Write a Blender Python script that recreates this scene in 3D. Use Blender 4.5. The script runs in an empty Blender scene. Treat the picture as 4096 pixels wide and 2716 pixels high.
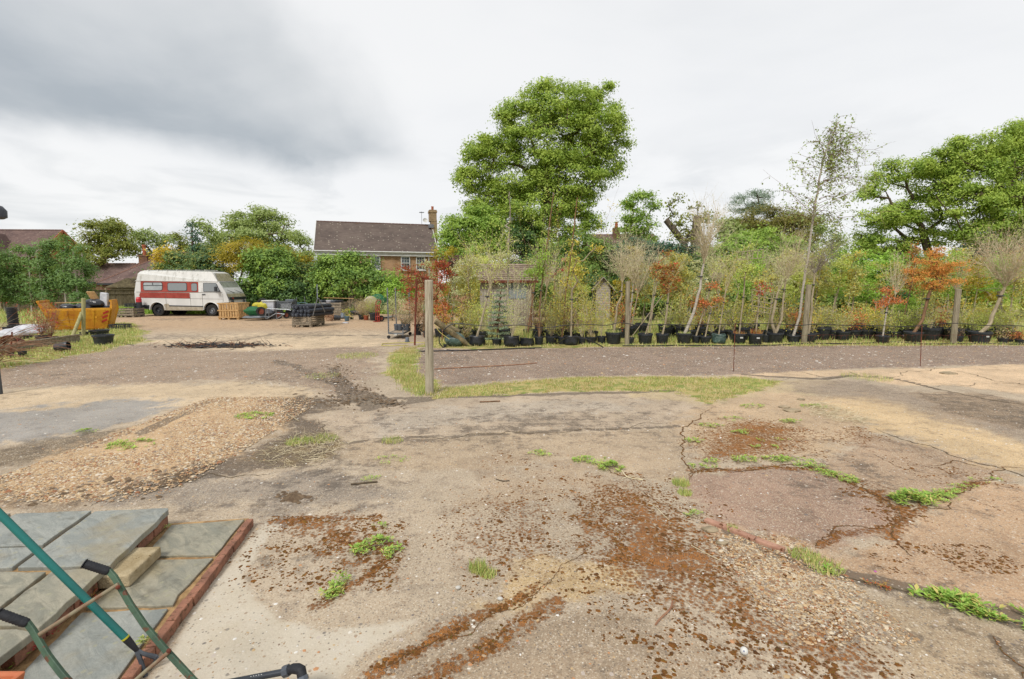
import bpy, math, random
import numpy as np
from mathutils import Vector, Matrix, Euler
from math import radians as RAD, sin, cos, pi, sqrt

# ------------------------------------------------------------------ camera, sky, sun, exposure
SC = bpy.context.scene
COL = SC.collection
CAM_H, PITCH = 2.1, RAD(6.7)
cam_data = bpy.data.cameras.new('camera')
cam = bpy.data.objects.new('camera', cam_data); COL.objects.link(cam)
cam_data.lens = 17.0; cam_data.sensor_width = 36.0
cam_data.clip_start = 0.05; cam_data.clip_end = 4000
cam.location = (0, 0, CAM_H); cam.rotation_euler = (RAD(90) - PITCH, 0, 0)
SC.camera = cam

SUN_EL, SUN_AZ = RAD(50), RAD(205)      # sun veiled by cloud, behind the camera
world = bpy.data.worlds.new('World'); SC.world = world; world.use_nodes = True
SC.view_settings.view_transform = 'Standard'; SC.view_settings.look = 'None'
SC.view_settings.gamma = 1.0; SC.view_settings.exposure = 1.0
SC.view_settings.use_curve_mapping = False

class NT:
    def __init__(s, nt): s.nt = nt; nt.nodes.clear()
    def n(s, typ, props=None, **ins):
        nd = s.nt.nodes.new(typ)
        for k, v in (props or {}).items(): setattr(nd, k, v)
        for k, v in ins.items():
            key = int(k[1:]) if k[0] == 'i' and k[1:].isdigit() else k.replace('_', ' ')
            s.put(nd.inputs[key], v)
        return nd
    def put(s, sock, v):
        if isinstance(v, bpy.types.NodeSocket): s.nt.links.new(v, sock)
        elif isinstance(v, (tuple, list)) and sock.type == 'RGBA' and len(v) == 3: sock.default_value = (*v, 1)
        else: sock.default_value = v
    def math(s, op, a, b=0.0, c=None, clamp=False):
        nd = s.nt.nodes.new('ShaderNodeMath'); nd.operation = op; nd.use_clamp = clamp
        s.put(nd.inputs[0], a); s.put(nd.inputs[1], b)
        if c is not None: s.put(nd.inputs[2], c)
        return nd.outputs[0]
    def mix(s, f, a, b, mode='MIX'):
        nd = s.nt.nodes.new('ShaderNodeMix'); nd.data_type = 'RGBA'; nd.blend_type = mode
        s.put(nd.inputs[0], f); s.put(nd.inputs[6], a); s.put(nd.inputs[7], b)
        return nd.outputs[2]
    def ss(s, v, a, b):
        nd = s.nt.nodes.new('ShaderNodeMapRange'); nd.interpolation_type = 'SMOOTHSTEP'
        s.put(nd.inputs[0], v); nd.inputs[1].default_value = a; nd.inputs[2].default_value = b
        return nd.outputs[0]
    def noise(s, vec, scale, detail=4, rough=.55, dist=0.0):
        nd = s.n('ShaderNodeTexNoise', Vector=vec, Scale=float(scale), Detail=float(detail), Roughness=rough, Distortion=dist)
        return nd.outputs['Fac']
    def scale(s, vec, v):
        nd = s.nt.nodes.new('ShaderNodeMapping'); nd.vector_type = 'POINT'
        s.put(nd.inputs[0], vec); nd.inputs['Scale'].default_value = v
        return nd.outputs[0]

# overcast sky: thin Nishita sky behind a full cover of cloud, whiter ahead and right, a slate deck to the left
w = NT(world.node_tree)
tc = w.n('ShaderNodeTexCoord').outputs['Generated']
sky = w.n('ShaderNodeTexSky', {'sky_type': 'NISHITA', 'sun_disc': False, 'sun_elevation': SUN_EL, 'sun_rotation': SUN_AZ})
sep = w.n('ShaderNodeSeparateXYZ', Vector=tc)
X, Y_, Z = sep.outputs[0], sep.outputs[1], sep.outputs[2]
zc = w.math('ADD', w.math('MAXIMUM', Z, 0.0), 0.16)
plane = w.n('ShaderNodeCombineXYZ', X=w.math('DIVIDE', X, zc), Y=w.math('DIVIDE', Y_, zc), Z=0.3).outputs[0]
n1 = w.noise(plane, 0.55, 7, .5, .3)
n2 = w.noise(plane, 1.5, 7, .55, .5)
n3 = w.noise(tc, 4.5, 5, .5, .2)
# dark deck: to the left (x < 0), from about 11 degrees up, with a defined lower edge
zz = w.math('ADD', w.math('ADD', Z, w.math('MULTIPLY', w.math('SUBTRACT', n3, .5), .09)),
            w.math('MULTIPLY', w.math('SUBTRACT', n2, .5), .05))
low = w.ss(zz, .185, .245)
up = w.math('SUBTRACT', 1.0, w.math('MULTIPLY', w.ss(zz, .25, .62), .62))
side = w.ss(w.math('ADD', w.math('ADD', X, w.math('MULTIPLY', w.math('SUBTRACT', Z, .2), .5)), w.math('MULTIPLY', w.math('SUBTRACT', n3, .5), .28)), -.12, -.34)
deck = w.math('MULTIPLY', w.math('MULTIPLY', low, up), side)
deck = w.math('MULTIPLY', deck, w.math('ADD', .62, w.math('MULTIPLY', n2, .76)), clamp=True)
band = w.math('MULTIPLY', w.ss(n2, .46, .66), w.math('SUBTRACT', 1.0, w.ss(Z, .12, .34)))
dark = w.math('MAXIMUM', deck, w.math('MULTIPLY', band, .42))
dark = w.math('MAXIMUM', dark, w.math('MULTIPLY', w.ss(n1, .52, .72), .20))
cloud = w.mix(dark, (4.55, 4.58, 4.62), (2.15, 2.36, 2.56))
cloud = w.mix(w.math('MULTIPLY', w.ss(n1, .62, .35), .5), cloud, (4.95, 4.92, 4.84))
ccol = w.mix(.96, sky.outputs[0], cloud)
ccol = w.mix(w.ss(Z, -.02, -.12), ccol, (1.2, 1.1, .95))
bg = w.n('ShaderNodeBackground', Color=ccol, Strength=0.1)
w.n('ShaderNodeOutputWorld', Surface=bg.outputs[0])

sun_data = bpy.data.lights.new('sun', 'SUN'); sun_data.energy = 1.5; sun_data.angle = RAD(15)
sun_data.color = (1.0, .96, .9)
sun = bpy.data.objects.new('sun', sun_data); COL.objects.link(sun)
sdir = Vector((sin(SUN_AZ) * cos(SUN_EL), cos(SUN_AZ) * cos(SUN_EL), sin(SUN_EL)))
sun.rotation_euler = sdir.to_track_quat('Z', 'Y').to_euler(); sun.location = (0, 0, 60)

# ------------------------------------------------------------------ measuring: photograph pixels -> places
FPX = 17.0 / 36.0 * 4096
DS = 4096 / 2365.0
cp, sp = cos(PITCH), sin(PITCH)
def ray(px, py):
    u, v = (px - 2048) / FPX, -(py - 1358) / FPX
    return Vector((u, cp + v * sp, v * cp - sp))
def G(px, py, z=0.0):                     # point on the level z
    r = ray(px, py); t = (z - CAM_H) / r.z
    return Vector((r.x * t, r.y * t, z))
def P(px, py, y):                         # point at forward distance y
    r = ray(px, py); t = y / r.y
    return Vector((r.x * t, y, CAM_H + r.z * t))
def GD(x, y, z=0.0): return G(x * DS, y * DS, z)
def PD(x, y, d): return P(x * DS, y * DS, d)

def A(r, g, b, k=1.5):                    # albedo of a surface seen as this colour in the flat light
    f = lambda c: ((c / 255) / 12.92 if c / 255 <= .04045 else ((c / 255 + .055) / 1.055) ** 2.4) / k
    return (f(r), f(g), f(b))

# ------------------------------------------------------------------ helpers
rng = random.Random(7)
nr = np.random.default_rng(11)
def U(a, b): return rng.uniform(a, b)

def tag(o, label=None, cat=None, group=None, kind=None):
    if label: o['label'] = label
    if cat: o['category'] = cat
    if group: o['group'] = group
    if kind: o['kind'] = kind
    return o
def thing(name, label, cat, loc=(0, 0, 0), rz=0, group=None):
    o = bpy.data.objects.new(name, None); COL.objects.link(o)
    o.empty_display_size = .2
    o.location = loc; o.rotation_euler = (0, 0, rz)
    return tag(o, label, cat, group)
def link(name, me, parent=None):
    o = bpy.data.objects.new(name, me); COL.objects.link(o)
    if parent is not None: o.parent = parent
    return o
def copy_tree(o, parent=None):
    c = o.copy(); COL.objects.link(c); c.parent = parent
    for ch in list(o.children): copy_tree(ch, c)
    return c
def frame(d, up=(0, 0, 1)):
    d = Vector(d).normalized(); up = Vector(up)
    if abs(d.dot(up)) > .98: up = Vector((1, 0, 0))
    a = d.cross(up).normalized(); b = a.cross(d).normalized()
    return a, b
def rotz(a): return Matrix.Rotation(a, 3, 'Z')

class MB:
    def __init__(s): s.v = []; s.f = []
    def add(s, vs, fs):
        o = len(s.v); s.v.extend([tuple(v) for v in vs]); s.f.extend([tuple(i + o for i in f) for f in fs]); return s
    def box(s, c, d, R=None):
        c = Vector(c); h = Vector(d) / 2
        vs = []
        for x in (-1, 1):
            for y in (-1, 1):
                for z in (-1, 1):
                    p = Vector((x * h.x, y * h.y, z * h.z))
                    if R is not None: p = R @ p
                    vs.append(c + p)
        return s.add(vs, [(0, 1, 3, 2), (4, 6, 7, 5), (0, 4, 5, 1), (2, 3, 7, 6), (0, 2, 6, 4), (1, 5, 7, 3)])
    def bar(s, p0, p1, w, h, up=(0, 0, 1)):
        p0, p1 = Vector(p0), Vector(p1); a, b = frame(p1 - p0, up)
        vs = [p + a * (i * w / 2) + b * (j * h / 2) for p in (p0, p1) for i, j in ((-1, -1), (1, -1), (1, 1), (-1, 1))]
        return s.add(vs, [(3, 2, 1, 0), (4, 5, 6, 7), (0, 1, 5, 4), (1, 2, 6, 5), (2, 3, 7, 6), (3, 0, 4, 7)])
    def tube(s, pts, r, n=6, cap=True, up=(0, 0, 1)):
        pts = [Vector(p) for p in pts]; m = len(pts)
        rs = r if isinstance(r, (list, tuple)) else [r] * m
        vs = []; a0 = None
        for i, p in enumerate(pts):
            d = pts[min(i + 1, m - 1)] - pts[max(i - 1, 0)]
            if d.length < 1e-7: d = Vector((0, 0, 1))
            a, b = frame(d, up)
            if a0 is not None and a.dot(a0) < 0: a, b = -a, -b
            if a0 is not None:
                dd = d.normalized(); a = (a0 - dd * a0.dot(dd))
                a = a.normalized() if a.length > 1e-4 else frame(d, up)[0]
                b = a.cross(dd).normalized()
            a0 = a
            for k in range(n):
                t = 2 * pi * k / n
                vs.append(p + (a * cos(t) + b * sin(t)) * rs[i])
        fs = [(i * n + k, i * n + (k + 1) % n, (i + 1) * n + (k + 1) % n, (i + 1) * n + k) for i in range(m - 1) for k in range(n)]
        if cap: fs += [tuple(range(n))[::-1], tuple((m - 1) * n + k for k in range(n))]
        return s.add(vs, fs)
    def cyl(s, p0, p1, r0, r1=None, n=12, cap=True): return s.tube([p0, p1], [r0, r0 if r1 is None else r1], n, cap)
    def lathe(s, prof, n=20, c=(0, 0, 0), M=None, cap0=True, cap1=False):
        vs = []; m = len(prof)
        for r, z in prof:
            for k in range(n):
                t = 2 * pi * k / n; p = Vector((r * cos(t), r * sin(t), z))
                if M is not None: p = M @ p
                vs.append(p + Vector(c))
        fs = [(i * n + k, i * n + (k + 1) % n, (i + 1) * n + (k + 1) % n, (i + 1) * n + k) for i in range(m - 1) for k in range(n)]
        if cap0: fs.append(tuple(range(n))[::-1])
        if cap1: fs.append(tuple((m - 1) * n + k for k in range(n)))
        return s.add(vs, fs)
    def prism(s, poly, z0, z1):             # polygon (x,y) between two levels
        n = len(poly)
        ar = sum(poly[i][0] * poly[(i + 1) % n][1] - poly[(i + 1) % n][0] * poly[i][1] for i in range(n))
        if ar < 0: poly = poly[::-1]
        vs = [(p[0], p[1], z0) for p in poly] + [(p[0], p[1], z1) for p in poly]
        return s.add(vs, [tuple(range(n))[::-1], tuple(range(n, 2 * n))] + [(i, (i + 1) % n, n + (i + 1) % n, n + i) for i in range(n)])
    def prismY(s, poly, y0, y1):            # polygon (x,z) between two depths
        n = len(poly)
        ar = sum(poly[i][0] * poly[(i + 1) % n][1] - poly[(i + 1) % n][0] * poly[i][1] for i in range(n))
        if ar < 0: poly = poly[::-1]
        vs = [(p[0], y0, p[1]) for p in poly] + [(p[0], y1, p[1]) for p in poly]
        return s.add(vs, [tuple(range(n)), tuple(range(n, 2 * n))[::-1]] + [((i + 1) % n, i, n + i, n + (i + 1) % n) for i in range(n)])
    def blob(s, c, r, nu=10, nv=7, j=.15, M=None, seed=0, flat=None):
        q = random.Random(seed); vs = []
        c = Vector(c)
        for iv in range(nv + 1):
            th = pi * iv / nv
            for iu in range(nu):
                ph = 2 * pi * iu / nu
                k = 1 + q.uniform(-j, j)
                p = Vector((r[0] * sin(th) * cos(ph) * k, r[1] * sin(th) * sin(ph) * k, r[2] * cos(th) * k))
                if iv in (0, nv): p = Vector((0, 0, r[2] * cos(th)))
                if flat is not None: p.z = max(p.z, flat)
                if M is not None: p = M @ p
                vs.append(c + p)
        fs = [(i * nu + k, (i + 1) * nu + k, (i + 1) * nu + (k + 1) % nu, i * nu + (k + 1) % nu) for i in range(nv) for k in range(nu)]
        return s.add(vs, fs)
    def build(s, name, m, parent=None, smooth=False, bevel=0.0, bseg=2):
        me = bpy.data.meshes.new(name); me.from_pydata(s.v, [], s.f); me.update()
        if smooth: me.polygons.foreach_set('use_smooth', [True] * len(me.polygons))
        me.materials.append(m)
        o = link(name, me, parent)
        if smooth:
            try: me.set_sharp_from_angle(angle=RAD(42))
            except Exception: pass
        if bevel > 0:
            b = o.modifiers.new('bevel', 'BEVEL'); b.width = bevel; b.segments = bseg; b.limit_method = 'ANGLE'; b.angle_limit = RAD(35)
        return o

def npmesh(name, V, Fc, m, parent=None, smooth=False):
    me = bpy.data.meshes.new(name); V = np.ascontiguousarray(V, np.float32); Fc = np.ascontiguousarray(Fc, np.int32)
    k = Fc.shape[1]
    me.vertices.add(len(V)); me.vertices.foreach_set('co', V.ravel())
    me.loops.add(Fc.size); me.loops.foreach_set('vertex_index', Fc.ravel())
    me.polygons.add(len(Fc)); me.polygons.foreach_set('loop_start', np.arange(0, Fc.size, k, dtype=np.int32))
    try: me.polygons.foreach_set('loop_total', np.full(len(Fc), k, np.int32))
    except Exception: pass
    if smooth: me.polygons.foreach_set('use_smooth', np.ones(len(Fc), bool))
    me.update(calc_edges=True); me.validate(verbose=False)
    me.materials.append(m)
    return link(name, me, parent)

def leaf_arrays(C, Nrm, size, aspect=.5, jit=.9, bend=.12, tri=False):
    """one folded diamond (4 verts, 2 tris) per leaf, or one triangle for far crowns"""
    n = len(C); nrm = Nrm + nr.normal(0, jit, (n, 3)); nrm /= np.linalg.norm(nrm, axis=1, keepdims=True) + 1e-9
    t = nr.normal(0, 1, (n, 3)); t -= nrm * (t * nrm).sum(1, keepdims=True); t /= np.linalg.norm(t, axis=1, keepdims=True) + 1e-9
    b = np.cross(nrm, t)
    sz = (size * nr.uniform(.6, 1.35, (n, 1)))
    if tri:
        V = np.stack([C - t * sz * .5 + b * sz * aspect * .5, C - t * sz * .5 - b * sz * aspect * .5, C + t * sz * .5], 1).reshape(-1, 3)
        return V, np.arange(n * 3).reshape(-1, 3)
    a0 = C - t * sz * .5; a2 = C + t * sz * .5 - nrm * sz * bend
    a1 = C + b * sz * aspect * .5 + nrm * sz * bend * .5; a3 = C - b * sz * aspect * .5 + nrm * sz * bend * .5
    V = np.stack([a0, a1, a2, a3], 1).reshape(-1, 3)
    i = np.arange(n)[:, None] * 4
    Fc = np.concatenate([np.hstack([i, i + 1, i + 2]), np.hstack([i, i + 2, i + 3])], 1).reshape(-1, 3)
    return V, Fc
def blade_arrays(B, H, Wd, lean=.5):
    """grass blades: one narrow triangle each"""
    n = len(B); an = nr.uniform(0, 2 * pi, n); d = np.stack([np.cos(an), np.sin(an), np.zeros(n)], 1)
    pr = np.stack([-np.sin(an), np.cos(an), np.zeros(n)], 1)
    h = (H * nr.uniform(.5, 1.3, n))[:, None]; wd = (Wd * nr.uniform(.6, 1.3, n))[:, None]
    l = nr.uniform(0, lean, n)[:, None] * h
    V = np.stack([B - pr * wd * .5, B + pr * wd * .5, B + d * l + np.array([0, 0, 1.]) * h], 1).reshape(-1, 3)
    return V, np.arange(n * 3).reshape(-1, 3)
PEB_V = np.array([(1, .05, -.15), (.35, .9, -.1), (-.75, .65, -.15), (-.85, -.6, -.1), (.35, -.85, -.15), (-.05, .05, .7), (.45, .15, .6)], float)
PEB_F = np.array([(0, 1, 6), (1, 5, 6), (1, 2, 5), (2, 3, 5), (3, 4, 5), (4, 6, 5), (4, 0, 6)])
def pebble_arrays(C, size, flat=.6, stretch=.35):
    n = len(C); an = nr.uniform(0, 2 * pi, n)
    sx = size * nr.uniform(1 - stretch, 1 + stretch, n); sy = size * nr.uniform(1 - stretch, 1 + stretch, n); sz = size * flat * nr.uniform(.7, 1.3, n)
    L = PEB_V[None] * np.stack([sx, sy, sz], 1)[:, None]
    x = L[..., 0] * np.cos(an)[:, None] - L[..., 1] * np.sin(an)[:, None]
    y = L[..., 0] * np.sin(an)[:, None] + L[..., 1] * np.cos(an)[:, None]
    V = np.stack([x, y, L[..., 2]], 2) + C[:, None]
    Fc = PEB_F[None] + (np.arange(n) * len(PEB_V))[:, None, None]
    return V.reshape(-1, 3), Fc.reshape(-1, 3)

# numpy value noise
_T = np.random.default_rng(5).random((256, 256))
def vnoise(x, y, s, off=0.0):
    x = x * s + off + 91.7; y = y * s + off * 1.7 + 33.1
    xi = np.floor(x).astype(int); yi = np.floor(y).astype(int); fx = x - xi; fy = y - yi
    fx = fx * fx * (3 - 2 * fx); fy = fy * fy * (3 - 2 * fy)
    g = lambda a, b: _T[a & 255, b & 255]
    return (g(xi, yi) * (1 - fx) + g(xi + 1, yi) * fx) * (1 - fy) + (g(xi, yi + 1) * (1 - fx) + g(xi + 1, yi + 1) * fx) * fy
def fbm(x, y, s, o=4, off=0.0):
    r = 0; a = .5; t = 0
    for i in range(o): r = r + a * vnoise(x, y, s * 2 ** i, off + i * 17); t += a; a *= .55
    return r / t

# ------------------------------------------------------------------ materials
def pmat(name, c1, c2=None, scale=6, rough=.8, metal=0.0, bump=.15, bscale=40, spot=None, stretch=(1, 1, 1), isl=0.0, spec=.4, c3=None, contrast=(.35, .65), coat=0.0):
    m = bpy.data.materials.new(name); m.use_nodes = True; g = NT(m.node_tree)
    co = g.n('ShaderNodeTexCoord').outputs['Object']
    v = g.scale(co, stretch) if stretch != (1, 1, 1) else co
    oi = g.n('ShaderNodeObjectInfo')
    vo = g.n('ShaderNodeVectorMath', {'operation': 'ADD'}, i0=v, i1=g.n('ShaderNodeVectorMath', {'operation': 'SCALE'}, i0=oi.outputs['Location'], Scale=.37).outputs[0]).outputs[0]
    nz = g.noise(vo, scale, 6, .6)
    c2 = c2 or tuple(x * .75 for x in c1)
    col = g.mix(g.ss(nz, *contrast), c1, c2)
    if c3: col = g.mix(g.ss(g.noise(vo, scale * 3.1, 5, .6), .52, .68), col, c3)
    if isl:
        gi = g.n('ShaderNodeNewGeometry').outputs['Random Per Island']
        k = g.math('ADD', 1 - isl, g.math('MULTIPLY', gi, 2 * isl))
        col = g.mix(1.0, col, g.n('ShaderNodeCombineColor', Red=k, Green=k, Blue=k).outputs[0], 'MULTIPLY')
    if spot:                                    # (colour, scale, threshold)
        col = g.mix(g.ss(g.noise(vo, spot[1], 4, .6), spot[2], spot[2] + .06), col, spot[0])
    ro = g.math('ADD', rough - .08, g.math('MULTIPLY', nz, .16), clamp=True)
    b = g.n('ShaderNodeBsdfPrincipled', Base_Color=col, Roughness=ro, Metallic=metal)
    b.inputs['Specular IOR Level'].default_value = spec
    if coat: b.inputs['Coat Weight'].default_value = coat; b.inputs['Coat Roughness'].default_value = .2
    if bump:
        bn = g.n('ShaderNodeBump', Strength=bump, Distance=.02, Height=g.noise(vo, bscale, 5, .6))
        g.put(b.inputs['Normal'], bn.outputs[0])
    g.n('ShaderNodeOutputMaterial', Surface=b.outputs[0])
    return m
def leafmat(name, c1, c2, trans=.35, c3=None, rough=.55, clump=1.0):
    m = bpy.data.materials.new(name); m.use_nodes = True; g = NT(m.node_tree)
    gi = g.n('ShaderNodeNewGeometry')
    co = g.n('ShaderNodeTexCoord').outputs['Object']
    f = g.math('ADD', g.math('MULTIPLY', gi.outputs['Random Per Island'], .4), g.math('MULTIPLY', g.ss(g.noise(co, clump, 4, .7), .38, .62), .6))
    col = g.mix(f, c1, c2)
    if c3: col = g.mix(g.ss(g.math('FRACT', g.math('MULTIPLY', gi.outputs['Random Per Island'], 7.31)), .74, .8), col, c3)
    d = g.n('ShaderNodeBsdfPrincipled', Base_Color=col, Roughness=rough); d.inputs['Specular IOR Level'].default_value = .35
    t = g.n('ShaderNodeBsdfTranslucent', Color=g.mix(.35, col, (.35, .4, .03), 'MIX'))
    mx = g.n('ShaderNodeMixShader', i0=trans, i1=d.outputs[0], i2=t.outputs[0])
    g.n('ShaderNodeOutputMaterial', Surface=mx.outputs[0])
    return m
# ------------------------------------------------------------------ ground: one sheet, split by surface
def sdist(x, y, poly):
    """signed distance (inside positive), numpy"""
    n = len(poly); d = np.full(x.shape, 1e9); ins = np.zeros(x.shape, bool)
    for i in range(n):
        ax, ay = poly[i]; bx, by = poly[(i + 1) % n]
        ex, ey = bx - ax, by - ay; wx, wy = x - ax, y - ay
        t = np.clip((wx * ex + wy * ey) / (ex * ex + ey * ey + 1e-12), 0, 1)
        d = np.minimum(d, (wx - ex * t) ** 2 + (wy - ey * t) ** 2)
        c = ((ay > y) != (by > y))
        with np.errstate(divide='ignore', invalid='ignore'):
            xi = ex * (y - ay) / (ey if abs(ey) > 1e-12 else 1e-12) + ax
        ins ^= c & (x < xi)
    return np.where(ins, 1, -1) * np.sqrt(d)
def wpoly(pts): return [tuple(GD(a, b))[:2] for a, b in pts]
def region(x, y, pts, feather=.15, warp=.3, ws=.8, world_pts=False):
    poly = pts if world_pts else wpoly(pts)
    px = np.array([p[0] for p in poly]); py = np.array([p[1] for p in poly]); mg = feather + warp + .5
    sel = (x > px.min() - mg) & (x < px.max() + mg) & (y > py.min() - mg) & (y < py.max() + mg)
    out = np.zeros(x.shape)
    if not sel.any(): return out
    xs, ys = x[sel], y[sel]
    wx = xs + (fbm(xs, ys, ws, 4, 3.) - .5) * 2 * warp; wy = ys + (fbm(xs, ys, ws, 4, 41.) - .5) * 2 * warp
    d = sdist(wx, wy, poly); t = np.clip(d / feather * .5 + .5, 0, 1)
    out[sel] = t * t * (3 - 2 * t)
    return out
def stroke(x, y, pts, wd, feather, warp=.1, ws=1.5):
    poly = wpoly(pts); out = np.full(x.shape, 1e9)
    wx = x + (fbm(x, y, ws, 4, 7.) - .5) * 2 * warp; wy = y + (fbm(x, y, ws, 4, 77.) - .5) * 2 * warp
    for (ax, ay), (bx, by) in zip(poly[:-1], poly[1:]):
        ex, ey = bx - ax, by - ay; t = np.clip(((wx - ax) * ex + (wy - ay) * ey) / (ex * ex + ey * ey), 0, 1)
        out = np.minimum(out, np.hypot(wx - ax - ex * t, wy - ay - ey * t))
    t = np.clip((wd + feather - out) / feather, 0, 1)
    return t * t * (3 - 2 * t)

TRACK = [(965, 803), (1100, 809), (1400, 802), (1700, 800), (2500, 798), (2500, 838), (2300, 842), (2100, 848), (1900, 855), (1720, 866), (1500, 866), (1300, 870), (1150, 880), (1010, 890), (962, 862), (955, 830)]
LEFTGRAV = [(-60, 835), (130, 812), (330, 796), (560, 812), (700, 806), (880, 800), (872, 850), (830, 900), (740, 925), (690, 900), (560, 882), (250, 890), (-60, 900)]
PALE1 = [(270, 790), (420, 782), (600, 770), (880, 770), (900, 790), (860, 812), (700, 818), (560, 812), (380, 800)]
PALE2 = [(-80, 905), (240, 893), (560, 884), (720, 893), (720, 926), (620, 938), (480, 930), (360, 985), (200, 1003), (-80, 1050)]
WET1 = [(-80, 955), (180, 938), (330, 920), (395, 935), (330, 975), (180, 1000), (60, 1025), (-80, 1045)]
GRAVEL = [(10, 1115), (150, 1045), (330, 985), (420, 945), (540, 918), (610, 922), (640, 955), (620, 1005), (520, 1050), (400, 1085), (300, 1125), (170, 1160), (50, 1155)]
DIRT1 = [(-80, 1045), (180, 1005), (330, 985), (300, 1020), (120, 1065), (-80, 1110)]
DIRT2 = [(600, 925), (720, 915), (800, 935), (735, 965), (790, 1010), (780, 1060), (650, 1100), (520, 1115), (350, 1130), (180, 1172), (-60, 1180), (-60, 1135), (60, 1155), (300, 1125), (520, 1055), (640, 1000)]
STRAW = [(600, 1055), (660, 1012), (760, 1000), (800, 1020), (760, 1070), (650, 1090)]
SLAB1 = [(735, 968), (800, 938), (1150, 916), (1400, 907), (1560, 906), (1640, 936), (1610, 970), (1570, 985), (1200, 1000), (790, 1022)]
SLAB2 = [(790, 1022), (1200, 1000), (1570, 985), (1575, 1050), (1600, 1115), (1500, 1110), (1430, 1095), (1340, 1060), (1200, 1070), (900, 1090), (800, 1060)]
MUD = [(300, 1125), (480, 1092), (620, 1100), (800, 1105), (900, 1150), (830, 1185), (600, 1205), (560, 1195), (395, 1178), (200, 1172)]
SMEAR = [(592, 1205), (650, 1215), (600, 1270), (560, 1350), (640, 1430), (760, 1450), (980, 1420), (860, 1520), (800, 1600), (300, 1600), (420, 1420), (500, 1310)]
SLABR = [(1598, 1105), (1700, 1078), (1880, 1082), (1960, 1110), (2080, 1172), (2060, 1225), (1900, 1265), (1650, 1210), (1600, 1150)]
SLABR2 = [(1890, 1075), (2010, 1005), (2150, 1030), (2340, 1090), (2250, 1125), (2120, 1165), (2060, 1160), (1960, 1105)]
YELLOW = [(1880, 940), (2000, 905), (2200, 960), (2500, 1075), (2500, 1120), (2340, 1095), (2150, 1030), (2020, 985)]
PEACH = [(1960, 868), (2100, 853), (2300, 843), (2600, 838), (2600, 960), (2380, 915), (2200, 888), (2080, 890)]
PEACH0 = [(1680, 866), (1900, 856), (2100, 850), (2100, 865), (1900, 872), (1750, 874)]
STAIN = [(1800, 880), (1960, 878), (2120, 905), (2300, 960), (2500, 1010), (2500, 1050), (2300, 1000), (2150, 960), (1990, 920), (1850, 900)]
DIRTR = [(2100, 905), (2250, 905), (2500, 950), (2500, 1015), (2330, 990), (2180, 950)]
FORE_R = [(1640, 1215), (1900, 1265), (2060, 1225), (2090, 1180), (2280, 1115), (2600, 1150), (2600, 1460), (2340, 1420), (2150, 1380), (2050, 1350), (1900, 1320), (1780, 1275)]
GRASS_STRIP = [(1002, 922), (1012, 897), (1150, 884), (1300, 873), (1500, 870), (1720, 872), (1800, 885), (1740, 905), (1640, 930), (1560, 902), (1400, 903), (1150, 912)]
GRASS_POST = [(900, 818), (930, 804), (972, 802), (958, 830), (962, 862), (1000, 892), (1003, 915), (965, 918), (925, 895), (905, 860)]
GRASS_L = [(-80, 862), (-80, 790), (100, 760), (300, 745), (330, 775), (330, 790), (220, 812), (120, 830), (0, 852)]
GRASS_ROW = [(960, 803), (1010, 775), (1010, 740), (1480, 745), (2600, 755), (2600, 797), (1700, 799), (1400, 801), (1100, 807)]
MOSS = [([(622, 1195), (760, 1192), (870, 1205), (945, 1250), (925, 1300), (860, 1345), (790, 1365), (730, 1330), (700, 1290), (600, 1265)], .8),
        ([(1380, 1098), (1470, 1092), (1560, 1150), (1640, 1215), (1720, 1265), (1830, 1380), (1990, 1440), (2110, 1600), (1620, 1600), (1690, 1490), (1570, 1430), (1420, 1370), (1330, 1290), (1330, 1200)], .78),
        ([(1590, 990), (1700, 960), (1880, 990), (1900, 1040), (1860, 1070), (1700, 1078), (1600, 1060)], .75),
        ([(1900, 990), (1990, 985), (2030, 1000), (1980, 1030), (1920, 1015)], .8),
        ([(1930, 1100), (2000, 1120), (2090, 1165), (2110, 1200), (2050, 1215), (1990, 1150)], .85),
        ([(1960, 1255), (2100, 1270), (2280, 1260), (2320, 1290), (2200, 1325), (2080, 1320)], .62),
        ([(1120, 1130), (1330, 1120), (1420, 1200), (1400, 1330), (1240, 1380), (1050, 1380), (980, 1290), (1000, 1190)], .5),
        ([(1120, 1030), (1260, 1040), (1330, 1090), (1230, 1120), (1100, 1100)], .42),
        ([(2100, 1040), (2250, 1090), (2300, 1120), (2180, 1120), (2080, 1080)], .55),
        ([(2200, 1080), (2450, 1150), (2450, 1200), (2260, 1170)], .5)]
MOSS_LINES = [([(860, 1545), (1010, 1480), (1130, 1415), (1240, 1370)], .05), ([(930, 1600), (1000, 1555), (1110, 1500), (1190, 1450), (1300, 1400)], .07),
              ([(740, 1390), (800, 1355), (900, 1290)], .05), ([(640, 1205), (780, 1200), (880, 1190)], .05),
              ([(1600, 1090), (1780, 1078), (1900, 1085), (2000, 1130), (2075, 1180), (2060, 1240)], .05),
              ([(1900, 1265), (1925, 1230), (2050, 1215)], .04), ([(2070, 1180), (2180, 1140), (2270, 1115)], .04)]
DIRTL = [([(790, 1022), (1200, 999), (1570, 984)], .002), ([(1780, 1275), (1900, 1320), (2050, 1350), (2200, 1390), (2400, 1445)], .03),
         ([(1690, 1225), (1790, 1275)], .03),
         ([(480, 930), (350, 990), (330, 1000)], .05), ([(730, 925), (1150, 914), (1550, 903)], .03), ([(350, 1130), (480, 1092)], .05),
         ([(1950, 868), (2060, 872), (2170, 900)], .01),
         ([(1720, 866), (1900, 876), (1960, 868)], .03), ([(2290, 1470), (2330, 1520), (2370, 1560)], .002)]

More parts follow.
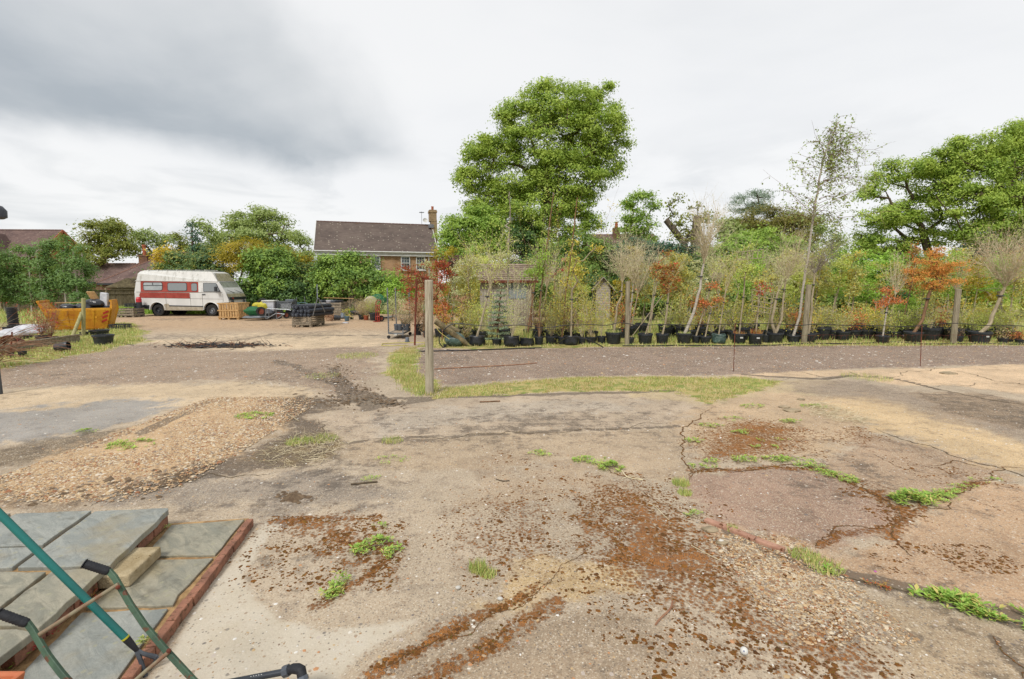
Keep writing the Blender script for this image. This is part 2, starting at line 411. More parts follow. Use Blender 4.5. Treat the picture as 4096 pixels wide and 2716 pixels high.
def build_ground():
    az_f = np.linspace(-60, 60, 500); az_b = np.linspace(60, 300, 50)[1:-1]
    az = np.radians(np.concatenate([az_f, az_b]))
    r = np.concatenate([[.35, .7, 1.1], np.geomspace(1.5, 62, 390), np.geomspace(70, 2500, 16)])
    AZ, R = np.meshgrid(az, r)
    x = (R * np.sin(AZ)).ravel(); y = (R * np.cos(AZ)).ravel()
    x = np.append(x, 0.); y = np.append(y, 0.)
    nseg = len(az)
    # --- colours (albedo) laid down region by region
    base = np.array(A(180, 164, 142)); C = np.tile(base, (len(x), 1))
    hf = .5 * fbm(x, y, 2.2, 6, 61.) + .5 * fbm(x, y * 2.2, 5.5, 4, 23.)
    big = fbm(x, y, .35, 5, 9.)[:, None]; mid = fbm(x, y, 1.6, 5, 19.)[:, None]
    C = C * (.42 + .62 * big + .54 * mid)
    def lay(pts, col, feather=.2, warp=.3, ws=.8, amt=1.0, k=1.5):
        nonlocal C
        m = region(x, y, pts, max(feather * 2.2, .25), warp, ws)
        m = np.clip((m - .5) * 2.0 + (hf - .5) * 5.0 * np.clip(4 * m * (1 - m), 0, 1) + .5, 0, 1); m = (m * m * (3 - 2 * m) * amt)[:, None]
        C = C * (1 - m) + np.array(A(*col, k)) * (.68 + .64 * mid) * m
        return m[:, 0]
    far = np.clip((y - 19) / 4, 0, 1)[:, None]
    C = C * (1 - far) + np.array(A(185, 155, 122)) * (.85 + .3 * big) * far
    field = ((x > 4.5) & (y > 17.0)) | (y > 36) | (x < -24)
    fm = field[:, None] * 1.0
    C = C * (1 - fm) + np.array(A(150, 148, 92)) * (.7 + .6 * mid) * fm
    lay([(1480, 737), (1850, 735), (2000, 745), (1850, 752), (1480, 752)], (150, 125, 110), .5, .3)
    flk = np.full(len(x), .25); rough = np.full(len(x), .9)
    lay(PALE1, (214, 190, 156), .8, .6, 1.0, .7)
    m = lay(LEFTGRAV, (146, 126, 108), .35, .45, .7); flk += m * .55
    m = lay(TRACK, (132, 112, 100), .10, .12); flk += m * .6
    lay(PALE2, (204, 182, 150), .3, .35); wet = lay(WET1, (160, 156, 150), .35, .35, .6)
    d1 = lay(DIRT1, (118, 104, 84), .25, .3); d2 = lay(DIRT2, (124, 106, 86), .25, .35)
    gm = lay(GRAVEL, (196, 164, 124), .3, .35); lay(STRAW, (128, 106, 62), .2, .3)
    lay(SLAB1, (182, 164, 142), .05, .10); lay(SLAB2, (176, 156, 130), .08, .1)
    lay([(870, 1010), (1000, 985), (1300, 960), (1500, 930), (1300, 925), (1000, 940), (880, 960)], (176, 166, 152), .3, .2, .8, .7)
    lay([(1180, 1080), (1380, 1080), (1500, 1150), (1300, 1170), (1100, 1150)], (168, 146, 120), .5, .4, .8, .8)
    wm = lay(MUD, (150, 138, 124), .3, .3); wet = np.maximum(wet, wm * .7)
    lay([(1180, 880), (1900, 880), (1900, 950), (1700, 960), (1640, 935)], (190, 170, 130), .3, .3, .8, .8)
    lay([(1640, 940), (1750, 905), (2000, 925), (2040, 985), (1900, 1060), (1620, 1060), (1580, 990)], (188, 162, 130), .2, .25)
    lay(SLABR, (158, 130, 112), .06, .08); lay(SLABR2, (170, 144, 118), .1, .1)
    lay(PEACH, (220, 190, 154), .1, .12); lay(PEACH0, (210, 182, 148), .08, .15); lay(YELLOW, (214, 184, 138), .3, .25, 1., .85)
    lay(FORE_R, (188, 156, 124), .15, .12)
    lay([(1250, 1300), (1420, 1300), (1480, 1370), (1300, 1400), (1150, 1400)], (206, 176, 126), .15, .25, 1.5, .8)
    lay([(1000, 1470), (1250, 1390), (1450, 1385), (1700, 1480), (1640, 1600), (880, 1600)], (158, 140, 118), .12, .15)
    lay([(1950, 1350), (2150, 1390), (2350, 1450), (2450, 1600), (2100, 1600), (1980, 1420)], (172, 152, 124), .1, .1)
    lay([(1720, 1260), (1830, 1290), (1980, 1370), (2020, 1450), (1920, 1430), (1780, 1350)], (214, 196, 166), .1, .2, 1.5, .8)
    s1 = lay(STAIN, (136, 120, 106), .35, .55, 1.2, .7); s2 = lay(DIRTR, (140, 118, 94), .15, .2, 1., .9)
    g = lay(GRASS_STRIP, (184, 166, 112), .15, .2); g = np.maximum(g, lay(GRASS_POST, (164, 156, 100), .2, .25))
    g = np.maximum(g, lay(GRASS_L, (140, 138, 70), .3, .4)); g = np.maximum(g, lay(GRASS_ROW, (160, 140, 78), .1, .2) * .8)
    smear = region(x, y, SMEAR, .15, .15)
    rut = stroke(x, y, [(640, 830), (700, 850), (770, 885), (860, 940)], .05, .3, .25) * .7
    rut = np.maximum(rut, stroke(x, y, [(770, 850), (800, 890), (900, 935), (990, 920)], .05, .25, .2) * .8)
    rut = np.maximum(rut, stroke(x, y, [(430, 800), (640, 770), (900, 775)], .1, .5, .5) * .6)
    rut = np.maximum(rut, stroke(x, y, [(330, 775), (480, 790), (560, 800)], .1, .5, .5) * .5)
    dirt = np.clip(np.maximum(np.maximum(d1 * .5, d2 * .6), rut), 0, 1)
    for pts, wd in DIRTL: dirt = np.maximum(dirt, stroke(x, y, pts, wd, .06 if wd < .03 else .12, .06) * .95)
    dirt = np.maximum(dirt, np.maximum(s1, s2) * .6)
    dirt = np.maximum(dirt, .42 + .22 * (big[:, 0] - .5) * 2)
    moss = np.zeros(len(x))
    for pts, a in MOSS: moss = np.maximum(moss, region(x, y, pts, .8, .3, 1.2) * a)
    for pts, wd in MOSS_LINES: moss = np.maximum(moss, stroke(x, y, pts, wd * .35, .12, .12, 2.) * .66)
    lane = stroke(x, y, [(640, 1200), (700, 1240), (800, 1340)], .0, .01)
    z = np.zeros(len(x))
    z -= rut * .03
    z += gm * .012 * (.5 + mid[:, 0])
    hills = np.clip((np.hypot(x, y) - 300) / 1500, 0, 1) * 0
    V = np.stack([x, y, z + hills], 1)
    nrg = len(r)
    idx = np.arange(nrg * nseg).reshape(nrg, nseg); nx = np.roll(idx, -1, 1)
    Q = np.stack([idx[:-1], idx[1:], nx[1:], nx[:-1]], 2).reshape(-1, 4)[:, ::-1]
    Q = Q[:, ::-1]
    cx = V[Q, 0].mean(1); cy = V[Q, 1].mean(1)
    lab = np.zeros(len(Q), int)
    def cls(pts, k, warp=.05):
        m = region(cx, cy, pts, .02, warp) > .5; lab[m] = k
    cls(LEFTGRAV, 1); cls(TRACK, 2); cls(GRAVEL, 3); cls(SLAB1, 4); cls(SLAB2, 5); cls(SLABR, 6); cls(SLABR2, 7); cls(YELLOW, 8); cls(PEACH, 9); cls(GRASS_STRIP, 10); cls(GRASS_POST, 10); cls(GRASS_L, 11); cls(GRASS_ROW, 12)
    cls([(592, 1205), (1000, 1190), (1330, 1090), (1430, 1095), (1590, 1120), (1640, 1215), (1780, 1275), (2150, 1390), (2500, 1480), (2500, 1700), (200, 1700), (420, 1420)], 13)
    cls(FORE_R, 14)
    names = {0: 'ground', 1: 'gravel_yard', 2: 'gravel_track', 3: 'gravel_bed', 4: 'concrete_slab', 5: 'concrete_slab', 6: 'concrete_slab', 7: 'concrete_slab', 8: 'concrete_slab', 9: 'concrete_slab', 10: 'grass_verge', 11: 'grass_verge', 12: 'grass_verge', 13: 'concrete_yard', 14: 'concrete_slab'}
    ctr = len(x) - 1
    mk = np.stack([moss, flk, wet, np.ones(len(x))], 1); mk2 = np.stack([g, dirt, smear, np.ones(len(x))], 1)
    C4 = np.concatenate([np.clip(C, 0, 1), np.ones((len(x), 1))], 1)
    for k, nm in names.items():
        q = Q[lab == k]
        if not len(q): continue
        used, inv = np.unique(q.ravel(), return_inverse=True)
        fc = inv.reshape(-1, 4)
        o = npmesh(nm, V[used], fc, M_GROUND, smooth=True)
        me = o.data
        if len(me.vertices) != len(used): print('ground verts changed', nm)
        for an, arr in (('albedo', C4), ('mask_a', mk), ('mask_b', mk2)):
            at = me.color_attributes.new(an, 'FLOAT_COLOR', 'POINT'); at.data.foreach_set('color', arr[used].astype(np.float32).ravel())
        tag(o, kind='structure')
    # small disc under the camera
    m = MB(); m.add([(0, 0, 0)] + [(.35 * sin(a), .35 * cos(a), 0) for a in az], [(0, (i + 1) % nseg + 1, i + 1) for i in range(nseg)])
    o = m.build('ground', M_CONC); tag(o, kind='structure')
    return

def ground_material():
    m = bpy.data.materials.new('ground_surface'); m.use_nodes = True; g = NT(m.node_tree)
    pos = g.n('ShaderNodeNewGeometry').outputs['Position']
    at = lambda n: g.n('ShaderNodeAttribute', {'attribute_name': n})
    alb = at('albedo').outputs['Color']
    a = g.n('ShaderNodeSeparateColor', Color=at('mask_a').outputs['Color']); b = g.n('ShaderNodeSeparateColor', Color=at('mask_b').outputs['Color'])
    moss, flk, wet = a.outputs; grs, dirt, smear = b.outputs
    n05 = g.noise(pos, .9, 5, .6); n3 = g.noise(pos, 3.6, 8, .7); n12 = g.noise(pos, 15, 6, .75); n60 = g.noise(pos, 75, 4, .8)
    streak = g.noise(g.scale(pos, (1.2, 9, 1)), 1.3, 6, .75)
    def mul(col, f): return g.mix(1.0, col, g.n('ShaderNodeCombineColor', Red=f, Green=f, Blue=f).outputs[0], 'MULTIPLY')
    vg = g.n('ShaderNodeTexVoronoi', {'feature': 'F1'}, Vector=pos, Scale=130.0); ag = g.n('ShaderNodeSeparateColor', Color=vg.outputs['Color'])
    col = mul(alb, g.math('ADD', .53, g.math('ADD', g.math('MULTIPLY', n3, .38), g.math('ADD', g.math('MULTIPLY', n12, .5), g.math('MULTIPLY', n60, .62)))))
    agg = g.mix(ag.outputs[1], A(158, 122, 86), A(246, 232, 206)); agg = g.mix(g.math('GREATER_THAN', ag.outputs[2], .86), agg, A(104, 98, 92))
    col = g.mix(g.math('MULTIPLY', g.ss(ag.outputs[0], .3, .9), .58), col, agg)
    # grey-brown lichen film in blotches
    lf = g.ss(g.math('ADD', g.math('MULTIPLY', n3, .7), g.math('ADD', g.math('MULTIPLY', n12, .4), g.math('MULTIPLY', n60, .12))), .60, .69)
    col = g.mix(g.math('MULTIPLY', lf, .55), col, mul(g.mix(1.0, col, (.62, .60, .60), 'MULTIPLY'), 1.0))
    pf = g.ss(g.math('ADD', g.math('MULTIPLY', streak, .6), g.math('MULTIPLY', n12, .5)), .60, .76)
    col = g.mix(g.math('MULTIPLY', pf, .5), col, mul(g.mix(.5, col, A(224, 200, 164)), 1.15))
    # dirt film, broken up
    dn = g.math('ADD', g.math('MULTIPLY', n3, .55), g.math('ADD', g.math('MULTIPLY', streak, .3), g.math('MULTIPLY', n12, .35)))
    dm = g.ss(g.math('SUBTRACT', g.math('ADD', dirt, dn), 1.0), .06, .22)
    col = g.mix(g.math('MULTIPLY', dm, .75), col, mul(g.mix(n05, A(112, 96, 78), A(100, 92, 84)), g.math('ADD', .6, g.math('MULTIPLY', n60, .8))))
    # pale scoured cement
    sm = g.ss(g.math('ADD', smear, g.math('ADD', g.math('MULTIPLY', streak, .5), g.math('MULTIPLY', n12, .35))), 1.0, 1.26)
    col = g.mix(g.math('MULTIPLY', sm, .85), col, mul(g.mix(n3, A(232, 225, 212), A(208, 192, 162)), g.math('ADD', .75, g.math('MULTIPLY', n60, .5))))
    # stones bedded in the surface
    peb_h = None
    for sc, th, wgt in ((60, .70, .85), (30, .90, .8)):
        v = g.n('ShaderNodeTexVoronoi', {'feature': 'F1'}, Vector=pos, Scale=float(sc)); cc = g.n('ShaderNodeSeparateColor', Color=v.outputs['Color'])
        on = g.math('MULTIPLY', g.ss(v.outputs['Distance'], .42, .28), g.math('GREATER_THAN', g.math('ADD', cc.outputs[0], g.math('MULTIPLY', flk, .12)), th))
        tint = g.mix(cc.outputs[1], A(150, 120, 92), A(238, 226, 208)); tint = g.mix(g.math('GREATER_THAN', cc.outputs[2], .92), tint, A(120, 114, 110))
        col = g.mix(g.math('MULTIPLY', on, wgt * .8), col, tint)
    # pale chips over the gravel surfaces
    v = g.n('ShaderNodeTexVoronoi', {'feature': 'F1'}, Vector=g.scale(pos, (1, .8, 1)), Scale=26.0); cc = g.n('ShaderNodeSeparateColor', Color=v.outputs['Color'])
    on = g.math('MULTIPLY', g.ss(v.outputs['Distance'], .36, .24), g.math('GREATER_THAN', g.math('ADD', cc.outputs[0], g.math('MULTIPLY', flk, .34)), 1.06))
    col = g.mix(g.math('MULTIPLY', on, .8), col, A(212, 198, 186))
    # moss cushions
    vm = g.n('ShaderNodeTexVoronoi', {'feature': 'F1'}, Vector=pos, Scale=34.0)
    mn = g.math('ADD', g.math('MULTIPLY', n3, .55), g.math('ADD', g.math('MULTIPLY', n12, .75), g.math('ADD', g.math('MULTIPLY', g.math('SUBTRACT', .55, vm.outputs['Distance']), .55), g.math('MULTIPLY', n60, .6))))
    mn = g.math('SUBTRACT', mn, .12)
    mm = g.ss(g.math('SUBTRACT', g.math('ADD', moss, mn), 1.0), .31, .58)
    mcol = g.mix(g.ss(n3, .35, .65), A(138, 84, 28), A(182, 114, 36)); mcol = g.mix(g.ss(n12, .6, .75), mcol, A(124, 104, 34)); mcol = g.mix(g.ss(g.math('FRACT', g.math('MULTIPLY', vm.outputs['Distance'], 3.0)), .6, .8), mcol, A(98, 60, 30))
    mcol = mul(mcol, g.math('ADD', .55, g.math('MULTIPLY', n60, .9)))
    col = g.mix(g.math('MULTIPLY', mm, .88), col, mcol)
    # grass film
    gm = g.ss(g.math('SUBTRACT', g.math('ADD', grs, n12), .9), .0, .35)
    gcol = g.mix(g.ss(n3, .42, .58), A(196, 178, 116), A(128, 146, 62)); gcol = mul(gcol, g.math('ADD', .5, g.math('MULTIPLY', n60, 1.0)))
    col = g.mix(g.math('MULTIPLY', gm, .85), col, gcol)
    wm = g.ss(g.math('ADD', wet, g.math('MULTIPLY', n3, .5)), .75, 1.15)
    col = g.mix(g.math('MULTIPLY', wm, .35), col, mul(col, .7))
    rough = g.math('SUBTRACT', .92, g.math('MULTIPLY', wm, .5))
    p = g.n('ShaderNodeBsdfPrincipled', Base_Color=col, Roughness=rough); p.inputs['Specular IOR Level'].default_value = .3
    h = g.math('ADD', g.math('MULTIPLY', n60, .5), g.math('ADD', g.math('MULTIPLY', n12, .8), g.math('MULTIPLY', mm, 1.2)))
    bm = g.n('ShaderNodeBump', Strength=.55, Distance=.012, Height=h); g.put(p.inputs['Normal'], bm.outputs[0])
    g.n('ShaderNodeOutputMaterial', Surface=p.outputs[0])
    return m
M_GROUND = ground_material()
M_CONC = pmat('weathered_concrete', A(190, 172, 142), A(150, 134, 108), 5, .92, bump=.4, bscale=60, spot=(A(90, 74, 40), 9, .62))
build_ground()
# ------------------------------------------------------------------ houses, fence, sheds
def brickmat(name, c1, c2, mortar, sc=1.0):
    m = bpy.data.materials.new(name); m.use_nodes = True; g = NT(m.node_tree)
    co = g.n('ShaderNodeTexCoord').outputs['Object']; s = g.n('ShaderNodeSeparateXYZ', Vector=co)
    v = g.n('ShaderNodeCombineXYZ', X=g.math('ADD', s.outputs[0], s.outputs[1]), Y=s.outputs[2]).outputs[0]
    br = g.n('ShaderNodeTexBrick', Vector=v, Color1=(*c1, 1), Color2=(*c2, 1), Mortar=(*mortar, 1), Scale=1.0)
    br.inputs['Brick Width'].default_value = .225; br.inputs['Row Height'].default_value = .075; br.inputs['Mortar Size'].default_value = .008
    col = g.mix(g.ss(g.noise(co, 1.6, 5), .4, .7), br.outputs['Color'], g.mix(1.0, br.outputs['Color'], (.7, .66, .6), 'MULTIPLY'))
    b = g.n('ShaderNodeBsdfPrincipled', Base_Color=col, Roughness=.9)
    bm = g.n('ShaderNodeBump', Strength=.5, Distance=.01, Height=g.math('SUBTRACT', 1.0, br.outputs['Fac'])); g.put(b.inputs['Normal'], bm.outputs[0])
    g.n('ShaderNodeOutputMaterial', Surface=b.outputs[0]); return m
def tilemat(name, c1, c2, lichen, lth=.62, w=.26, gold=None):
    m = bpy.data.materials.new(name); m.use_nodes = True; g = NT(m.node_tree)
    co = g.n('ShaderNodeTexCoord').outputs['Object']; s = g.n('ShaderNodeSeparateXYZ', Vector=co)
    gi = g.n('ShaderNodeNewGeometry').outputs['Random Per Island']
    row = g.math('MULTIPLY', gi, 57.3)
    cell = g.n('ShaderNodeTexWhiteNoise', {'noise_dimensions': '2D'}, Vector=g.n('ShaderNodeCombineXYZ', X=g.math('FLOOR', g.math('ADD', g.math('DIVIDE', g.math('ADD', s.outputs[0], s.outputs[1]), w), row)), Y=row).outputs[0])
    n = g.noise(co, .7, 6, .6)
    col = g.mix(g.math('ADD', g.math('MULTIPLY', cell.outputs[0], .5), g.math('MULTIPLY', g.ss(n, .35, .65), .5)), c1, c2)
    if gold: col = g.mix(g.ss(g.math('ADD', g.math('MULTIPLY', n, .5), g.math('MULTIPLY', g.ss(s.outputs[2], gold[1], gold[2]), .5)), .62, .8), col, gold[0])
    vo = g.n('ShaderNodeTexVoronoi', Vector=co, Scale=4.2); cc = g.n('ShaderNodeSeparateColor', Color=vo.outputs['Color'])
    col = g.mix(g.math('MULTIPLY', g.ss(vo.outputs['Distance'], .3, .2), g.math('GREATER_THAN', cc.outputs[0], lth)), col, lichen)
    b = g.n('ShaderNodeBsdfPrincipled', Base_Color=col, Roughness=.92)
    g.n('ShaderNodeOutputMaterial', Surface=b.outputs[0]); return m
M_BRICK = brickmat('house_brick', A(206, 156, 110), A(178, 130, 90), A(206, 190, 160))
M_BRICK2 = brickmat('old_brick', A(150, 98, 72), A(120, 74, 56), A(150, 136, 118))
M_BRICK3 = brickmat('chimney_brick', A(190, 160, 112), A(160, 130, 90), A(190, 176, 150))
M_TILE = tilemat('roof_tiles', A(146, 130, 120), A(112, 98, 92), A(206, 196, 178), .72, gold=(A(176, 120, 40), 7.3, 8.4))
M_TILE2 = tilemat('clay_tiles', A(140, 114, 106), A(108, 86, 82), A(168, 156, 140), .85)
M_WHITE = pmat('white_paint', A(238, 238, 234), A(222, 222, 216), 3, .5, bump=.02)
M_GLASS = bpy.data.materials.new('window_glass'); M_GLASS.use_nodes = True
_b = M_GLASS.node_tree.nodes['Principled BSDF']; _b.inputs['Base Color'].default_value = (.06, .075, .09, 1); _b.inputs['Roughness'].default_value = .08; _b.inputs['Specular IOR Level'].default_value = .9
M_TERRA = pmat('terracotta', A(200, 118, 82), A(176, 96, 66), 6, .85)
M_LEAD = pmat('lead_flashing', A(150, 152, 158), A(120, 122, 128), 5, .6)
M_OAK = pmat('silvered_boards', A(204, 194, 180), A(168, 156, 142), 5, .88, stretch=(1, 1, 8), bump=.3)
M_FENCE = pmat('fence_boards', A(150, 138, 112), A(116, 106, 84), 6, .9, stretch=(4, 4, .6), bump=.3, isl=.15)
M_GREYWOOD = pmat('weathered_wood', A(176, 164, 144), A(132, 118, 98), 5, .88, stretch=(3, 3, 3), bump=.4, bscale=25, isl=.14, c3=A(110, 98, 78))
M_NEWWOOD = pmat('pale_pine', A(222, 184, 128), A(196, 152, 98), 5, .75, stretch=(2, 2, 2), bump=.2, isl=.12)
M_BLACK = pmat('black_plastic', A(54, 60, 68), A(40, 44, 52), 7, .48, bump=.06, spec=.5, c3=A(84, 84, 82))
M_SOIL = pmat('compost', A(84, 66, 50), A(56, 44, 34), 25, .95, bump=.8)
M_GALV = pmat('galvanised_steel', A(160, 164, 168), A(124, 128, 132), 14, .45, metal=.6, bump=.05)
M_RUST = pmat('rusty_iron', A(140, 74, 52), A(104, 54, 40), 16, .85, bump=.4)
M_RUBBER = pmat('tyre_rubber', A(50, 48, 47), A(38, 37, 37), 9, .85, bump=.3)

def courses(mb, a, b, c, d, n, lift=.025):
    """tile courses: eave a-b, ridge d-c (a under d, b under c)"""
    a, b, c, d = map(Vector, (a, b, c, d)); nm = (b - a).cross(d - a).normalized()
    if nm.z < 0: nm = -nm
    for i in range(n):
        t0, t1 = i / n, (i + 1) / n
        p = [a.lerp(d, t0), b.lerp(c, t0), b.lerp(c, t1), a.lerp(d, t1)]
        q0, q1 = p[0] + nm * lift, p[1] + nm * lift
        mb.add([p[0], p[1], q1, q0, p[2], p[3]], [(0, 1, 2, 3), (3, 2, 4, 5)])
def ridge_tiles(mb, a, b, r=.1, step=.33):
    a, b = Vector(a), Vector(b); n = max(2, int((b - a).length / step))
    for i in range(n):
        mb.tube([a.lerp(b, i / n), a.lerp(b, (i + 1.06) / n)], [r, r * .86], 6)

# brick house with a long tiled roof
HZ, HE, HR = 5.04, 4.72, 8.12
ang = RAD(17); o0 = PD(728, 579, 45); L = 11.1; Wd = 8.0
house = thing('brick_house', 'two storey brick house with a long lichen-spotted tiled roof rising above the hedge', 'house', (o0.x, 45, 0), ang)
MB().prism([(.15, .12), (L - .1, .12), (L - .1, Wd), (.15, Wd)], 0, 4.74).build('wall', M_BRICK, house)
m = MB(); m.add([(.15, .12, 4.74), (.15, Wd, 4.74), (.15, Wd / 2, HR - .15)], [(0, 1, 2)]); m.build('gable', M_BRICK, house); m = MB(); m.add([(L - .1, .12, 4.74), (L - .1, Wd, 4.74), (L - .1, Wd / 2, HR - .15)], [(0, 2, 1)])
m.build('gable', M_BRICK, house)
m = MB(); courses(m, (-.1, -.2, HZ), (L + .1, -.2, HZ), (L + .1, Wd / 2, HR), (-.1, Wd / 2, HR), 44)
courses(m, (L + .1, Wd + .2, HZ), (-.1, Wd + .2, HZ), (-.1, Wd / 2, HR), (L + .1, Wd / 2, HR), 12)
m.build('roof', M_TILE, house)
m = MB(); ridge_tiles(m, (-.1, Wd / 2, HR), (L + .1, Wd / 2, HR)); m.build('ridge_tiles', M_TILE2, house)
m = MB(); m.bar((-.13, -.2, HZ - .03), (-.13, Wd / 2, HR - .03), .06, .16); m.build('barge_board', M_WHITE, house); m = MB(); m.bar((L + .13, -.2, HZ - .03), (L + .13, Wd / 2, HR - .03), .06, .16); m.build('barge_board', M_WHITE, house)
m = MB().box((L / 2, -.08, 4.88), (L + .1, .1, .2)).box((L / 2, .0, 4.70), (L, .26, .12)); m.build('fascia', M_WHITE, house)
m = MB(); m.tube([(-.1, -.24, HZ - .04), (L + .1, -.24, HZ - .04)], .06, 8); m.build('gutter', M_WHITE, house)
m = MB(); m.tube([(L - .75, -.1, HZ - .05), (L - .75, .02, 4.5), (L - .75, .02, 1)], .04, 8); m.build('downpipe', M_WHITE, house)
for wx in (1.15, 2.85, 5.3, 8.1, 9.55):
    fr = MB()
    x0, x1, z0, z1 = wx - .42, wx + .42, 3.35, 4.62
    for a_, b_ in (((x0 - .02, z0), (x0 + .06, z1)), ((x1 - .06, z0), (x1 + .02, z1)), ((x0, z0 - .03), (x1, z0 + .06)), ((x0, z1 - .07), (x1, z1 + .04)), ((x0, 3.96), (x1, 4.02))):
        fr.box(((a_[0] + b_[0]) / 2, .06, (a_[1] + b_[1]) / 2), (b_[0] - a_[0], .12, b_[1] - a_[1]))
    fo = fr.build('window', M_WHITE, house)
    MB().box((wx, .10, (z0 + z1) / 2), (.8, .03, 1.2)).build('pane', M_GLASS, fo)
    gb = MB()
    for k in (-1, 1): gb.box((wx + k * .125, .075, (z0 + z1) / 2), (.025, .03, 1.2))
    for z in (3.65, 4.3): gb.box((wx, .075, z), (.8, .03, .025))
    gb.build('glazing_bars', M_WHITE, fo)
    MB().box((wx, .03, z0 - .07), (.98, .2, .07)).build('sill', M_WHITE, fo)
m = MB(); m.prismY([(.55, 4.52), (.7, 4.6), (.95, 4.6), (1.0, 4.5), (.83, 4.25), (.72, 4.25)], .02, .12); ab = m.build('alarm_box', M_WHITE, house); ab.location.x = -.15
ch = MB(); ch.box((L + .28, Wd / 2 - .3, 4.3), (.62, .9, 8.6)); ch.box((L + .2, Wd / 2 - .3, 8.9), (.72, .95, .9)); ch.box((L + .2, Wd / 2 - .3, 9.42), (.84, 1.06, .16)); ch.box((L + .2, Wd / 2 - .3, 9.56), (.76, .98, .12))
co_ = ch.build('chimney', M_BRICK3, house)
MB().lathe([(.13, 0), (.12, .3), (.15, .36), (.12, .4)], 10, (L + .2, Wd / 2 - .3, 9.62), cap1=True).build('chimney_pot', M_TERRA, co_)
MB().box((L - .02, Wd / 2 - .62, 7.95), (.5, .5, .35)).build('flashing', M_LEAD, co_)
sd = MB(); sd.lathe([(.02, 0), (.16, .03), (.26, .09)], 14, M=Matrix.Rotation(RAD(65), 3, 'X')); so = sd.build('satellite_dish', M_WHITE, house); so.location = (L - .55, Wd / 2 - .1, 8.55)
m = MB(); m.tube([(L - .9, Wd / 2, 8.2), (L - .9, Wd / 2, 9.5)], .02, 5); [m.tube([(L - .9 - .25, Wd / 2 + k, 9.4), (L - .9 + .25, Wd / 2 + k, 9.4)], .012, 4) for k in (-.3, -.1, .1, .3)]; m.tube([(L - .9, Wd / 2 - .35, 9.4), (L - .9, Wd / 2 + .35, 9.4)], .015, 4); m.build('aerial', M_GALV, house)

# bungalow with hipped roof
def hip_house(label, o, rz, L, W, ze, zr, hip, wallm, tile, n=20, gable=False, cat='house', name='bungalow'):
    h = thing(name, label, cat, o, rz)
    MB().prism([(.3, .3), (L - .3, .3), (L - .3, W - .3), (.3, W - .3)], 0, ze).build('wall', wallm, h)
    a, b, c, d = (0, 0, ze), (L, 0, ze), (L, W, ze), (0, W, ze)
    r0, r1 = (hip, W / 2, zr), (L - hip, W / 2, zr)
    m = MB(); courses(m, a, b, r1, r0, n); courses(m, c, d, r0, r1, n // 2); courses(m, b, c, r1, r1, n); courses(m, d, a, r0, r0, n)
    m.build('roof', tile, h)
    m = MB(); ridge_tiles(m, r0, r1, .11, .35)
    if hip > .3:
        for p, q in ((a, r0), (b, r1), (c, r1), (d, r0)): ridge_tiles(m, p, q, .10, .35)
    m.build('ridge_tiles', pmat('hip_tiles_' + name, A(168, 128, 112), A(120, 92, 82), 9, .9), h)
    m = MB(); m.box((L / 2, .02, ze - .08), (L, .04, .16)); m.build('fascia', M_BLACK, h)
    return h
pL = PD(222, 656, 47); bung = hip_house('low bungalow with a hipped brown tile roof behind the wooden fence', (pL.x, 47, 0), RAD(-4), 9.0, 8, 2.05, 4.85, 3.6, M_BRICK2, M_TILE2, 26)
m = MB().box((2.3, .32, 1.4), (.9, .1, 1.1)); wo = m.build('window', M_WHITE, bung); MB().box((2.3, .28, 1.4), (.7, .06, .9)).build('pane', M_GLASS, wo)
p = PD(330, 600, 55); bh = hip_house('further tiled roof with a tall terracotta chimney pot behind the bungalow', (p.x - 2.4, 54, 0), 0, 9, 7, 2.7, 5.6, 2.2, M_BRICK2, M_TILE2, 20, name='cottage')
m = MB().box((2.2, 1.6, 4.3), (.95, .7, 1.6)).box((2.2, 1.6, 5.12), (1.1, .85, .14)); c_ = m.build('chimney', M_BRICK2, bh)
MB().lathe([(.17, 0), (.16, .9), (.2, 1.0), (.2, 1.15), (.14, 1.17)], 10, (2.2, 1.6, 5.2), cap1=True).build('chimney_pot', M_TERRA, c_)
p = PD(212, 608, 52); hip_house('low tiled roof wing showing left of the hipped bungalow roof', (p.x - 6.4, 53, 0), 0, 8, 6, 2.2, 4.25, .01, M_BRICK2, M_TILE2, 14, name='house_wing')
# garage with shingled gable roof
p = PD(256, 664, 45); q = PD(294, 642, 45)
gar = thing('garage', 'small garage with a weathered shingle gable roof in front of the bungalow', 'garage', (p.x, 44.5, 0), 0)
MB().prism([(.2, .2), (3.1, .2), (3.1, 3.6), (.2, 3.6)], 0, q.z - .9).build('wall', M_FENCE, gar)
m = MB(); courses(m, (-.1, -.05, p.z), (-.1, 4, p.z), (1.6, 4, q.z), (1.6, .5, q.z), 9, .05); courses(m, (3.3, 4, p.z), (3.3, -.05, p.z), (1.6, .5, q.z), (1.6, 4, q.z), 9, .05); courses(m, (-.1, -.05, p.z), (3.3, -.05, p.z), (1.6, .5, q.z), (1.6, .5, q.z), 8, .05)
m.build('roof', pmat('shingles', A(136, 124, 92), A(104, 94, 70), 5, .9, isl=.1), gar)
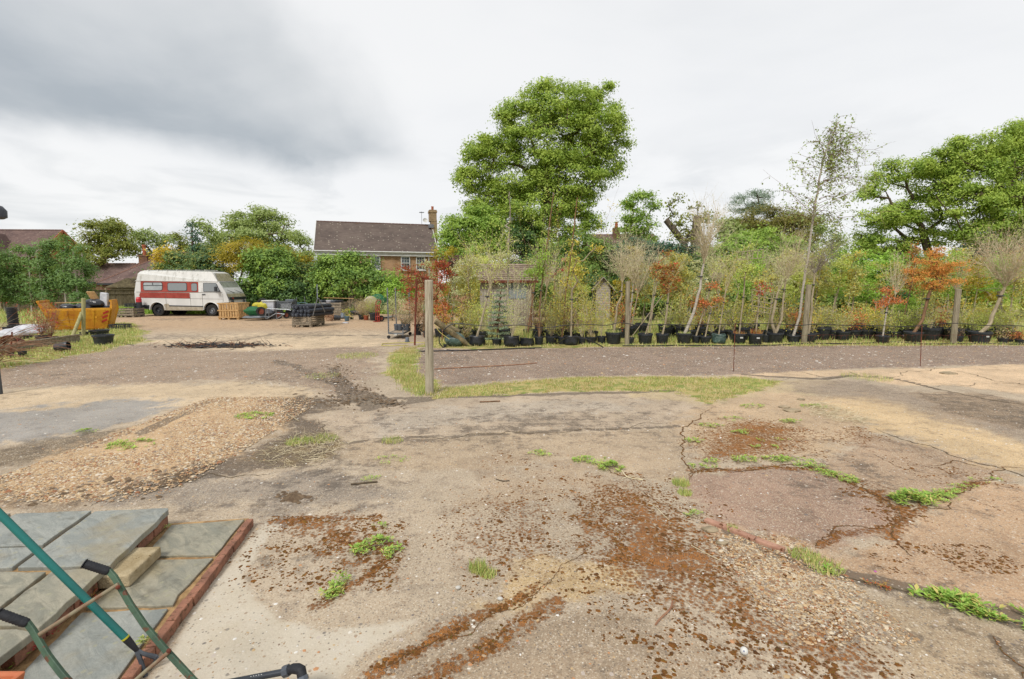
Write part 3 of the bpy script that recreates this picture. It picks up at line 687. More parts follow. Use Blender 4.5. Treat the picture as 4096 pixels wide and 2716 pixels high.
# far left house: two joined roofs
pl = PD(0, 546, 62)
fh = thing('tiled_house', 'large house at the far left with brown tile roofs and red barge boards', 'house', (pl.x - 4, 60, 0), RAD(3))
MB().prism([(0, 0), (9.6, 0), (9.6, 8), (0, 8)], 0, 5.2).build('wall', M_BRICK2, fh)
m = MB(); courses(m, (-.5, -.4, 5.2), (9.9, -.4, 5.2), (9.9, 4, 8.9), (-.5, 4, 8.9), 26); courses(m, (9.9, 8.4, 5.2), (-.5, 8.4, 5.2), (-.5, 4, 8.9), (9.9, 4, 8.9), 10)
courses(m, (-1, -3.6, 4.9), (6.2, -3.6, 4.9), (4.6, -.6, 8.2), (-1, -.6, 8.2), 22); courses(m, (6.2, -3.6, 4.9), (6.2, 2, 4.9), (4.6, 2, 8.2), (4.6, -.6, 8.2), 22)
m.build('roof', M_TILE2, fh)
m = MB(); ridge_tiles(m, (-.5, 4, 8.92), (9.9, 4, 8.92), .12, .4); ridge_tiles(m, (-1, -.6, 8.22), (4.6, -.6, 8.22), .12, .4); ridge_tiles(m, (4.6, -.6, 8.22), (6.2, -3.6, 4.92), .12, .4); m.build('ridge_tiles', M_TILE2, fh)
m = MB(); m.bar((9.95, -.4, 5.15), (9.95, 4, 8.85), .08, .26); m.bar((9.95, 8.4, 5.15), (9.95, 4, 8.85), .08, .26); m.add([(9.8, 0, 5.2), (9.8, 8, 5.2), (9.8, 4, 8.7)], [(0, 1, 2)]); m.build('barge_board', M_TERRA, fh)
# hidden cottage chimney among the trees, right of centre
p = PD(1430, 522, 52); hc = thing('cottage', 'cottage roof almost hidden by trees with one orange chimney pot showing', 'house', (p.x - 3.0, 51, 0))
MB().prism([(0, 0), (7, 0), (7, 6), (0, 6)], 0, 5.0).build('wall', M_BRICK2, hc)
m = MB(); courses(m, (-.3, -.3, 4.9), (7.3, -.3, 4.9), (7.3, 3, 7.4), (-.3, 3, 7.4), 12); courses(m, (7.3, 6.3, 4.9), (-.3, 6.3, 4.9), (-.3, 3, 7.4), (7.3, 3, 7.4), 6); m.build('roof', M_TILE2, hc)
MB().box((3.0, 2.4, 7.4), (.7, .7, 1.2)).build('chimney', M_BRICK2, hc)
MB().lathe([(.17, 0), (.2, .15), (.16, .2), (.18, .4), (.14, .42), (.17, .62), (.12, .64)], 10, (3.0, 2.4, 8.0), cap1=True).build('chimney_pot', M_TERRA, hc)

# close-boarded fence
fence = thing('board_fence', 'weathered close-boarded wooden fence with concrete posts behind the birches and van', 'fence', (-20, 45, 0))
pts = [(-44, 33), (-38, 36), (-33, 39.5), (-28.5, 43.5), (-22, 45)]
fp = []
for (ax, ay), (bx, by) in zip(pts[:-1], pts[1:]):
    n = int(math.hypot(bx - ax, by - ay) / 1.85)
    for i in range(n): fp.append((ax + (bx - ax) * i / n, ay + (by - ay) * i / n))
fp.append(pts[-1])
for i, (x, y) in enumerate(fp):
    MB().box((x + 20, y - 45, .82), (.11, .11, 1.68)).build('post', M_CONC, fence)
    if i + 1 < len(fp):
        x2, y2 = fp[i + 1]; a = Vector((x + 20, y - 45, 0)); b = Vector((x2 + 20, y2 - 45, 0)); m = MB(); k = 16
        for j in range(k):
            p0 = a.lerp(b, (j + .02) / k); p1 = a.lerp(b, (j + 1.1) / k); off = Vector((0, -.012 * (j % 2), 0))
            m.bar(p0 + off + Vector((0, 0, .78)), p1 + off + Vector((0, 0, .78)), .02, 1.42 + U(-.02, .02))
        m.bar(a + Vector((0, -.05, 1.52)), b + Vector((0, -.05, 1.52)), .07, .04)
        m.bar(a + Vector((0, -.05, 1.2)), b + Vector((0, -.05, 1.2)), .05, .08)
        m.build('fence_panel', M_FENCE, fence)

# timber sheds among the nursery stock
def T(x, y, Y): return P(x, y, Y)
def c5(x, y): return (1500 + x * .3507, 950 + y * .3507)
def c6(x, y): return (2100 + x * .38272, 900 + y * .38272)
def c7(x, y): return (2700 + x * .38272, 900 + y * .38272)
def c8(x, y): return (3396 + x * .38272, 900 + y * .38272)
def c1(x, y): return (x * .44643, 800 + y * .44643)
def c2(x, y): return (450 + x * .29598, 950 + y * .29598)
def c3(x, y): return (950 + x * .29598, 1100 + y * .29598)
YS = 24.0
a = P(*c5(1195, 490), YS); b = P(*c5(1810, 480), YS)
sh = thing('garden_shed', 'silvery weathered timber shed with a pale blue-grey window panel behind the saplings', 'shed', (a.x, YS, 0))
W = b.x - a.x
n = 16
for i in range(n):
    MB().box(((i + .5) * W / n, 0, a.z / 2), (W / n - .012, .03 + .01 * (i % 2), a.z)).build('board', M_OAK, sh)
MB().prism([(0, .03), (W, .03), (W, 1.9), (0, 1.9)], 0, a.z - .02).build('wall', M_OAK, sh)
fr = MB().box((W * .68, -.03, a.z - .48), (W * .36, .03, .82)).build('window', pmat('faded_blue_panel', A(158, 170, 178), A(140, 150, 156), 2, .35, bump=.02), sh)
m = MB(); courses(m, (-.2, -.25, a.z - .02), (W + .2, -.25, a.z - .02), (W + .2, .95, a.z + .85), (-.2, .95, a.z + .85), 9, .03); courses(m, (W + .2, 2.1, a.z), (-.2, 2.1, a.z), (-.2, .95, a.z + .85), (W + .2, .95, a.z + .85), 9, .03)
m.build('roof', pmat('cedar_shingles', A(166, 148, 130), A(132, 114, 98), 6, .9, isl=.1), sh)
MB().box((W / 2, -.28, a.z - .05), (W + .44, .04, .12)).build('fascia', M_RUST, sh)
# little gabled shed with shiplap front
a = P(*c6(745, 640), 27.5); b = P(*c6(890, 655), 27.5); t = P(*c6(795, 545), 27.5)
s2 = thing('gabled_shed', 'narrow shiplap garden shed with a steep gable and pale grey boards', 'shed', (a.x, 27.5, 0), RAD(-8))
W = b.x - a.x; Hh = a.z; k = int(Hh / .13)
for i in range(k):
    MB().box((W / 2, -.005, (i + .5) * Hh / k), (W, .03, Hh / k - .015), Matrix.Rotation(RAD(-5), 3, 'X')).build('board', M_OAK, s2)
MB().prism([(0.02, .02), (W - .02, .02), (W - .02, 2.4), (0.02, 2.4)], 0, Hh).build('wall', M_OAK, s2)
zt = t.z - Hh
m = MB()
for i in range(5):
    f0 = i / 5; w0 = W * (1 - f0)
    m.box((W / 2, -.005, Hh + (i + .5) * zt * .85 / 5), (w0, .03, zt * .85 / 5 - .012))
m.build('gable', M_OAK, s2)
m = MB(); courses(m, (-.25, 2.6, Hh - .25), (-.25, -.15, Hh - .25), (W / 2, -.15, Hh + zt), (W / 2, 2.6, Hh + zt), 8, .03); courses(m, (W + .25, -.15, Hh - .25), (W + .25, 2.6, Hh - .25), (W / 2, 2.6, Hh + zt), (W / 2, -.15, Hh + zt), 8, .03)
m.build('roof', bpy.data.materials['cedar_shingles'], s2)
m = MB(); m.bar((-.25, -.17, Hh - .25), (W / 2, -.17, Hh + zt), .03, .13, (0, 1, 0)); m.bar((W + .25, -.17, Hh - .25), (W / 2, -.17, Hh + zt), .03, .13, (0, 1, 0)); m.build('barge_board', M_OAK, s2)

# ------------------------------------------------------------------ camper van
def vanpaint(name, c, st, th, sc=(1.2, 1.2, .35)):
    return pmat(name, c, tuple(v * .88 for v in c), 1.3, .42, bump=.0, spec=.5, spot=(tuple(.5 * (a_ + b_) for a_, b_ in zip(st, c)), 3.0, th), stretch=sc)
M_VW = vanpaint('van_white', A(246, 246, 243), A(196, 188, 168), .68)
M_VR = vanpaint('van_roof_grimy', A(238, 237, 232), A(160, 158, 146), .56, (2.2, 2.2, .25))
M_VGREEN = vanpaint('van_roof_algae', A(196, 188, 158), A(122, 110, 66), .47, (2.5, 2.5, .3))
M_VRED = pmat('red_oxide_paint', A(182, 78, 66), A(158, 60, 48), 2, .6, bump=.05)
M_VGLASS = bpy.data.materials.new('van_glass'); M_VGLASS.use_nodes = True
_b = M_VGLASS.node_tree.nodes['Principled BSDF']; _b.inputs['Base Color'].default_value = (.20, .22, .23, 1); _b.inputs['Roughness'].default_value = .25; _b.inputs['Specular IOR Level'].default_value = .6
M_SCREEN = pmat('dirty_windscreen', A(184, 190, 178), A(150, 154, 138), 3, .3, bump=.0, spec=.8)
K = .29598 / FPX * 30.5
def vx(cx): return (cx - 320) * K
def vz(cy): return (1078 - cy) * K
ox = (545 - 2048) / FPX * 30.5
van = thing('camper_van', 'old white high-roof camper van with red-oxide panels round its side windows', 'van', (ox, 30.5, 0))
BW = 2.0
def ring(poly, wfun):
    m = MB(); n = len(poly)
    near = [(x, wfun(z), z) for x, z in poly]; far_ = [(x, BW - wfun(z), z) for x, z in poly]
    m.add(near + far_, [(i, (i + 1) % n, n + (i + 1) % n, n + i) for i in range(n)])
    return m, n
def arch(cx, r, zb, n=9):
    return [(cx - r * cos(pi * i / (n - 1)), vz(1005) + r * sin(pi * i / (n - 1))) for i in range(n)]
RW, FW = vx(612), vx(1335); RR = .37
# lower body with wheel arches
def lower(y, flip):
    zb, zt = .46, vz(758)
    poly = [(vx(328), zb)] + [(RW - .48, zb)] + [(RW - .47 * cos(pi * i / 10), .40 + .47 * sin(pi * i / 10)) for i in range(11)] + [(RW + .48, zb), (FW - .48, zb)] + \
        [(FW - .47 * cos(pi * i / 10), .40 + .47 * sin(pi * i / 10)) for i in range(11)] + [(FW + .48, zb), (vx(1585), zb), (vx(1578), vz(860)), (vx(1550), vz(775)), (vx(1545), zt), (vx(318), zt), (vx(316), vz(860))]
    return poly
pl_ = lower(0, 0)
MB().prismY(pl_, 0, BW).build('body', M_VW, van, bevel=.03)
def wf(z): return max(0, (z - vz(758))) * .075
up = [(vx(318), vz(758)), (vx(1546), vz(758)), (vx(1452), vz(612)), (vx(345), vz(600))]
m, n_ = ring(up, wf)
m.add([(x, wf(z), z) for x, z in up], [(0, 1, 2, 3)]); m.add([(x, BW - wf(z), z) for x, z in up], [(3, 2, 1, 0)])
m.build('cabin', M_VW, van, bevel=.03)
rf = [(vx(342), vz(600)), (vx(1440), vz(613)), (vx(1375), vz(500)), (vx(1330), vz(478)), (vx(400), vz(462)), (vx(372), vz(475)), (vx(360), vz(505))]
def wr(z): return .09 + max(0, z - vz(600)) * .16 + max(0, z - vz(490)) * 2.2
m, n_ = ring(rf, wr)
m.add([(x, wr(z), z) for x, z in rf], [tuple(range(n_))]); m.add([(x, BW - wr(z), z) for x, z in rf], [tuple(range(n_))[::-1]])
m.build('high_roof', M_VR, van, bevel=.04)
m = MB(); m.add([(vx(1442), .10, vz(611)), (vx(1442) + .01, BW - .10, vz(611)), (vx(1379), BW - .3, vz(502)), (vx(1379), .3, vz(502))], [(0, 1, 2, 3)])
ro = m.build('roof_front', M_VGREEN, van); ro.location = (.02, 0, .01)
m = MB()
for x in (470, 600, 730, 860, 990, 1120, 1240): m.box((vx(x), BW / 2, vz(459)), (.05, 1.35, .05))
m.build('roof_ribs', M_VR, van)
MB().bar((vx(338), .05, vz(600)), (vx(1446), .05, vz(613)), .05, .035).build('gutter', M_VW, van)
# paint patches, 4 mm proud
def patch(name, mt, pts, y=-.004, th=.006, par=None, tilt=True):
    m = MB(); n = len(pts)
    vs = [(x, y + (wf(z) if tilt else 0), z) for x, z in pts] + [(x, y + th + (wf(z) if tilt else 0), z) for x, z in pts]
    m.add(vs, [tuple(range(n)), tuple(range(n, 2 * n))[::-1]] + [((i + 1) % n, i, n + i, n + (i + 1) % n) for i in range(n)])
    return m.build(name, mt, par or van)
patch('red_panel', M_VRED, [(vx(402), vz(755)), (vx(1180), vz(760)), (vx(1180), vz(618)), (vx(405), vz(602))])
patch('red_stripe', M_VRED, [(vx(385), vz(828)), (vx(1060), vz(838)), (vx(1060), vz(764)), (vx(398), vz(757)), (vx(380), vz(790))])
M_FILL = pmat('body_filler', A(200, 190, 170), A(176, 164, 142), 5, .8)
patch('filler_patch', M_FILL, [(vx(700), vz(998)), (vx(1230), vz(1000)), (vx(1230), vz(955)), (vx(790), vz(945)), (vx(760), vz(908)), (vx(715), vz(912)), (vx(690), vz(935))])
patch('sill_trim', M_BLACK, [(vx(330), vz(975)), (vx(500), vz(975)), (vx(506), vz(928)), (vx(330), vz(925))], y=-.012)
patch('sill_trim', M_BLACK, [(vx(770), vz(945)), (vx(1232), vz(952)), (vx(1232), vz(940)), (vx(770), vz(930))], y=-.012)
m = MB()
for x in (735, 1066, 1228): m.box((vx(x), -.003, vz(875)), (.015, .01, (vz(758) - vz(950))))
m.box((vx(1505), -.003, vz(830)), (.015, .01, .5))
m.bar((vx(325), -.003, vz(828)), (vx(1500), -.003, vz(848)), .01, .012)
m.bar((vx(345), .0, vz(752)), (vx(1500), .0, vz(760)), .02, .02)
m.bar((vx(1232), .06, vz(620)), (vx(1228), 0, vz(758)), .01, .015)
m.build('door_seams', pmat('seam_grey', A(128, 124, 116), rough=.8), van)
def win(x0, y0, x1, y1, par, split=False, mt=None):
    r = .08
    P4 = [(x0 + 14, y0), (x1 - 14, y0), (x1, y0 + 14), (x1, y1 - 14), (x1 - 14, y1), (x0 + 14, y1), (x0, y1 - 14), (x0, y0 + 14)]
    fo = patch('window', M_BLACK, [(vx(a), vz(b)) for a, b in P4], y=-.014)
    P5 = [((a - (x0 + x1) / 2) * .95 + (x0 + x1) / 2, (b - (y0 + y1) / 2) * .90 + (y0 + y1) / 2) for a, b in P4]
    g_ = patch('pane', mt or M_VGLASS, [(vx(a), vz(b)) for a, b in P5], y=-.018, par=fo)
    if split:
        mm = MB(); yy = -.022 + wf(vz(665)); mm.box((vx((x0 + x1) / 2), yy, vz(665)), (vx(x1) - vx(x0) - .06, .02, .035)); mm.box((vx((x0 + x1) / 2), yy + .005, vz(645)), (.03, .02, .14)); mm.build('glazing_bar', M_BLACK, fo)
    return fo
win(440, 622, 700, 732, van, True, pmat('pale_pane', A(168, 176, 180), A(190, 196, 198), 2, .2, bump=.0, spec=.6))
win(766, 628, 1028, 738, van); win(1086, 634, 1164, 742, van)
dw = patch('window', M_BLACK, [(vx(1246), vz(632)), (vx(1420), vz(634)), (vx(1478), vz(750)), (vx(1246), vz(748))], y=-.014)
patch('pane', M_VGLASS, [(vx(1252), vz(638)), (vx(1416), vz(640)), (vx(1466), vz(744)), (vx(1252), vz(742))], y=-.018, par=dw)
# windscreen on the slanted front
def front(pts, off, name, mt, par=None):      # pts: (u across 0..1, v down the screen 0..1)
    a = Vector((vx(1452), 0, vz(612))); b = Vector((vx(1548), 0, vz(775))); nrm = Vector((-(b.z - a.z), 0, (b.x - a.x))).normalized()
    if nrm.x < 0: nrm = -nrm
    m = MB(); vs = []
    for u, v in pts:
        p = a.lerp(b, v); w0 = wf(p.z); vs.append(p + nrm * off + Vector((0, w0 + u * (BW - 2 * w0), 0)))
    m.add(vs + [v - nrm * .01 for v in vs], [tuple(range(len(vs))), tuple(range(len(vs), 2 * len(vs)))[::-1]] + [((i + 1) % len(vs), i, len(vs) + i, len(vs) + (i + 1) % len(vs)) for i in range(len(vs))])
    return m.build(name, mt, par or van)
ws = front([(.03, .03), (.97, .03), (.98, .97), (.02, .97)], .012, 'windscreen', M_BLACK)
front([(.05, .07), (.95, .07), (.96, .93), (.04, .93)], .018, 'pane', M_SCREEN, ws)
a = Vector((vx(1545), 0, vz(768))); m = MB()
for u in (.45, .85): m.bar((a.x + .05, BW * u, a.z + .0), (a.x - .1, BW * (u - .28), a.z + .2), .02, .02)
m.build('wiper', M_BLACK, van)
front_ = MB().add([(vx(1552), .02, vz(777)), (vx(1552), BW - .02, vz(777)), (vx(1578), BW - .02, vz(822)), (vx(1578), .02, vz(822))], [(0, 1, 2, 3)]).build('bonnet', M_VGREEN, van); front_.location = (.015, 0, 0)
m = MB().box((vx(1588), BW / 2, vz(840)), (.05, BW - .1, .17)); gr = m.build('grille', M_BLACK, van, bevel=.01)
MB().box((vx(1594), .35, vz(838)), (.06, .14, .09)).build('indicator', M_VRED, gr)
for y in (.35, BW - .35):
    MB().lathe([(.1, 0), (.1, .03), (.07, .05)], 14, (vx(1590), y, vz(880)), Matrix.Rotation(RAD(90), 3, 'Y'), cap1=True).build('headlight', M_GLASS, van)
MB().box((vx(1600), BW / 2, .55), (.14, BW, .2)).build('bumper', M_BLACK, van, bevel=.02)
MB().box((vx(310), BW / 2, .58), (.16, BW, .2)).build('bumper', M_BLACK, van, bevel=.02)
m = MB().box((vx(1447), -.24, vz(712)), (.16, .12, .3)); mi = m.build('mirror', M_BLACK, van, bevel=.02)
MB().tube([(vx(1430), .05, vz(650)), (vx(1446), -.22, vz(672)), (vx(1446), -.22, vz(760)), (vx(1440), .0, vz(768))], .012, 6).build('mirror_arm', M_BLACK, mi)
MB().box((vx(1250), -.02, vz(785)), (.2, .03, .06)).build('door_handle', M_BLACK, van, bevel=.008)
MB().lathe([(.045, 0), (.045, .02)], 12, (vx(379), -.01, vz(898)), Matrix.Rotation(RAD(90), 3, 'X'), cap1=True).build('fuel_cap', M_BLACK, van)
MB().box((vx(322) - .02, .12, vz(800)), (.04, .14, .4)).build('tail_light', M_VRED, van)
MB().box((3, BW / 2, .5), (5.2, BW - .5, .16)).build('chassis', M_BLACK, van)
for wx_, hub in ((RW, M_BLACK), (FW, M_GALV)):
    for y in (.06, BW - .28):
        wh = MB().lathe([(.20, 0), (.33, -.01), (RR, .04), (RR, .18), (.33, .22), (.2, .22)], 26, (wx_, y, RR), Matrix.Rotation(RAD(-90), 3, 'X'), cap0=False).build('wheel', M_RUBBER, van, smooth=True)
        MB().lathe([(.0, .06), (.07, .03), (.09, .07), (.17, .09), (.2, .02), (.21, .02)], 20, (wx_, y, RR), Matrix.Rotation(RAD(-90), 3, 'X'), cap0=False).build('hub', hub, wh, smooth=True)
        MB().lathe([(.46, .1), (.46, .5)], 20, (wx_, y - .05, .40), Matrix.Rotation(RAD(-90), 3, 'X'), cap0=False, cap1=True).build('wheel_arch', M_BLACK, van)
for cx_ in (RW, FW):
    m = MB(); m.tube([(cx_ - .49 * cos(pi * i / 12), -.008, .40 + .49 * sin(pi * i / 12)) for i in range(13)], .022, 6); m.build('arch_trim', M_VW, van)
# ------------------------------------------------------------------ vegetation
def tube_arrays(P0, P1, R0, R1, n=5):
    P0, P1 = np.asarray(P0, float), np.asarray(P1, float); d = P1 - P0; d /= np.linalg.norm(d, axis=1, keepdims=True) + 1e-9
    up = np.where(np.abs(d[:, 2:3]) > .95, np.array([[1., 0, 0]]), np.array([[0, 0, 1.]]))
    a = np.cross(d, up); a /= np.linalg.norm(a, axis=1, keepdims=True) + 1e-9; b = np.cross(a, d)
    t = 2 * pi * np.arange(n) / n
    ringv = a[:, None] * np.cos(t)[None, :, None] + b[:, None] * np.sin(t)[None, :, None]
    V = np.concatenate([P0[:, None] + ringv * np.asarray(R0)[:, None, None], P1[:, None] + ringv * np.asarray(R1)[:, None, None]], 1).reshape(-1, 3)
    k = np.arange(n); q = np.stack([k, (k + 1) % n, n + (k + 1) % n, n + k], 1)
    Fc = (q[None] + (np.arange(len(P0)) * 2 * n)[:, None, None]).reshape(-1, 4)
    return V, Fc

def skeleton(trunk, r0, targets, r_tip=.02, jit=.035, n=5):
    """trunk: polyline; limbs grow greedily from it to every target"""
    nodes = []; par = []
    T_ = [Vector(p) for p in trunk]
    for i in range(len(T_) - 1):
        for k in range(4):
            nodes.append(T_[i].lerp(T_[i + 1], k / 4)); par.append(len(nodes) - 2)
    nodes.append(T_[-1]); par.append(len(nodes) - 2); nt = len(nodes)
    arr = [tuple(p) for p in nodes]
    top = T_[-1]; base_z = T_[0].z + (T_[-1].z - T_[0].z) * .35
    tg = sorted(targets, key=lambda t: (Vector(t) - top).length)
    tips = []
    for t in tg:
        t = Vector(t); A_ = np.array(arr); dv = np.linalg.norm(A_ - np.array(t), axis=1)
        dv = dv + np.where(A_[:, 2] > t.z, (A_[:, 2] - t.z) * 1.5, 0) + np.where(A_[:, 2] < base_z, 50, 0)
        j = int(dv.argmin()); s = nodes[j]; d = (t - s).length
        k = max(1, min(4, int(d / max(.25, r0 * 2.2)))); pr = j
        for q in range(1, k + 1):
            f = q / k; p = s.lerp(t, f) + Vector((rng.gauss(0, jit * d), rng.gauss(0, jit * d), rng.gauss(0, jit * d) + .05 * d * sin(pi * f))) * (0 if q == k else 1)
            nodes.append(p); arr.append(tuple(p)); par.append(pr); pr = len(nodes) - 1
        tips.append(pr)
    cnt = np.zeros(len(nodes))
    for t in tips: cnt[t] += 1
    for i in range(len(nodes) - 1, 0, -1):
        if par[i] >= 0: cnt[par[i]] += cnt[i]
    tot = max(1, cnt[0])
    rad = r_tip + (r0 - r_tip) * .8 * (np.maximum(cnt, .3) / tot) ** .6
    for i in range(nt): rad[i] = max(rad[i], r0 * (1 - .45 * i / nt))
    ii = [i for i in range(1, len(nodes))]
    A_ = np.array(arr)
    P0 = A_[[par[i] for i in ii]]; P1 = A_[ii]
    return tube_arrays(P0, P1, np.minimum(rad[[par[i] for i in ii]], rad[ii] * 1.6), rad[ii], n)

BARK = {'grey': pmat('grey_bark', A(128, 116, 98), A(92, 82, 68), 5, .95, bump=.5, bscale=20, stretch=(3, 3, .8)),
        'dark': pmat('dark_bark', A(124, 108, 88), A(90, 78, 62), 5, .95, bump=.5, bscale=20, stretch=(3, 3, .8)),
        'birch': pmat('birch_bark', A(222, 214, 200), A(190, 180, 164), 4, .8, stretch=(2, 2, 6), c3=A(120, 104, 90)),
        'pale': pmat('pale_bark', A(196, 182, 152), A(164, 148, 120), 6, .85, stretch=(3, 3, 1)),
        'brown': pmat('brown_bark', A(160, 124, 92), A(124, 94, 68), 6, .9, stretch=(3, 3, 1)),
        'twig': pmat('bare_twigs', A(236, 222, 188, 1.3), A(208, 192, 156, 1.3), 6, .9),
        'redtwig': pmat('reddish_twigs', A(186, 140, 108), A(156, 110, 84), 6, .9),
        'greytwig': pmat('grey_twigs', A(190, 178, 166), A(150, 136, 122), 6, .9)}
KL = .95
def LM(name, a, b, t=.40, c3=None):
    a, b = [(q[0], q[1], q[2] + 14) for q in (a, b)]
    return leafmat(name, A(*a, KL), A(*b, KL), t, A(*c3, KL) if c3 else None)
LEAF = {'ash': LM('ash_leaves', (112, 146, 40), (190, 208, 84)), 'maple': LM('maple_leaves', (108, 148, 46), (180, 204, 84)),
        'oak': LM('oak_leaves', (104, 120, 38), (156, 158, 60)), 'oakl': LM('pale_oak_leaves', (124, 146, 66), (176, 190, 104)),
        'birch': LM('birch_leaves', (88, 122, 52), (134, 164, 84)), 'hedge': LM('hedge_leaves', (76, 112, 42), (150, 176, 74)),
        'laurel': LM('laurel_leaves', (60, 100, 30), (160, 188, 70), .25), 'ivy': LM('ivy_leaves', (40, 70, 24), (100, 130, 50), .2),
        'gold': LM('golden_leaves', (186, 160, 36), (226, 200, 66)), 'goldfir': LM('golden_conifer', (140, 132, 28), (196, 172, 40)),
        'ever': LM('evergreen_leaves', (52, 84, 38), (112, 138, 62), .25, (150, 150, 70)), 'yew': LM('yew_leaves', (92, 92, 26), (138, 132, 42), .2),
        'pine': LM('pine_needles', (98, 122, 92), (140, 160, 120), .2), 'conifer': LM('conifer_needles', (48, 82, 50), (76, 110, 68), .15),
        'lime': LM('lime_leaves', (124, 164, 44), (170, 204, 76)), 'olive': LM('olive_leaves', (158, 166, 80), (204, 204, 112), .35, (200, 176, 70)),
        'silver': LM('silvery_leaves', (172, 178, 112), (214, 212, 150), .35), 'red': LM('red_leaves', (146, 52, 30), (188, 82, 50), .3, (140, 112, 60)),
        'rust': LM('rust_leaves', (204, 110, 54), (224, 142, 80), .3, (170, 140, 70)), 'orange': LM('orange_needles', (212, 136, 50), (232, 164, 78), .3, (170, 150, 60)),
        'purple': LM('purple_leaves', (76, 40, 48), (104, 56, 60), .2), 'acer': LM('acer_leaves', (176, 40, 44), (206, 66, 60), .3),
        'brownred': LM('bronze_leaves', (156, 112, 52), (178, 154, 68), .3, (184, 72, 46)), 'dry': LM('dead_leaves', (190, 148, 104), (214, 178, 136), .3),
        'yellow': LM('yellow_leaves', (198, 176, 52), (222, 206, 88), .35, (150, 160, 60)), 'spruce': LM('blue_spruce', (120, 140, 96), (158, 172, 126), .15),
        'fresh': LM('fresh_leaves', (134, 170, 52), (178, 206, 84)), 'yg': LM('yellow_green_leaves', (172, 186, 72), (214, 220, 108), .35),
        'grass': LM('grass_blades', (136, 156, 66), (186, 196, 102), .3, (214, 198, 136)), 'drygrass': LM('dry_grass', (186, 166, 104), (214, 196, 138), .3, (150, 160, 70)),
        'weed': LM('weed_leaves', (120, 160, 46), (182, 210, 92), .3, (196, 184, 110)), 'dryfrond': LM('dry_fronds', (170, 144, 96), (196, 172, 124), .2)}

def crown_leaves(blobs, leaf, cover, lpc, clump, shell=.45, up=.5, flat=.6):
    """blobs: (centre, radii) ; leaves gathered in clumps near the crown surface"""
    Cs = []; Cn = []
    for c, r in blobs:
        area = pi * r[0] * r[2] * 1.0; n = max(3, int(area * cover / (leaf * leaf * .3) / lpc))
        nl = max(4, n // 7); d = nr.normal(0, 1, (nl, 3)); d /= np.linalg.norm(d, axis=1, keepdims=True)
        rad = nr.uniform(shell, 1.0, (nl, 1)) ** .7; ii = nr.integers(0, nl, n)
        lobe = nr.normal(0, 1, (n, 3)) * np.array([.16, .16, .09]) * nr.uniform(.5, 1.4, (nl, 1))[ii] if n > 20 else np.zeros((n, 3))
        Cs.append(np.array(c) + ((d * rad)[ii] + lobe) * np.array(r)); Cn.append(d[ii])
    Cs = np.concatenate(Cs); Cn = np.concatenate(Cn)
    n = len(Cs)
    cs = clump * nr.uniform(.5, 1.5, (n, 1, 1))
    off = nr.normal(0, 1, (n, lpc, 3)); off /= np.linalg.norm(off, axis=2, keepdims=True); off *= nr.uniform(0, 1, (n, lpc, 1)) ** .45 * 1.55
    off = off * cs * np.array([1, 1, flat])
    L = (Cs[:, None] + off).reshape(-1, 3)
    on = off / (np.linalg.norm(off, axis=2, keepdims=True) + 1e-6)
    N_ = (Cn[:, None] * .6 + on * .6).reshape(-1, 3) + np.array([0, 0, up])
    return Cs, L, N_

def big_tree(name, label, cat, Y, base_x, blobs, lm, bm='grey', r0=.3, cover=2.2, lpc=26, leafk=.0054, clumpk=1.0, trunk=None, group=None, dfac=.8, nlimb=90, shell=.4, asp=.55, up=.75, flat=.55, base_z=0., fork=.45):
    """blobs in d-pixels (cx, cy, rx, ry[, dy metres])"""
    b = PD(base_x, 700, Y); base = Vector((b.x, Y, base_z))
    t = thing(name, label, cat, base, 0, group)
    px = Y / (FPX / DS); B = []
    for q in blobs:
        cx, cy, rx, ry = q[:4]; dy = q[4] if len(q) > 4 else U(-.3, .3) * rx * px
        c = PD(cx, cy, Y) - base; c.y = dy; sh_ = 1.1 * leafk * Y * clumpk; B.append((tuple(c), (max(.25, rx * px - sh_), max(.3, dfac * (rx + ry) / 2 * px - sh_), max(.2, ry * px - sh_ * flat))))
    if r0 > .15:
        for (c, r) in list(B):
            for _ in range(4):
                a_ = U(-.5, pi + .5); k_ = U(.10, .26); B.append(((c[0] + r[0] * .9 * cos(a_), c[1] + U(-.4, .4) * r[1], c[2] + r[2] * .88 * sin(a_)), (r[0] * k_, r[1] * k_, r[2] * k_)))
    leaf = leafk * Y * (.84 if r0 > .11 else .95); Cs, Lp, Nn = crown_leaves(B, leaf, cover * (3.1 if r0 > .11 else 3.2), lpc, leaf * 2.5 * clumpk, shell, up, flat)
    Lp[:, 2] = np.maximum(Lp[:, 2], .05)
    V, Fc = leaf_arrays(Lp, Nn, leaf, asp, .55, tri=True); npmesh('crown' if r0 > .09 else 'foliage', V, Fc, LEAF[lm], t)
    cz = max(c[2] for c, r in B); cxm = float(np.mean([c[0] for c, r in B]))
    tr = trunk or [(0, 0, 0), (cxm * .15, 0, cz * .25), (cxm * .5, 0, cz * fork)]
    k = nr.permutation(len(Cs))[:nlimb]
    V, Fc = skeleton(tr, r0, [tuple(p) for p in Cs[k]], r_tip=max(.012, r0 * .06))
    npmesh('trunk' if r0 > .09 else 'stem', V, Fc, BARK[bm], t)
    return t

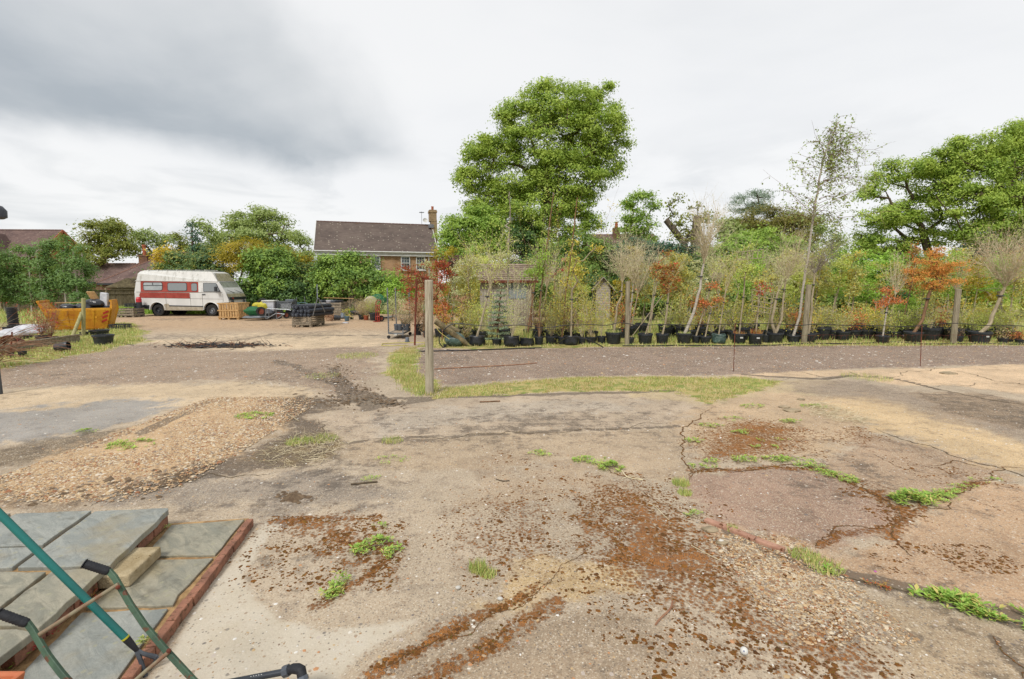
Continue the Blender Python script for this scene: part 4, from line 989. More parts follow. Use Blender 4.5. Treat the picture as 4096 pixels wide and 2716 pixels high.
# -- background, left to right
birch_x = [(-22, 560, 30), (10, 575, 26), (42, 560, 26), (72, 566, 24), (100, 556, 22), (128, 548, 24), (152, 540, 26), (180, 570, 24), (203, 592, 20)]
for i, (bx, ty, rw) in enumerate(birch_x):
    yy = 34 + U(-1.2, 1.5)
    big_tree('birch_tree', 'young white-stemmed birch left of the van, ' + ['at the picture edge', 'second from the left', 'third from the left', 'in front of the far tiled roofs', 'fifth from the left', 'just left of the tallest', 'the tallest of the row', 'second from the right end', 'last one at the right end'][i], 'tree', yy, bx,
             [(bx, ty + 40, rw * .7, 34), (bx - 4, ty + 85, rw * 1.0, 36), (bx + 5, ty + 118, rw * 1.05, 26), (bx + 2, ty + 14, rw * .35, 18)], 'birch', 'birch', .07, 1.7, 20, .0048, nlimb=40, trunk=[(0, 0, 0), (.05, 0, 1.6), (U(-.2, .3), 0, 4.2)], group='birches in front of the fence', shell=.2)
big_tree('oak_tree', 'rounded olive-green oak behind the birch row and bungalow', 'tree', 56, 240, [(215, 532, 36, 24), (262, 525, 38, 22), (240, 560, 62, 28), (196, 572, 28, 26), (285, 560, 24, 26), (235, 590, 55, 20)], 'oak', 'dark', .38, 1.5, 26, .0055, nlimb=120, shell=.3)
big_tree('ash_tree', 'pale airy green tree between the round oak and the dark conifer', 'tree', 60, 335, [(322, 552, 26, 20), (350, 548, 24, 18), (378, 562, 24, 18), (340, 580, 44, 20), (385, 590, 20, 18), (298, 575, 18, 22)], 'oakl', 'dark', .28, 1.2, 22, .0055, nlimb=100, shell=.3)
big_tree('field_tree', 'low spreading tree just behind the far left house roof', 'tree', 70, 130, [(120, 560, 22, 14), (150, 570, 24, 18), (135, 590, 34, 20)], 'oakl', 'dark', .2, 1.4, 22, .0055, nlimb=50)
big_tree('hawthorn', 'brownish-green tree behind the yellow shrub', 'tree', 62, 412, [(405, 556, 18, 16), (420, 578, 34, 22), (395, 592, 26, 18)], 'oak', 'dark', .2, 1.5, 22, .0055, nlimb=50)
big_tree('conifer_tree', 'dark pointed conifer leaning left behind the evergreen hedge', 'tree', 50, 452, [(441, 520, 3, 9), (446, 536, 8, 9), (450, 552, 15, 10), (452, 570, 20, 12), (452, 590, 24, 14)], 'conifer', 'dark', .14, 2.6, 24, .005, nlimb=40, fork=.95)
big_tree('ash_tree', 'slim pale tree beside the dark pointed conifer', 'tree', 53, 470, [(462, 520, 12, 10), (478, 535, 18, 16), (492, 556, 20, 20), (480, 580, 34, 18)], 'oakl', 'dark', .16, 1.6, 22, .0055, nlimb=50)
big_tree('oak_tree', 'broad domed oak behind the golden shrubs left of the brick house', 'tree', 58, 592, [(585, 492, 48, 20), (545, 515, 42, 26), (630, 515, 46, 26), (592, 540, 82, 32), (520, 560, 34, 26), (665, 560, 34, 28), (600, 580, 90, 24)], 'oakl', 'dark', .5, 1.7, 26, .0055, nlimb=150, shell=.3)
big_tree('ash_tree', 'thin pale tree against the left end of the brick house', 'tree', 54, 696, [(690, 548, 20, 16), (704, 570, 20, 22), (715, 592, 12, 16), (680, 592, 28, 22)], 'oakl', 'grey', .18, 1.4, 22, .0052, nlimb=60)
big_tree('shrub', 'bright yellow shrub at the left end of the evergreen hedge', 'shrub', 40, 378, [(378, 592, 22, 20), (366, 612, 18, 16), (392, 575, 14, 8), (380, 640, 30, 30)], 'gold', 'dark', .06, 2.4, 24, .0055, nlimb=16)
big_tree('shrub', 'dark clipped evergreen mass directly behind the van roof', 'shrub', 36, 448, [(420, 612, 44, 36), (478, 606, 46, 36), (448, 650, 90, 40), (405, 590, 22, 14), (500, 640, 40, 44)], 'ever', 'dark', .08, 3.0, 28, .0052, nlimb=30)
big_tree('shrub', 'ochre-gold conifer arching over the hedge behind the van front', 'shrub', 35.5, 545, [(540, 578, 38, 26), (578, 570, 36, 22), (520, 592, 24, 18), (560, 610, 48, 26), (600, 590, 18, 20)], 'goldfir', 'dark', .07, 2.6, 28, .0055, nlimb=24, asp=.3)
big_tree('shrub', 'bright green leafy shrub right of the golden conifer', 'shrub', 35, 618, [(608, 608, 38, 38), (640, 600, 40, 34), (600, 660, 52, 46), (650, 650, 48, 50)], 'laurel', 'dark', .08, 3.0, 28, .0052, nlimb=24)
big_tree('shrub', 'yellow-green topped shrub between golden conifer and house', 'shrub', 38, 655, [(640, 578, 30, 16), (668, 586, 30, 18), (700, 605, 26, 22), (660, 610, 54, 28)], 'goldfir', 'dark', .07, 2.8, 26, .0052, nlimb=20)
big_tree('shrub', 'dark olive shrub left of the big laurel', 'shrub', 36, 700, [(700, 622, 34, 24), (690, 650, 40, 40), (715, 665, 30, 40)], 'ever', 'dark', .08, 3.0, 28, .0052, nlimb=20)
big_tree('laurel_bush', 'big glossy laurel bush in front of the brick house', 'shrub', 34, 822, [(770, 618, 44, 30), (825, 604, 46, 26), (872, 644, 34, 28), (800, 650, 78, 44), (868, 676, 50, 34), (760, 660, 38, 42), (905, 668, 22, 28)], 'laurel', 'dark', .1, 3.0, 30, .0055, nlimb=50, shell=.6)
big_tree('shrub', 'small lime-green shrub between the laurel and the red shrub', 'shrub', 31, 922, [(920, 640, 18, 18), (914, 670, 26, 30), (940, 660, 22, 28)], 'lime', 'dark', .05, 2.8, 24, .0055, nlimb=14)
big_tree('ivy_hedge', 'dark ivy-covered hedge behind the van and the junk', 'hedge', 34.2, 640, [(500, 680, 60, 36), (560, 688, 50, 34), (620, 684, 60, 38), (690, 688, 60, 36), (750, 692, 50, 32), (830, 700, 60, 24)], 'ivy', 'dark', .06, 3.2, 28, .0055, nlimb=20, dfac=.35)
big_tree('conifer_hedge', 'low dark hedge against the wall left of the brick house', 'hedge', 41, 712, [(700, 604, 24, 10), (724, 606, 20, 9), (712, 640, 40, 36)], 'conifer', 'dark', .05, 3.0, 24, .005, nlimb=10)
big_tree('shrub', 'grey-green grassy bush behind the flower trolley uprights', 'shrub', 27, 905, [(912, 690, 20, 16), (900, 700, 24, 16), (930, 705, 24, 18)], 'silver', 'dark', .04, 2.6, 24, .005, nlimb=10, asp=.2)
# -- the big ash in the middle
big_tree('ash_tree', 'very large bright green ash towering over the nursery in the middle', 'tree', 38, 1212,
         [(1290, 245, 90, 46), (1345, 225, 60, 28), (1118, 322, 14, 10), (1130, 334, 14, 12), (1404, 205, 9, 12), (1262, 200, 12, 10), (1415, 255, 14, 14), (1438, 330, 22, 12), (1210, 280, 70, 46), (1380, 300, 62, 54), (1280, 330, 120, 60), (1160, 350, 50, 44), (1100, 360, 36, 40), (1085, 410, 38, 40), (1400, 375, 45, 44), (1190, 410, 100, 54), (1310, 410, 100, 50), (1130, 470, 62, 48), (1240, 480, 90, 56), (1340, 470, 62, 44), (1365, 520, 26, 26), (1170, 540, 80, 50), (1270, 560, 70, 50)],
         'ash', 'dark', .46, 2.15, 30, .0056, nlimb=260, shell=.42, trunk=[(0, 0, 0), (.1, 0, 2.5), (.6, 0, 5.2), (1.9, 0, 8.6)])
big_tree('maple_tree', 'rounded lighter green maple at the left foot of the great ash', 'tree', 35, 1085, [(1060, 528, 44, 36), (1110, 520, 50, 42), (1040, 560, 34, 30), (1090, 580, 68, 40), (1150, 560, 36, 44)], 'maple', 'dark', .2, 2.4, 28, .0056, nlimb=70)
big_tree('shrub', 'yellow-green conifer beside the house chimney', 'shrub', 40, 1028, [(1022, 582, 20, 18), (1045, 590, 20, 18), (1030, 610, 36, 24)], 'goldfir', 'dark', .06, 2.6, 24, .0055, nlimb=12)
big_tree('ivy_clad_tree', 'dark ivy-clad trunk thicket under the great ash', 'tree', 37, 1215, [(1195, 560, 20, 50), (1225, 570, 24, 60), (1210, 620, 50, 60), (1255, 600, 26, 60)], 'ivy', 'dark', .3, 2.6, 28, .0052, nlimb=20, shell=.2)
big_tree('hedge_tree', 'dense mid-green thicket right of the great ash', 'tree', 36, 1340, [(1300, 590, 50, 50), (1352, 575, 48, 42), (1395, 590, 40, 44), (1340, 640, 90, 60), (1410, 640, 50, 60)], 'hedge', 'dark', .12, 2.8, 30, .0058, nlimb=40)
big_tree('lime_tree', 'separate upright lime tree with a forked top against the sky', 'tree', 50, 1470, [(1480, 456, 30, 14), (1462, 474, 24, 16), (1505, 478, 16, 12), (1468, 500, 34, 18), (1475, 522, 42, 18), (1455, 540, 36, 18), (1500, 552, 22, 16), (1470, 575, 50, 24)], 'maple', 'dark', .2, 1.9, 24, .0055, nlimb=80, shell=.2)
big_tree('thicket', 'dark hedge of mixed bushes behind the bare-crowned saplings', 'hedge', 36, 1480, [(1440, 590, 40, 40), (1490, 585, 44, 36), (1540, 600, 44, 40), (1470, 640, 60, 50), (1560, 640, 60, 50), (1600, 600, 40, 36)], 'conifer', 'dark', .1, 2.8, 30, .0058, nlimb=30)
# pollarded trunks
def trunk_only(label, Y, px_pts, r, blobs, lm, name='pollard_tree'):
    ps = [PD(a, b, Y) for a, b in px_pts]; base = Vector((ps[0].x, Y, 0)); t = thing(name, label, 'tree', base)
    m = MB(); loc = [p - base for p in ps]; m.tube(loc, [r * (1.15 - .25 * i / len(loc)) for i in range(len(loc))], 9); m.build('trunk', BARK['grey'], t, smooth=True)
    px = Y / (FPX / DS); B = [((PD(a, b, Y).x - base.x, U(-.3, .3), PD(a, b, Y).z), (rx * px, rx * px * .8, ry * px)) for a, b, rx, ry in blobs]
    Cs, Lp, Nn = crown_leaves(B, .0055 * Y, 1.3, 20, .0055 * Y * 2.0, .2); V, Fc = leaf_arrays(Lp, Nn, .0055 * Y, .55); npmesh('crown', V, Fc, LEAF[lm], t)
    V, Fc = skeleton([tuple(q) for q in loc[-3:]], r * .4, [tuple(p) for p in Cs[nr.permutation(len(Cs))[:40]]], .02); npmesh('limbs', V, Fc, BARK['grey'], t)
PXM = 40 / (FPX / DS)
trunk_only('cut-back pollard leaning left with a sawn end and a tuft of leaves', 40, [(1595, 700), (1592, 600), (1578, 560), (1560, 535), (1538, 508)], 7 * PXM, [(1556, 488, 14, 16), (1570, 510, 22, 18), (1590, 520, 16, 18), (1545, 470, 6, 8), (1560, 462, 8, 8), (1585, 550, 12, 14), (1560, 540, 16, 14), (1600, 545, 18, 20)], 'oak')
trunk_only('upright sawn-off pollard trunk right of the leaning pollard', 40, [(1610, 700), (1606, 600), (1606, 540), (1610, 506), (1612, 500)], 9 * PXM, [(1608, 474, 12, 9), (1598, 505, 12, 20), (1625, 520, 18, 22), (1640, 500, 16, 10), (1590, 575, 28, 22), (1630, 560, 26, 22), (1612, 530, 14, 20)], 'oak')
big_tree('pine_tree', 'flat-topped blue-green pine on the skyline', 'tree', 60, 1727, [(1752, 446, 26, 8), (1720, 456, 22, 7), (1770, 455, 14, 14), (1728, 470, 42, 8), (1756, 478, 28, 9), (1706, 484, 26, 7), (1740, 490, 40, 8)], 'pine', 'dark', .2, 2.3, 24, .005, nlimb=26, asp=.25, shell=.1, fork=.9, flat=.5)
big_tree('yew_tree', 'broad olive-gold yew with layered sprays right of the pollards', 'tree', 44, 1770, [(1770, 510, 60, 32), (1830, 502, 46, 26), (1715, 530, 40, 30), (1800, 545, 80, 40), (1860, 530, 30, 36)], 'yew', 'dark', .25, 3.0, 28, .0055, nlimb=60, asp=.35)
big_tree('thicket', 'light green bush at the left foot of the yew', 'shrub', 42, 1680, [(1672, 520, 26, 20), (1690, 545, 30, 28), (1665, 560, 26, 26)], 'oakl', 'dark', .1, 2.6, 26, .0055, nlimb=24)
big_tree('hawthorn', 'bright mid-green hawthorn in front of the yew', 'tree', 34, 1740, [(1700, 568, 50, 34), (1760, 556, 56, 36), (1815, 570, 46, 34), (1740, 610, 100, 50), (1650, 600, 40, 40)], 'maple', 'dark', .14, 2.8, 30, .0058, nlimb=50)
big_tree('oak_tree', 'pale thin-leaved tree between the yew and the right-hand giant', 'tree', 50, 1895, [(1880, 520, 26, 20), (1905, 545, 30, 22), (1930, 560, 24, 18), (1900, 575, 40, 20)], 'oakl', 'dark', .16, 1.3, 20, .0055, nlimb=60)
# -- right hand trees
big_tree('ash_tree', 'wide spreading tree at right with open branches and sky showing through', 'tree', 37, 2140,
         [(2060, 405, 46, 22), (2020, 450, 36, 28), (2110, 390, 60, 30), (2165, 430, 70, 46), (2050, 500, 70, 30), (2010, 540, 44, 28), (2110, 500, 80, 40), (2180, 540, 70, 34), (2060, 560, 70, 28), (1990, 575, 30, 22)],
         'ash', 'dark', .34, 1.5, 28, .0056, nlimb=220, shell=.5, trunk=[(0, 0, 0), (.2, 0, 2.4), (-.2, 0, 4.2), (-1.0, 0, 6.4)])
big_tree('ash_tree', 'tallest dense green tree at the right edge of the picture', 'tree', 35, 2330,
         [(2240, 345, 56, 34), (2320, 330, 60, 36), (2400, 320, 70, 50), (2190, 375, 50, 36), (2260, 410, 90, 50), (2370, 410, 90, 60), (2460, 400, 80, 80), (2230, 470, 76, 40), (2330, 480, 90, 50), (2440, 500, 90, 60), (2290, 540, 90, 40)],
         'ash', 'dark', .42, 2.2, 30, .0056, nlimb=240, shell=.45, trunk=[(0, 0, 0), (-.2, 0, 2.6), (.3, 0, 5.5), (.6, 0, 8)])
big_tree('cedar_tree', 'dark shaded evergreen under the right-hand giant', 'tree', 39, 2330, [(2330, 560, 60, 24), (2260, 575, 60, 20), (2400, 570, 70, 30), (2310, 600, 110, 26), (2060, 590, 70, 20)], 'conifer', 'dark', .2, 2.4, 26, .0055, nlimb=40)
# -- hedge backdrop on the right
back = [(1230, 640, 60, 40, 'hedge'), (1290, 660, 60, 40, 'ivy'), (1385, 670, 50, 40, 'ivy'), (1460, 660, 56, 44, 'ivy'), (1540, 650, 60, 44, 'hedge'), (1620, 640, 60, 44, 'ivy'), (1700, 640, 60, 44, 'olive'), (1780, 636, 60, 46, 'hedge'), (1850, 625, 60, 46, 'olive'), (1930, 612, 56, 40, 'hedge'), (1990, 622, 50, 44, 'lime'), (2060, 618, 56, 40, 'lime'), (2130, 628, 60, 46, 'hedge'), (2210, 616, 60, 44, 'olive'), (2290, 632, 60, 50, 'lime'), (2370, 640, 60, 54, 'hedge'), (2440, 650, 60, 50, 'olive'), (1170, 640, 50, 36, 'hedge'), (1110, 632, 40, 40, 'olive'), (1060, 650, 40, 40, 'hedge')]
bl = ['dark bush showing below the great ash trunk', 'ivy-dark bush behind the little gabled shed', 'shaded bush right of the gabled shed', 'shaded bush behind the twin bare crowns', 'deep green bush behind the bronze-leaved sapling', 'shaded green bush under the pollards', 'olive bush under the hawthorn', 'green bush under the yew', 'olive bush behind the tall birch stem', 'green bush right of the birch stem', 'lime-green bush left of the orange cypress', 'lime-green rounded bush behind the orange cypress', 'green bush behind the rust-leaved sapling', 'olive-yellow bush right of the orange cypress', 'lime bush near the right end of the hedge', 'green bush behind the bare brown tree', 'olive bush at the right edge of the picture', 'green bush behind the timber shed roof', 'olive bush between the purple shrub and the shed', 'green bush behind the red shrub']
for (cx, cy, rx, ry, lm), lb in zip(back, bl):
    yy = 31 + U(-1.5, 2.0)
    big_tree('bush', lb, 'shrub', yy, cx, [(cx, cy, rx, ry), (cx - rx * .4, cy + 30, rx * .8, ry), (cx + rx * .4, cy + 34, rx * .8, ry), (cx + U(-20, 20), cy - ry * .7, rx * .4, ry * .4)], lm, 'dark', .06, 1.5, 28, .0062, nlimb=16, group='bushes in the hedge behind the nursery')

for i, (cx, lm) in enumerate([(1130, 'olive'), (1230, 'hedge'), (1420, 'olive'), (1520, 'hedge'), (1620, 'olive'), (1710, 'hedge'), (1800, 'ivy'), (1890, 'olive'), (1980, 'hedge'), (2070, 'ivy'), (2160, 'olive'), (2250, 'hedge'), (2340, 'olive'), (2430, 'hedge')]):
    big_tree('bush', 'low bush filling the hedge bottom ' + ['behind the timber shed', 'right of the timber shed', 'behind the twin bare crowns', 'behind the bronze-leaved tree', 'behind the great wispy tree', 'behind the trellis saplings', 'behind the widest pot', 'behind the third post', 'left of the grey post', 'behind the round orange standard', 'behind the orange cypress', 'behind the fourth post', 'behind the leaning bare tree', 'at the right picture edge'][i], 'shrub', 29.3 + U(-.8, .8), cx, [(cx, 680, 56, 30), (cx - 34, 698, 40, 24), (cx + 34, 696, 40, 26)], lm, 'dark', .05, 1.6, 26, .0062, nlimb=12, group='bushes in the hedge behind the nursery')
# ------------------------------------------------------------------ nursery stock
def pot_prof(r, h):
    return [(r * .80, 0), (r * .83, h * .02), (r * .955, h * .78), (r * .97, h * .80), (r * 1.03, h * .82), (r * 1.04, h * .985), (r * 1.0, h), (r * .95, h), (r * .93, h * .90)]
M_BAG = pmat('grow_bag_plastic', A(46, 50, 56), A(30, 33, 38), 5, .38, bump=.5, bscale=9, spec=.6)
M_GBAG = pmat('green_bag_plastic', A(86, 112, 104), A(58, 80, 76), 5, .4, bump=.5, bscale=9, spec=.6, c3=A(130, 150, 142))
M_LABEL = pmat('paper_label', A(236, 236, 230), A(214, 214, 208), 30, .7, bump=0, c3=A(150, 150, 150))
_pc = {}
def add_pot(t, r, h, kind='pot', tilt=None, mt=None, soil=True, handles=False):
    key = (round(r, 2), round(h, 2), kind, mt.name if mt else '')
    m = MB()
    if kind == 'bag':
        q = random.Random(int(r * 1000)); prof = [(r * .8, 0), (r * 1.02, h * .15), (r * 1.06, h * .45), (r * 1.0, h * .75), (r * 1.05, h * .95), (r * 1.0, h), (r * .9, h * .9)]
        m.lathe(prof, 18); vs = []
        for (x, y, z) in m.v:
            a = math.atan2(y, x); k = 1 + .05 * sin(a * 5 + z * 20) + .04 * sin(a * 9 + z * 9 + 1)
            vs.append((x * k, y * k, z + .05 * h * sin(a * 3 + 1) * (z / h)))
        m.v = vs; o = m.build('grow_bag', mt or M_BAG, t, smooth=True)
    else:
        m.lathe(pot_prof(r, h), 22); o = m.build('pot', mt or M_BLACK, t, smooth=True)
    if soil:
        s = MB(); s.lathe([(r * .93, h * .86), (r * .6, h * .9), (.01, h * .92)], 14, cap0=False); s.build('compost', M_SOIL, t, smooth=True)
    if handles:
        for k in (-1, 1):
            hm = MB(); hm.tube([(k * r * .97, -r * .22, h * .98), (k * r * 1.02, -r * .2, h * 1.14), (k * r * 1.02, r * .2, h * 1.14), (k * r * .97, r * .22, h * .98)], .012, 6); hm.build('handle', M_BLACK, o)
    return o
def grass_tuft(t, r, z, n, h, mt='grass', name='grass', bw=.016):
    a = nr.uniform(0, 2 * pi, n); q = np.sqrt(nr.uniform(0, 1, n)) * r
    V, Fc = blade_arrays(np.stack([q * np.cos(a), q * np.sin(a), np.full(n, z)], 1), np.full(n, h), np.full(n, bw), .9)
    return npmesh(name, V, Fc, LEAF[mt], t)
def twig_arrays(starts, dirs, length, r, seg=5, wob=.22, grav=0.0):
    n = len(starts); P_ = [np.asarray(starts, float)]; d = np.asarray(dirs, float); d = d / np.linalg.norm(d, axis=1, keepdims=True)
    ln = (np.asarray(length) * nr.uniform(.6, 1.25, n))[:, None] / seg
    for i in range(seg):
        d = d + nr.normal(0, wob, (n, 3)); d[:, 2] -= grav; d /= np.linalg.norm(d, axis=1, keepdims=True); P_.append(P_[-1] + d * ln)
    Vs = []; Fs = []; o = 0
    rr = np.broadcast_to(np.asarray(r, float), (n,))
    for i in range(seg):
        V, Fc = tube_arrays(P_[i], P_[i + 1], rr * (1 - .8 * i / seg), rr * (1 - .8 * (i + 1) / seg), 3); Vs.append(V); Fs.append(Fc + o); o += len(V)
    return np.concatenate(Vs), np.concatenate(Fs), P_
def bushy_top(t, base, height, width, n1, n2, r, bm, lean=(0, 0), spread=.6, leaf=None, lsize=.06, nleaf=0, leafname='foliage', wob=.18, grav=0., asp=.5):
    """a twiggy crown: n1 main shoots from one point, n2 side twigs, leaves along them"""
    s = np.tile(np.array(base, float), (n1, 1)); a = nr.uniform(0, 2 * pi, n1); k = np.sqrt(nr.uniform(0, 1, n1)) * spread
    d = np.stack([np.cos(a) * k + lean[0], np.sin(a) * k + lean[1], np.ones(n1)], 1)
    V1, F1, P1 = twig_arrays(s, d, np.full(n1, height * 1.05), r, 6, wob * .6, grav * .3)
    ii = nr.integers(0, n1, n2); jj = nr.integers(1, 6, n2); pts = np.stack(P1)[jj, ii]; nxt = np.stack(P1)[np.minimum(jj + 1, 6), ii]
    dd = (nxt - pts); dd /= np.linalg.norm(dd, axis=1, keepdims=True) + 1e-6; dd = dd + nr.normal(0, .55, (n2, 3))
    V2, F2, P2 = twig_arrays(pts, dd, np.full(n2, width * .55), r * .42, 4, wob, grav)
    npmesh('branches', np.concatenate([V1, V2]), np.concatenate([F1, F2 + len(V1)]), BARK[bm], t)
    if leaf and nleaf:
        P2 = np.stack(P2); P1 = np.stack(P1)
        a1 = P2[nr.integers(1, 5, nleaf), nr.integers(0, n2, nleaf)]
        L = a1 + nr.normal(0, lsize * 1.1, (nleaf, 3)); V, Fc = leaf_arrays(L, np.tile([0, -.2, .6], (nleaf, 1)), lsize, asp); npmesh(leafname, V, Fc, LEAF[leaf], t)
def ball_crown(t, blobs, leaf, mt, cover=1.5, lpc=14, name='crown', stem=None, r0=.03, bm='pale', nl=24, asp=.5, shell=.3, clump=2.0, tip=.006):
    Cs, Lp, Nn = crown_leaves(blobs, leaf, cover, lpc, leaf * clump, shell)
    V, Fc = leaf_arrays(Lp, Nn, leaf, asp); npmesh(name, V, Fc, LEAF[mt], t)
    if stem is not None:
        V, Fc = skeleton(stem, r0, [tuple(p) for p in Cs[nr.permutation(len(Cs))[:nl]]], tip); npmesh('stem', V, Fc, BARK[bm], t)

def place(tx, ty, dz=0):
    g = G(tx, ty); return g
def plant(label, tx, ty, w, spec, group='potted nursery stock in the front row', kind='pot', name='potted_tree', cat='potted tree', hk=.8, mt=None, tuft=None, handles=False, lab=False, tie=True, dy=0.):
    """w = pot width in pixels, at the base (tx, ty); spec(t, loc) adds stem and crown with loc(x, y) giving local points from pixels"""
    g = G(tx, ty); Y = g.y + dy; r = w / 2 / FPX * Y / 1.02; h = 2 * r * hk
    t = thing(name, label, cat, (g.x * (Y / g.y), Y + r, 0), 0, group)
    add_pot(t, r, h, kind, mt=mt, handles=handles)
    if lab: MB().box((-.1 * r, -r * .99, h * .62), (.10, .012, .05)).build('label', M_LABEL, t)
    if tuft: grass_tuft(t, r * .85, h * .86, 160, tuft[0], tuft[1] if len(tuft) > 1 else 'grass')
    def loc(x, y, d=0.0):
        p = P(x, y, Y + r + d); return (p.x - t.location.x, d, p.z)
    if spec: spec(t, loc, h, r)
    return t
def stem_tube(t, pts, r, bm, name='stem'):
    m = MB(); n = len(pts); pts2 = []
    for i in range(n - 1):
        for k in range(3):
            p = Vector(pts[i]).lerp(Vector(pts[i + 1]), k / 3); pts2.append(p + Vector((U(-.3, .3) * r, U(-.3, .3) * r, 0)))
    pts2.append(Vector(pts[-1])); m.tube(pts2, [r * (1 - .5 * i / len(pts2)) for i in range(len(pts2))], 7); return m.build(name, BARK[bm], t, smooth=True)
def tie_at(t, p, r=.04):
    m = MB(); m.lathe([(r, -.02), (r * 1.3, 0), (r, .02)], 8, p); m.build('tree_tie', M_BLACK, t)
def cane(t, p0, p1, r=.012, bm='pale', name='cane'):
    m = MB(); m.tube([p0, p1], r, 5); return m.build(name, BARK[bm], t)

def wispy(fork, top, width, bm='twig', leaf='silver', nl=500, n1=22, n2=200, r=.012, lsz=.05, stemr=.035, via=None, stembm='pale', wob=.22, spread=None):
    def f(t, loc, h, rr):
        p = loc(*fork); q = loc(*top); w_ = width / FPX * t.location.y; H = q[2] - p[2]
        pts = [(0, 0, h * .85)] + ([loc(*v) for v in via] if via else []) + [p]
        stem_tube(t, pts, stemr, stembm); tie_at(t, tuple(Vector(pts[0]).lerp(Vector(pts[-1]), .82)), stemr * 1.3)
        bushy_top(t, p, H, w_, max(10, int(n1 * .7)), int(n2 * .62), r * .8, bm, ((q[0] - p[0]) / max(H, .1), 0), spread if spread is not None else w_ / 2 / max(H, .1), leaf, lsz, nl, wob=wob)
    return f
def leafy(fork, blobs, leaf, lsz=.08, cover=1.2, stemr=.035, stembm='pale', via=None, nl=30, asp=.5, canes=None, shell=.2, clump=2.0):
    def f(t, loc, h, rr):
        pts = [(0, 0, h * .85)] + ([loc(*v) for v in via] if via else []) + [loc(*fork)]
        k = t.location.y / FPX
        B = [(loc(a, b), (rx * k, max(.12, (rx + ry) / 2 * k * .85), ry * k)) for a, b, rx, ry in blobs]
        ball_crown(t, B, lsz, leaf, cover * 2.2, stem=pts, r0=stemr, bm=stembm, nl=nl, asp=asp, shell=shell, clump=clump)
        if fork[1] < 1290: tie_at(t, tuple(Vector(pts[0]).lerp(Vector(pts[-1]), .8)), stemr * 1.3)
        for c in canes or []: cane(t, loc(*c[0]), loc(*c[1]), .014)
    return f
def bush(hpx, wpx, leaf, lsz=.06, n1=26, n2=160, nl=900, bm='twig', lean=0., r=.008, asp=.45, spread=None):
    def f(t, loc, h, rr):
        k = t.location.y / FPX
        bushy_top(t, (0, 0, h * .8), hpx * k, wpx * k, int(n1 * .8), int(n2 * .55), r * .75, bm, (lean, 0), spread if spread is not None else wpx / 2 / hpx * 1.3, leaf, lsz, int(nl * 1.5), asp=asp)
    return f
def both(*fs):
    def f(t, loc, h, rr):
        for g_ in fs: g_(t, loc, h, rr)
    return f
def trellis(p00, p10, p01, p11, nx, ny, name='trellis'):
    """corners in pixels: bottom-left, bottom-right, top-left, top-right"""
    def f(t, loc, h, rr):
        a, b, c, d = [Vector(loc(*q)) for q in (p00, p10, p01, p11)]; a.y = b.y = c.y = d.y = -.05
        m = MB()
        for i in range(nx): m.tube([a.lerp(b, i / (nx - 1)), c.lerp(d, i / (nx - 1))], .013, 5)
        for j in range(ny): m.tube([a.lerp(c, j / (ny - 1)) + Vector((0, -.02, 0)), b.lerp(d, j / (ny - 1)) + Vector((0, -.02, 0))], .013, 5)
        m.build(name, BARK['pale'], t)
    return f
def conifer_layers(top, half, leaf='spruce'):
    def f(t, loc, h, rr):
        k = t.location.y / FPX; q = loc(*top); H = q[2] - h * .8; n = 11; B = []
        for i in range(n):
            f_ = i / (n - 1); w_ = half * k * (1 - f_) ** .8 + .04
            for s in (-1, 1, 0): B.append(((q[0] * f_ + s * w_ * .55, U(-.4, .4) * w_, h + H * f_), (w_ * .55 + .03, w_ * .5 + .03, .055)))
        Cs, Lp, Nn = crown_leaves(B, .05, 5, 14, .06, .1, .6, .35); V, Fc = leaf_arrays(Lp, Nn, .055, .3); npmesh('needles', V, Fc, LEAF[leaf], t)
        V, Fc = skeleton([(0, 0, h * .8), (q[0] * .5, 0, h + H * .5), q], .03, [tuple(p) for p in Cs[nr.permutation(len(Cs))[:50]]], .005); npmesh('stem', V, Fc, BARK['brown'], t)
    return f

FR = 'potted nursery stock in the front row'
# front row, left to right
plant('tall black tub standing empty behind the rusty pole', 1669, 1341, 30, bush(110, 60, 'dry', .06, 20, 90, 250, 'redtwig'), hk=1.5, name='potted_shrub', cat='potted shrub')
plant('small black pot of brown tufted grass left of the tall post', 1703, 1351, 24, bush(70, 40, 'dryfrond', .1, 60, 60, 260, 'brown', asp=.12), hk=1.1, name='potted_grass', cat='potted grass')
plant('black pot with flame-orange foliage just right of the tall post', 1757, 1352, 44, leafy((1762, 1270), [(1768, 1262, 26, 36), (1745, 1210, 14, 18), (1775, 1230, 18, 24)], 'rust', .06, 1.6, .015), name='potted_shrub', cat='potted shrub')
plant('black pot with leaning pale sapling above the leaning log', 1831, 1341, 34, wispy((1868, 1148), (1892, 985), 60, 'greytwig', 'silver', 260, 14, 90, .009, .05, .03, [(1845, 1260)]))
plant('staked sapling with grass growing in its wide black pot', 1874, 1346, 54, wispy((1874, 1130), (1866, 980), 90, 'twig', 'olive', 800, 20, 160, .009, .05, .035), tuft=(.28,), hk=.62)
plant('small black pot of dry grass beside the crumpled black bag', 1862, 1374, 30, bush(36, 30, 'drygrass', .07, 40, 40, 220, 'brown', asp=.15), hk=.8, name='potted_grass', cat='potted grass')
plant('leaning sapling in a crumpled black grow bag right of the log', 1906, 1385, 64, wispy((1958, 1150), (1992, 940), 150, 'twig', 'yg', 1100, 20, 220, .011, .055, .045, [(1928, 1280)], stembm='pale'), kind='bag', hk=.62)
plant('yellow-green bushy shrub behind the leaning sapling', 1895, 1352, 40, bush(95, 74, 'yg', .06, 30, 150, 1100, 'twig'), dy=.3, name='potted_shrub', cat='potted shrub')
plant('small blue-green spruce with layered branches in a black pot', 1987, 1383, 42, conifer_layers((2005, 1145), 52), hk=.66, name='potted_conifer', cat='potted conifer')
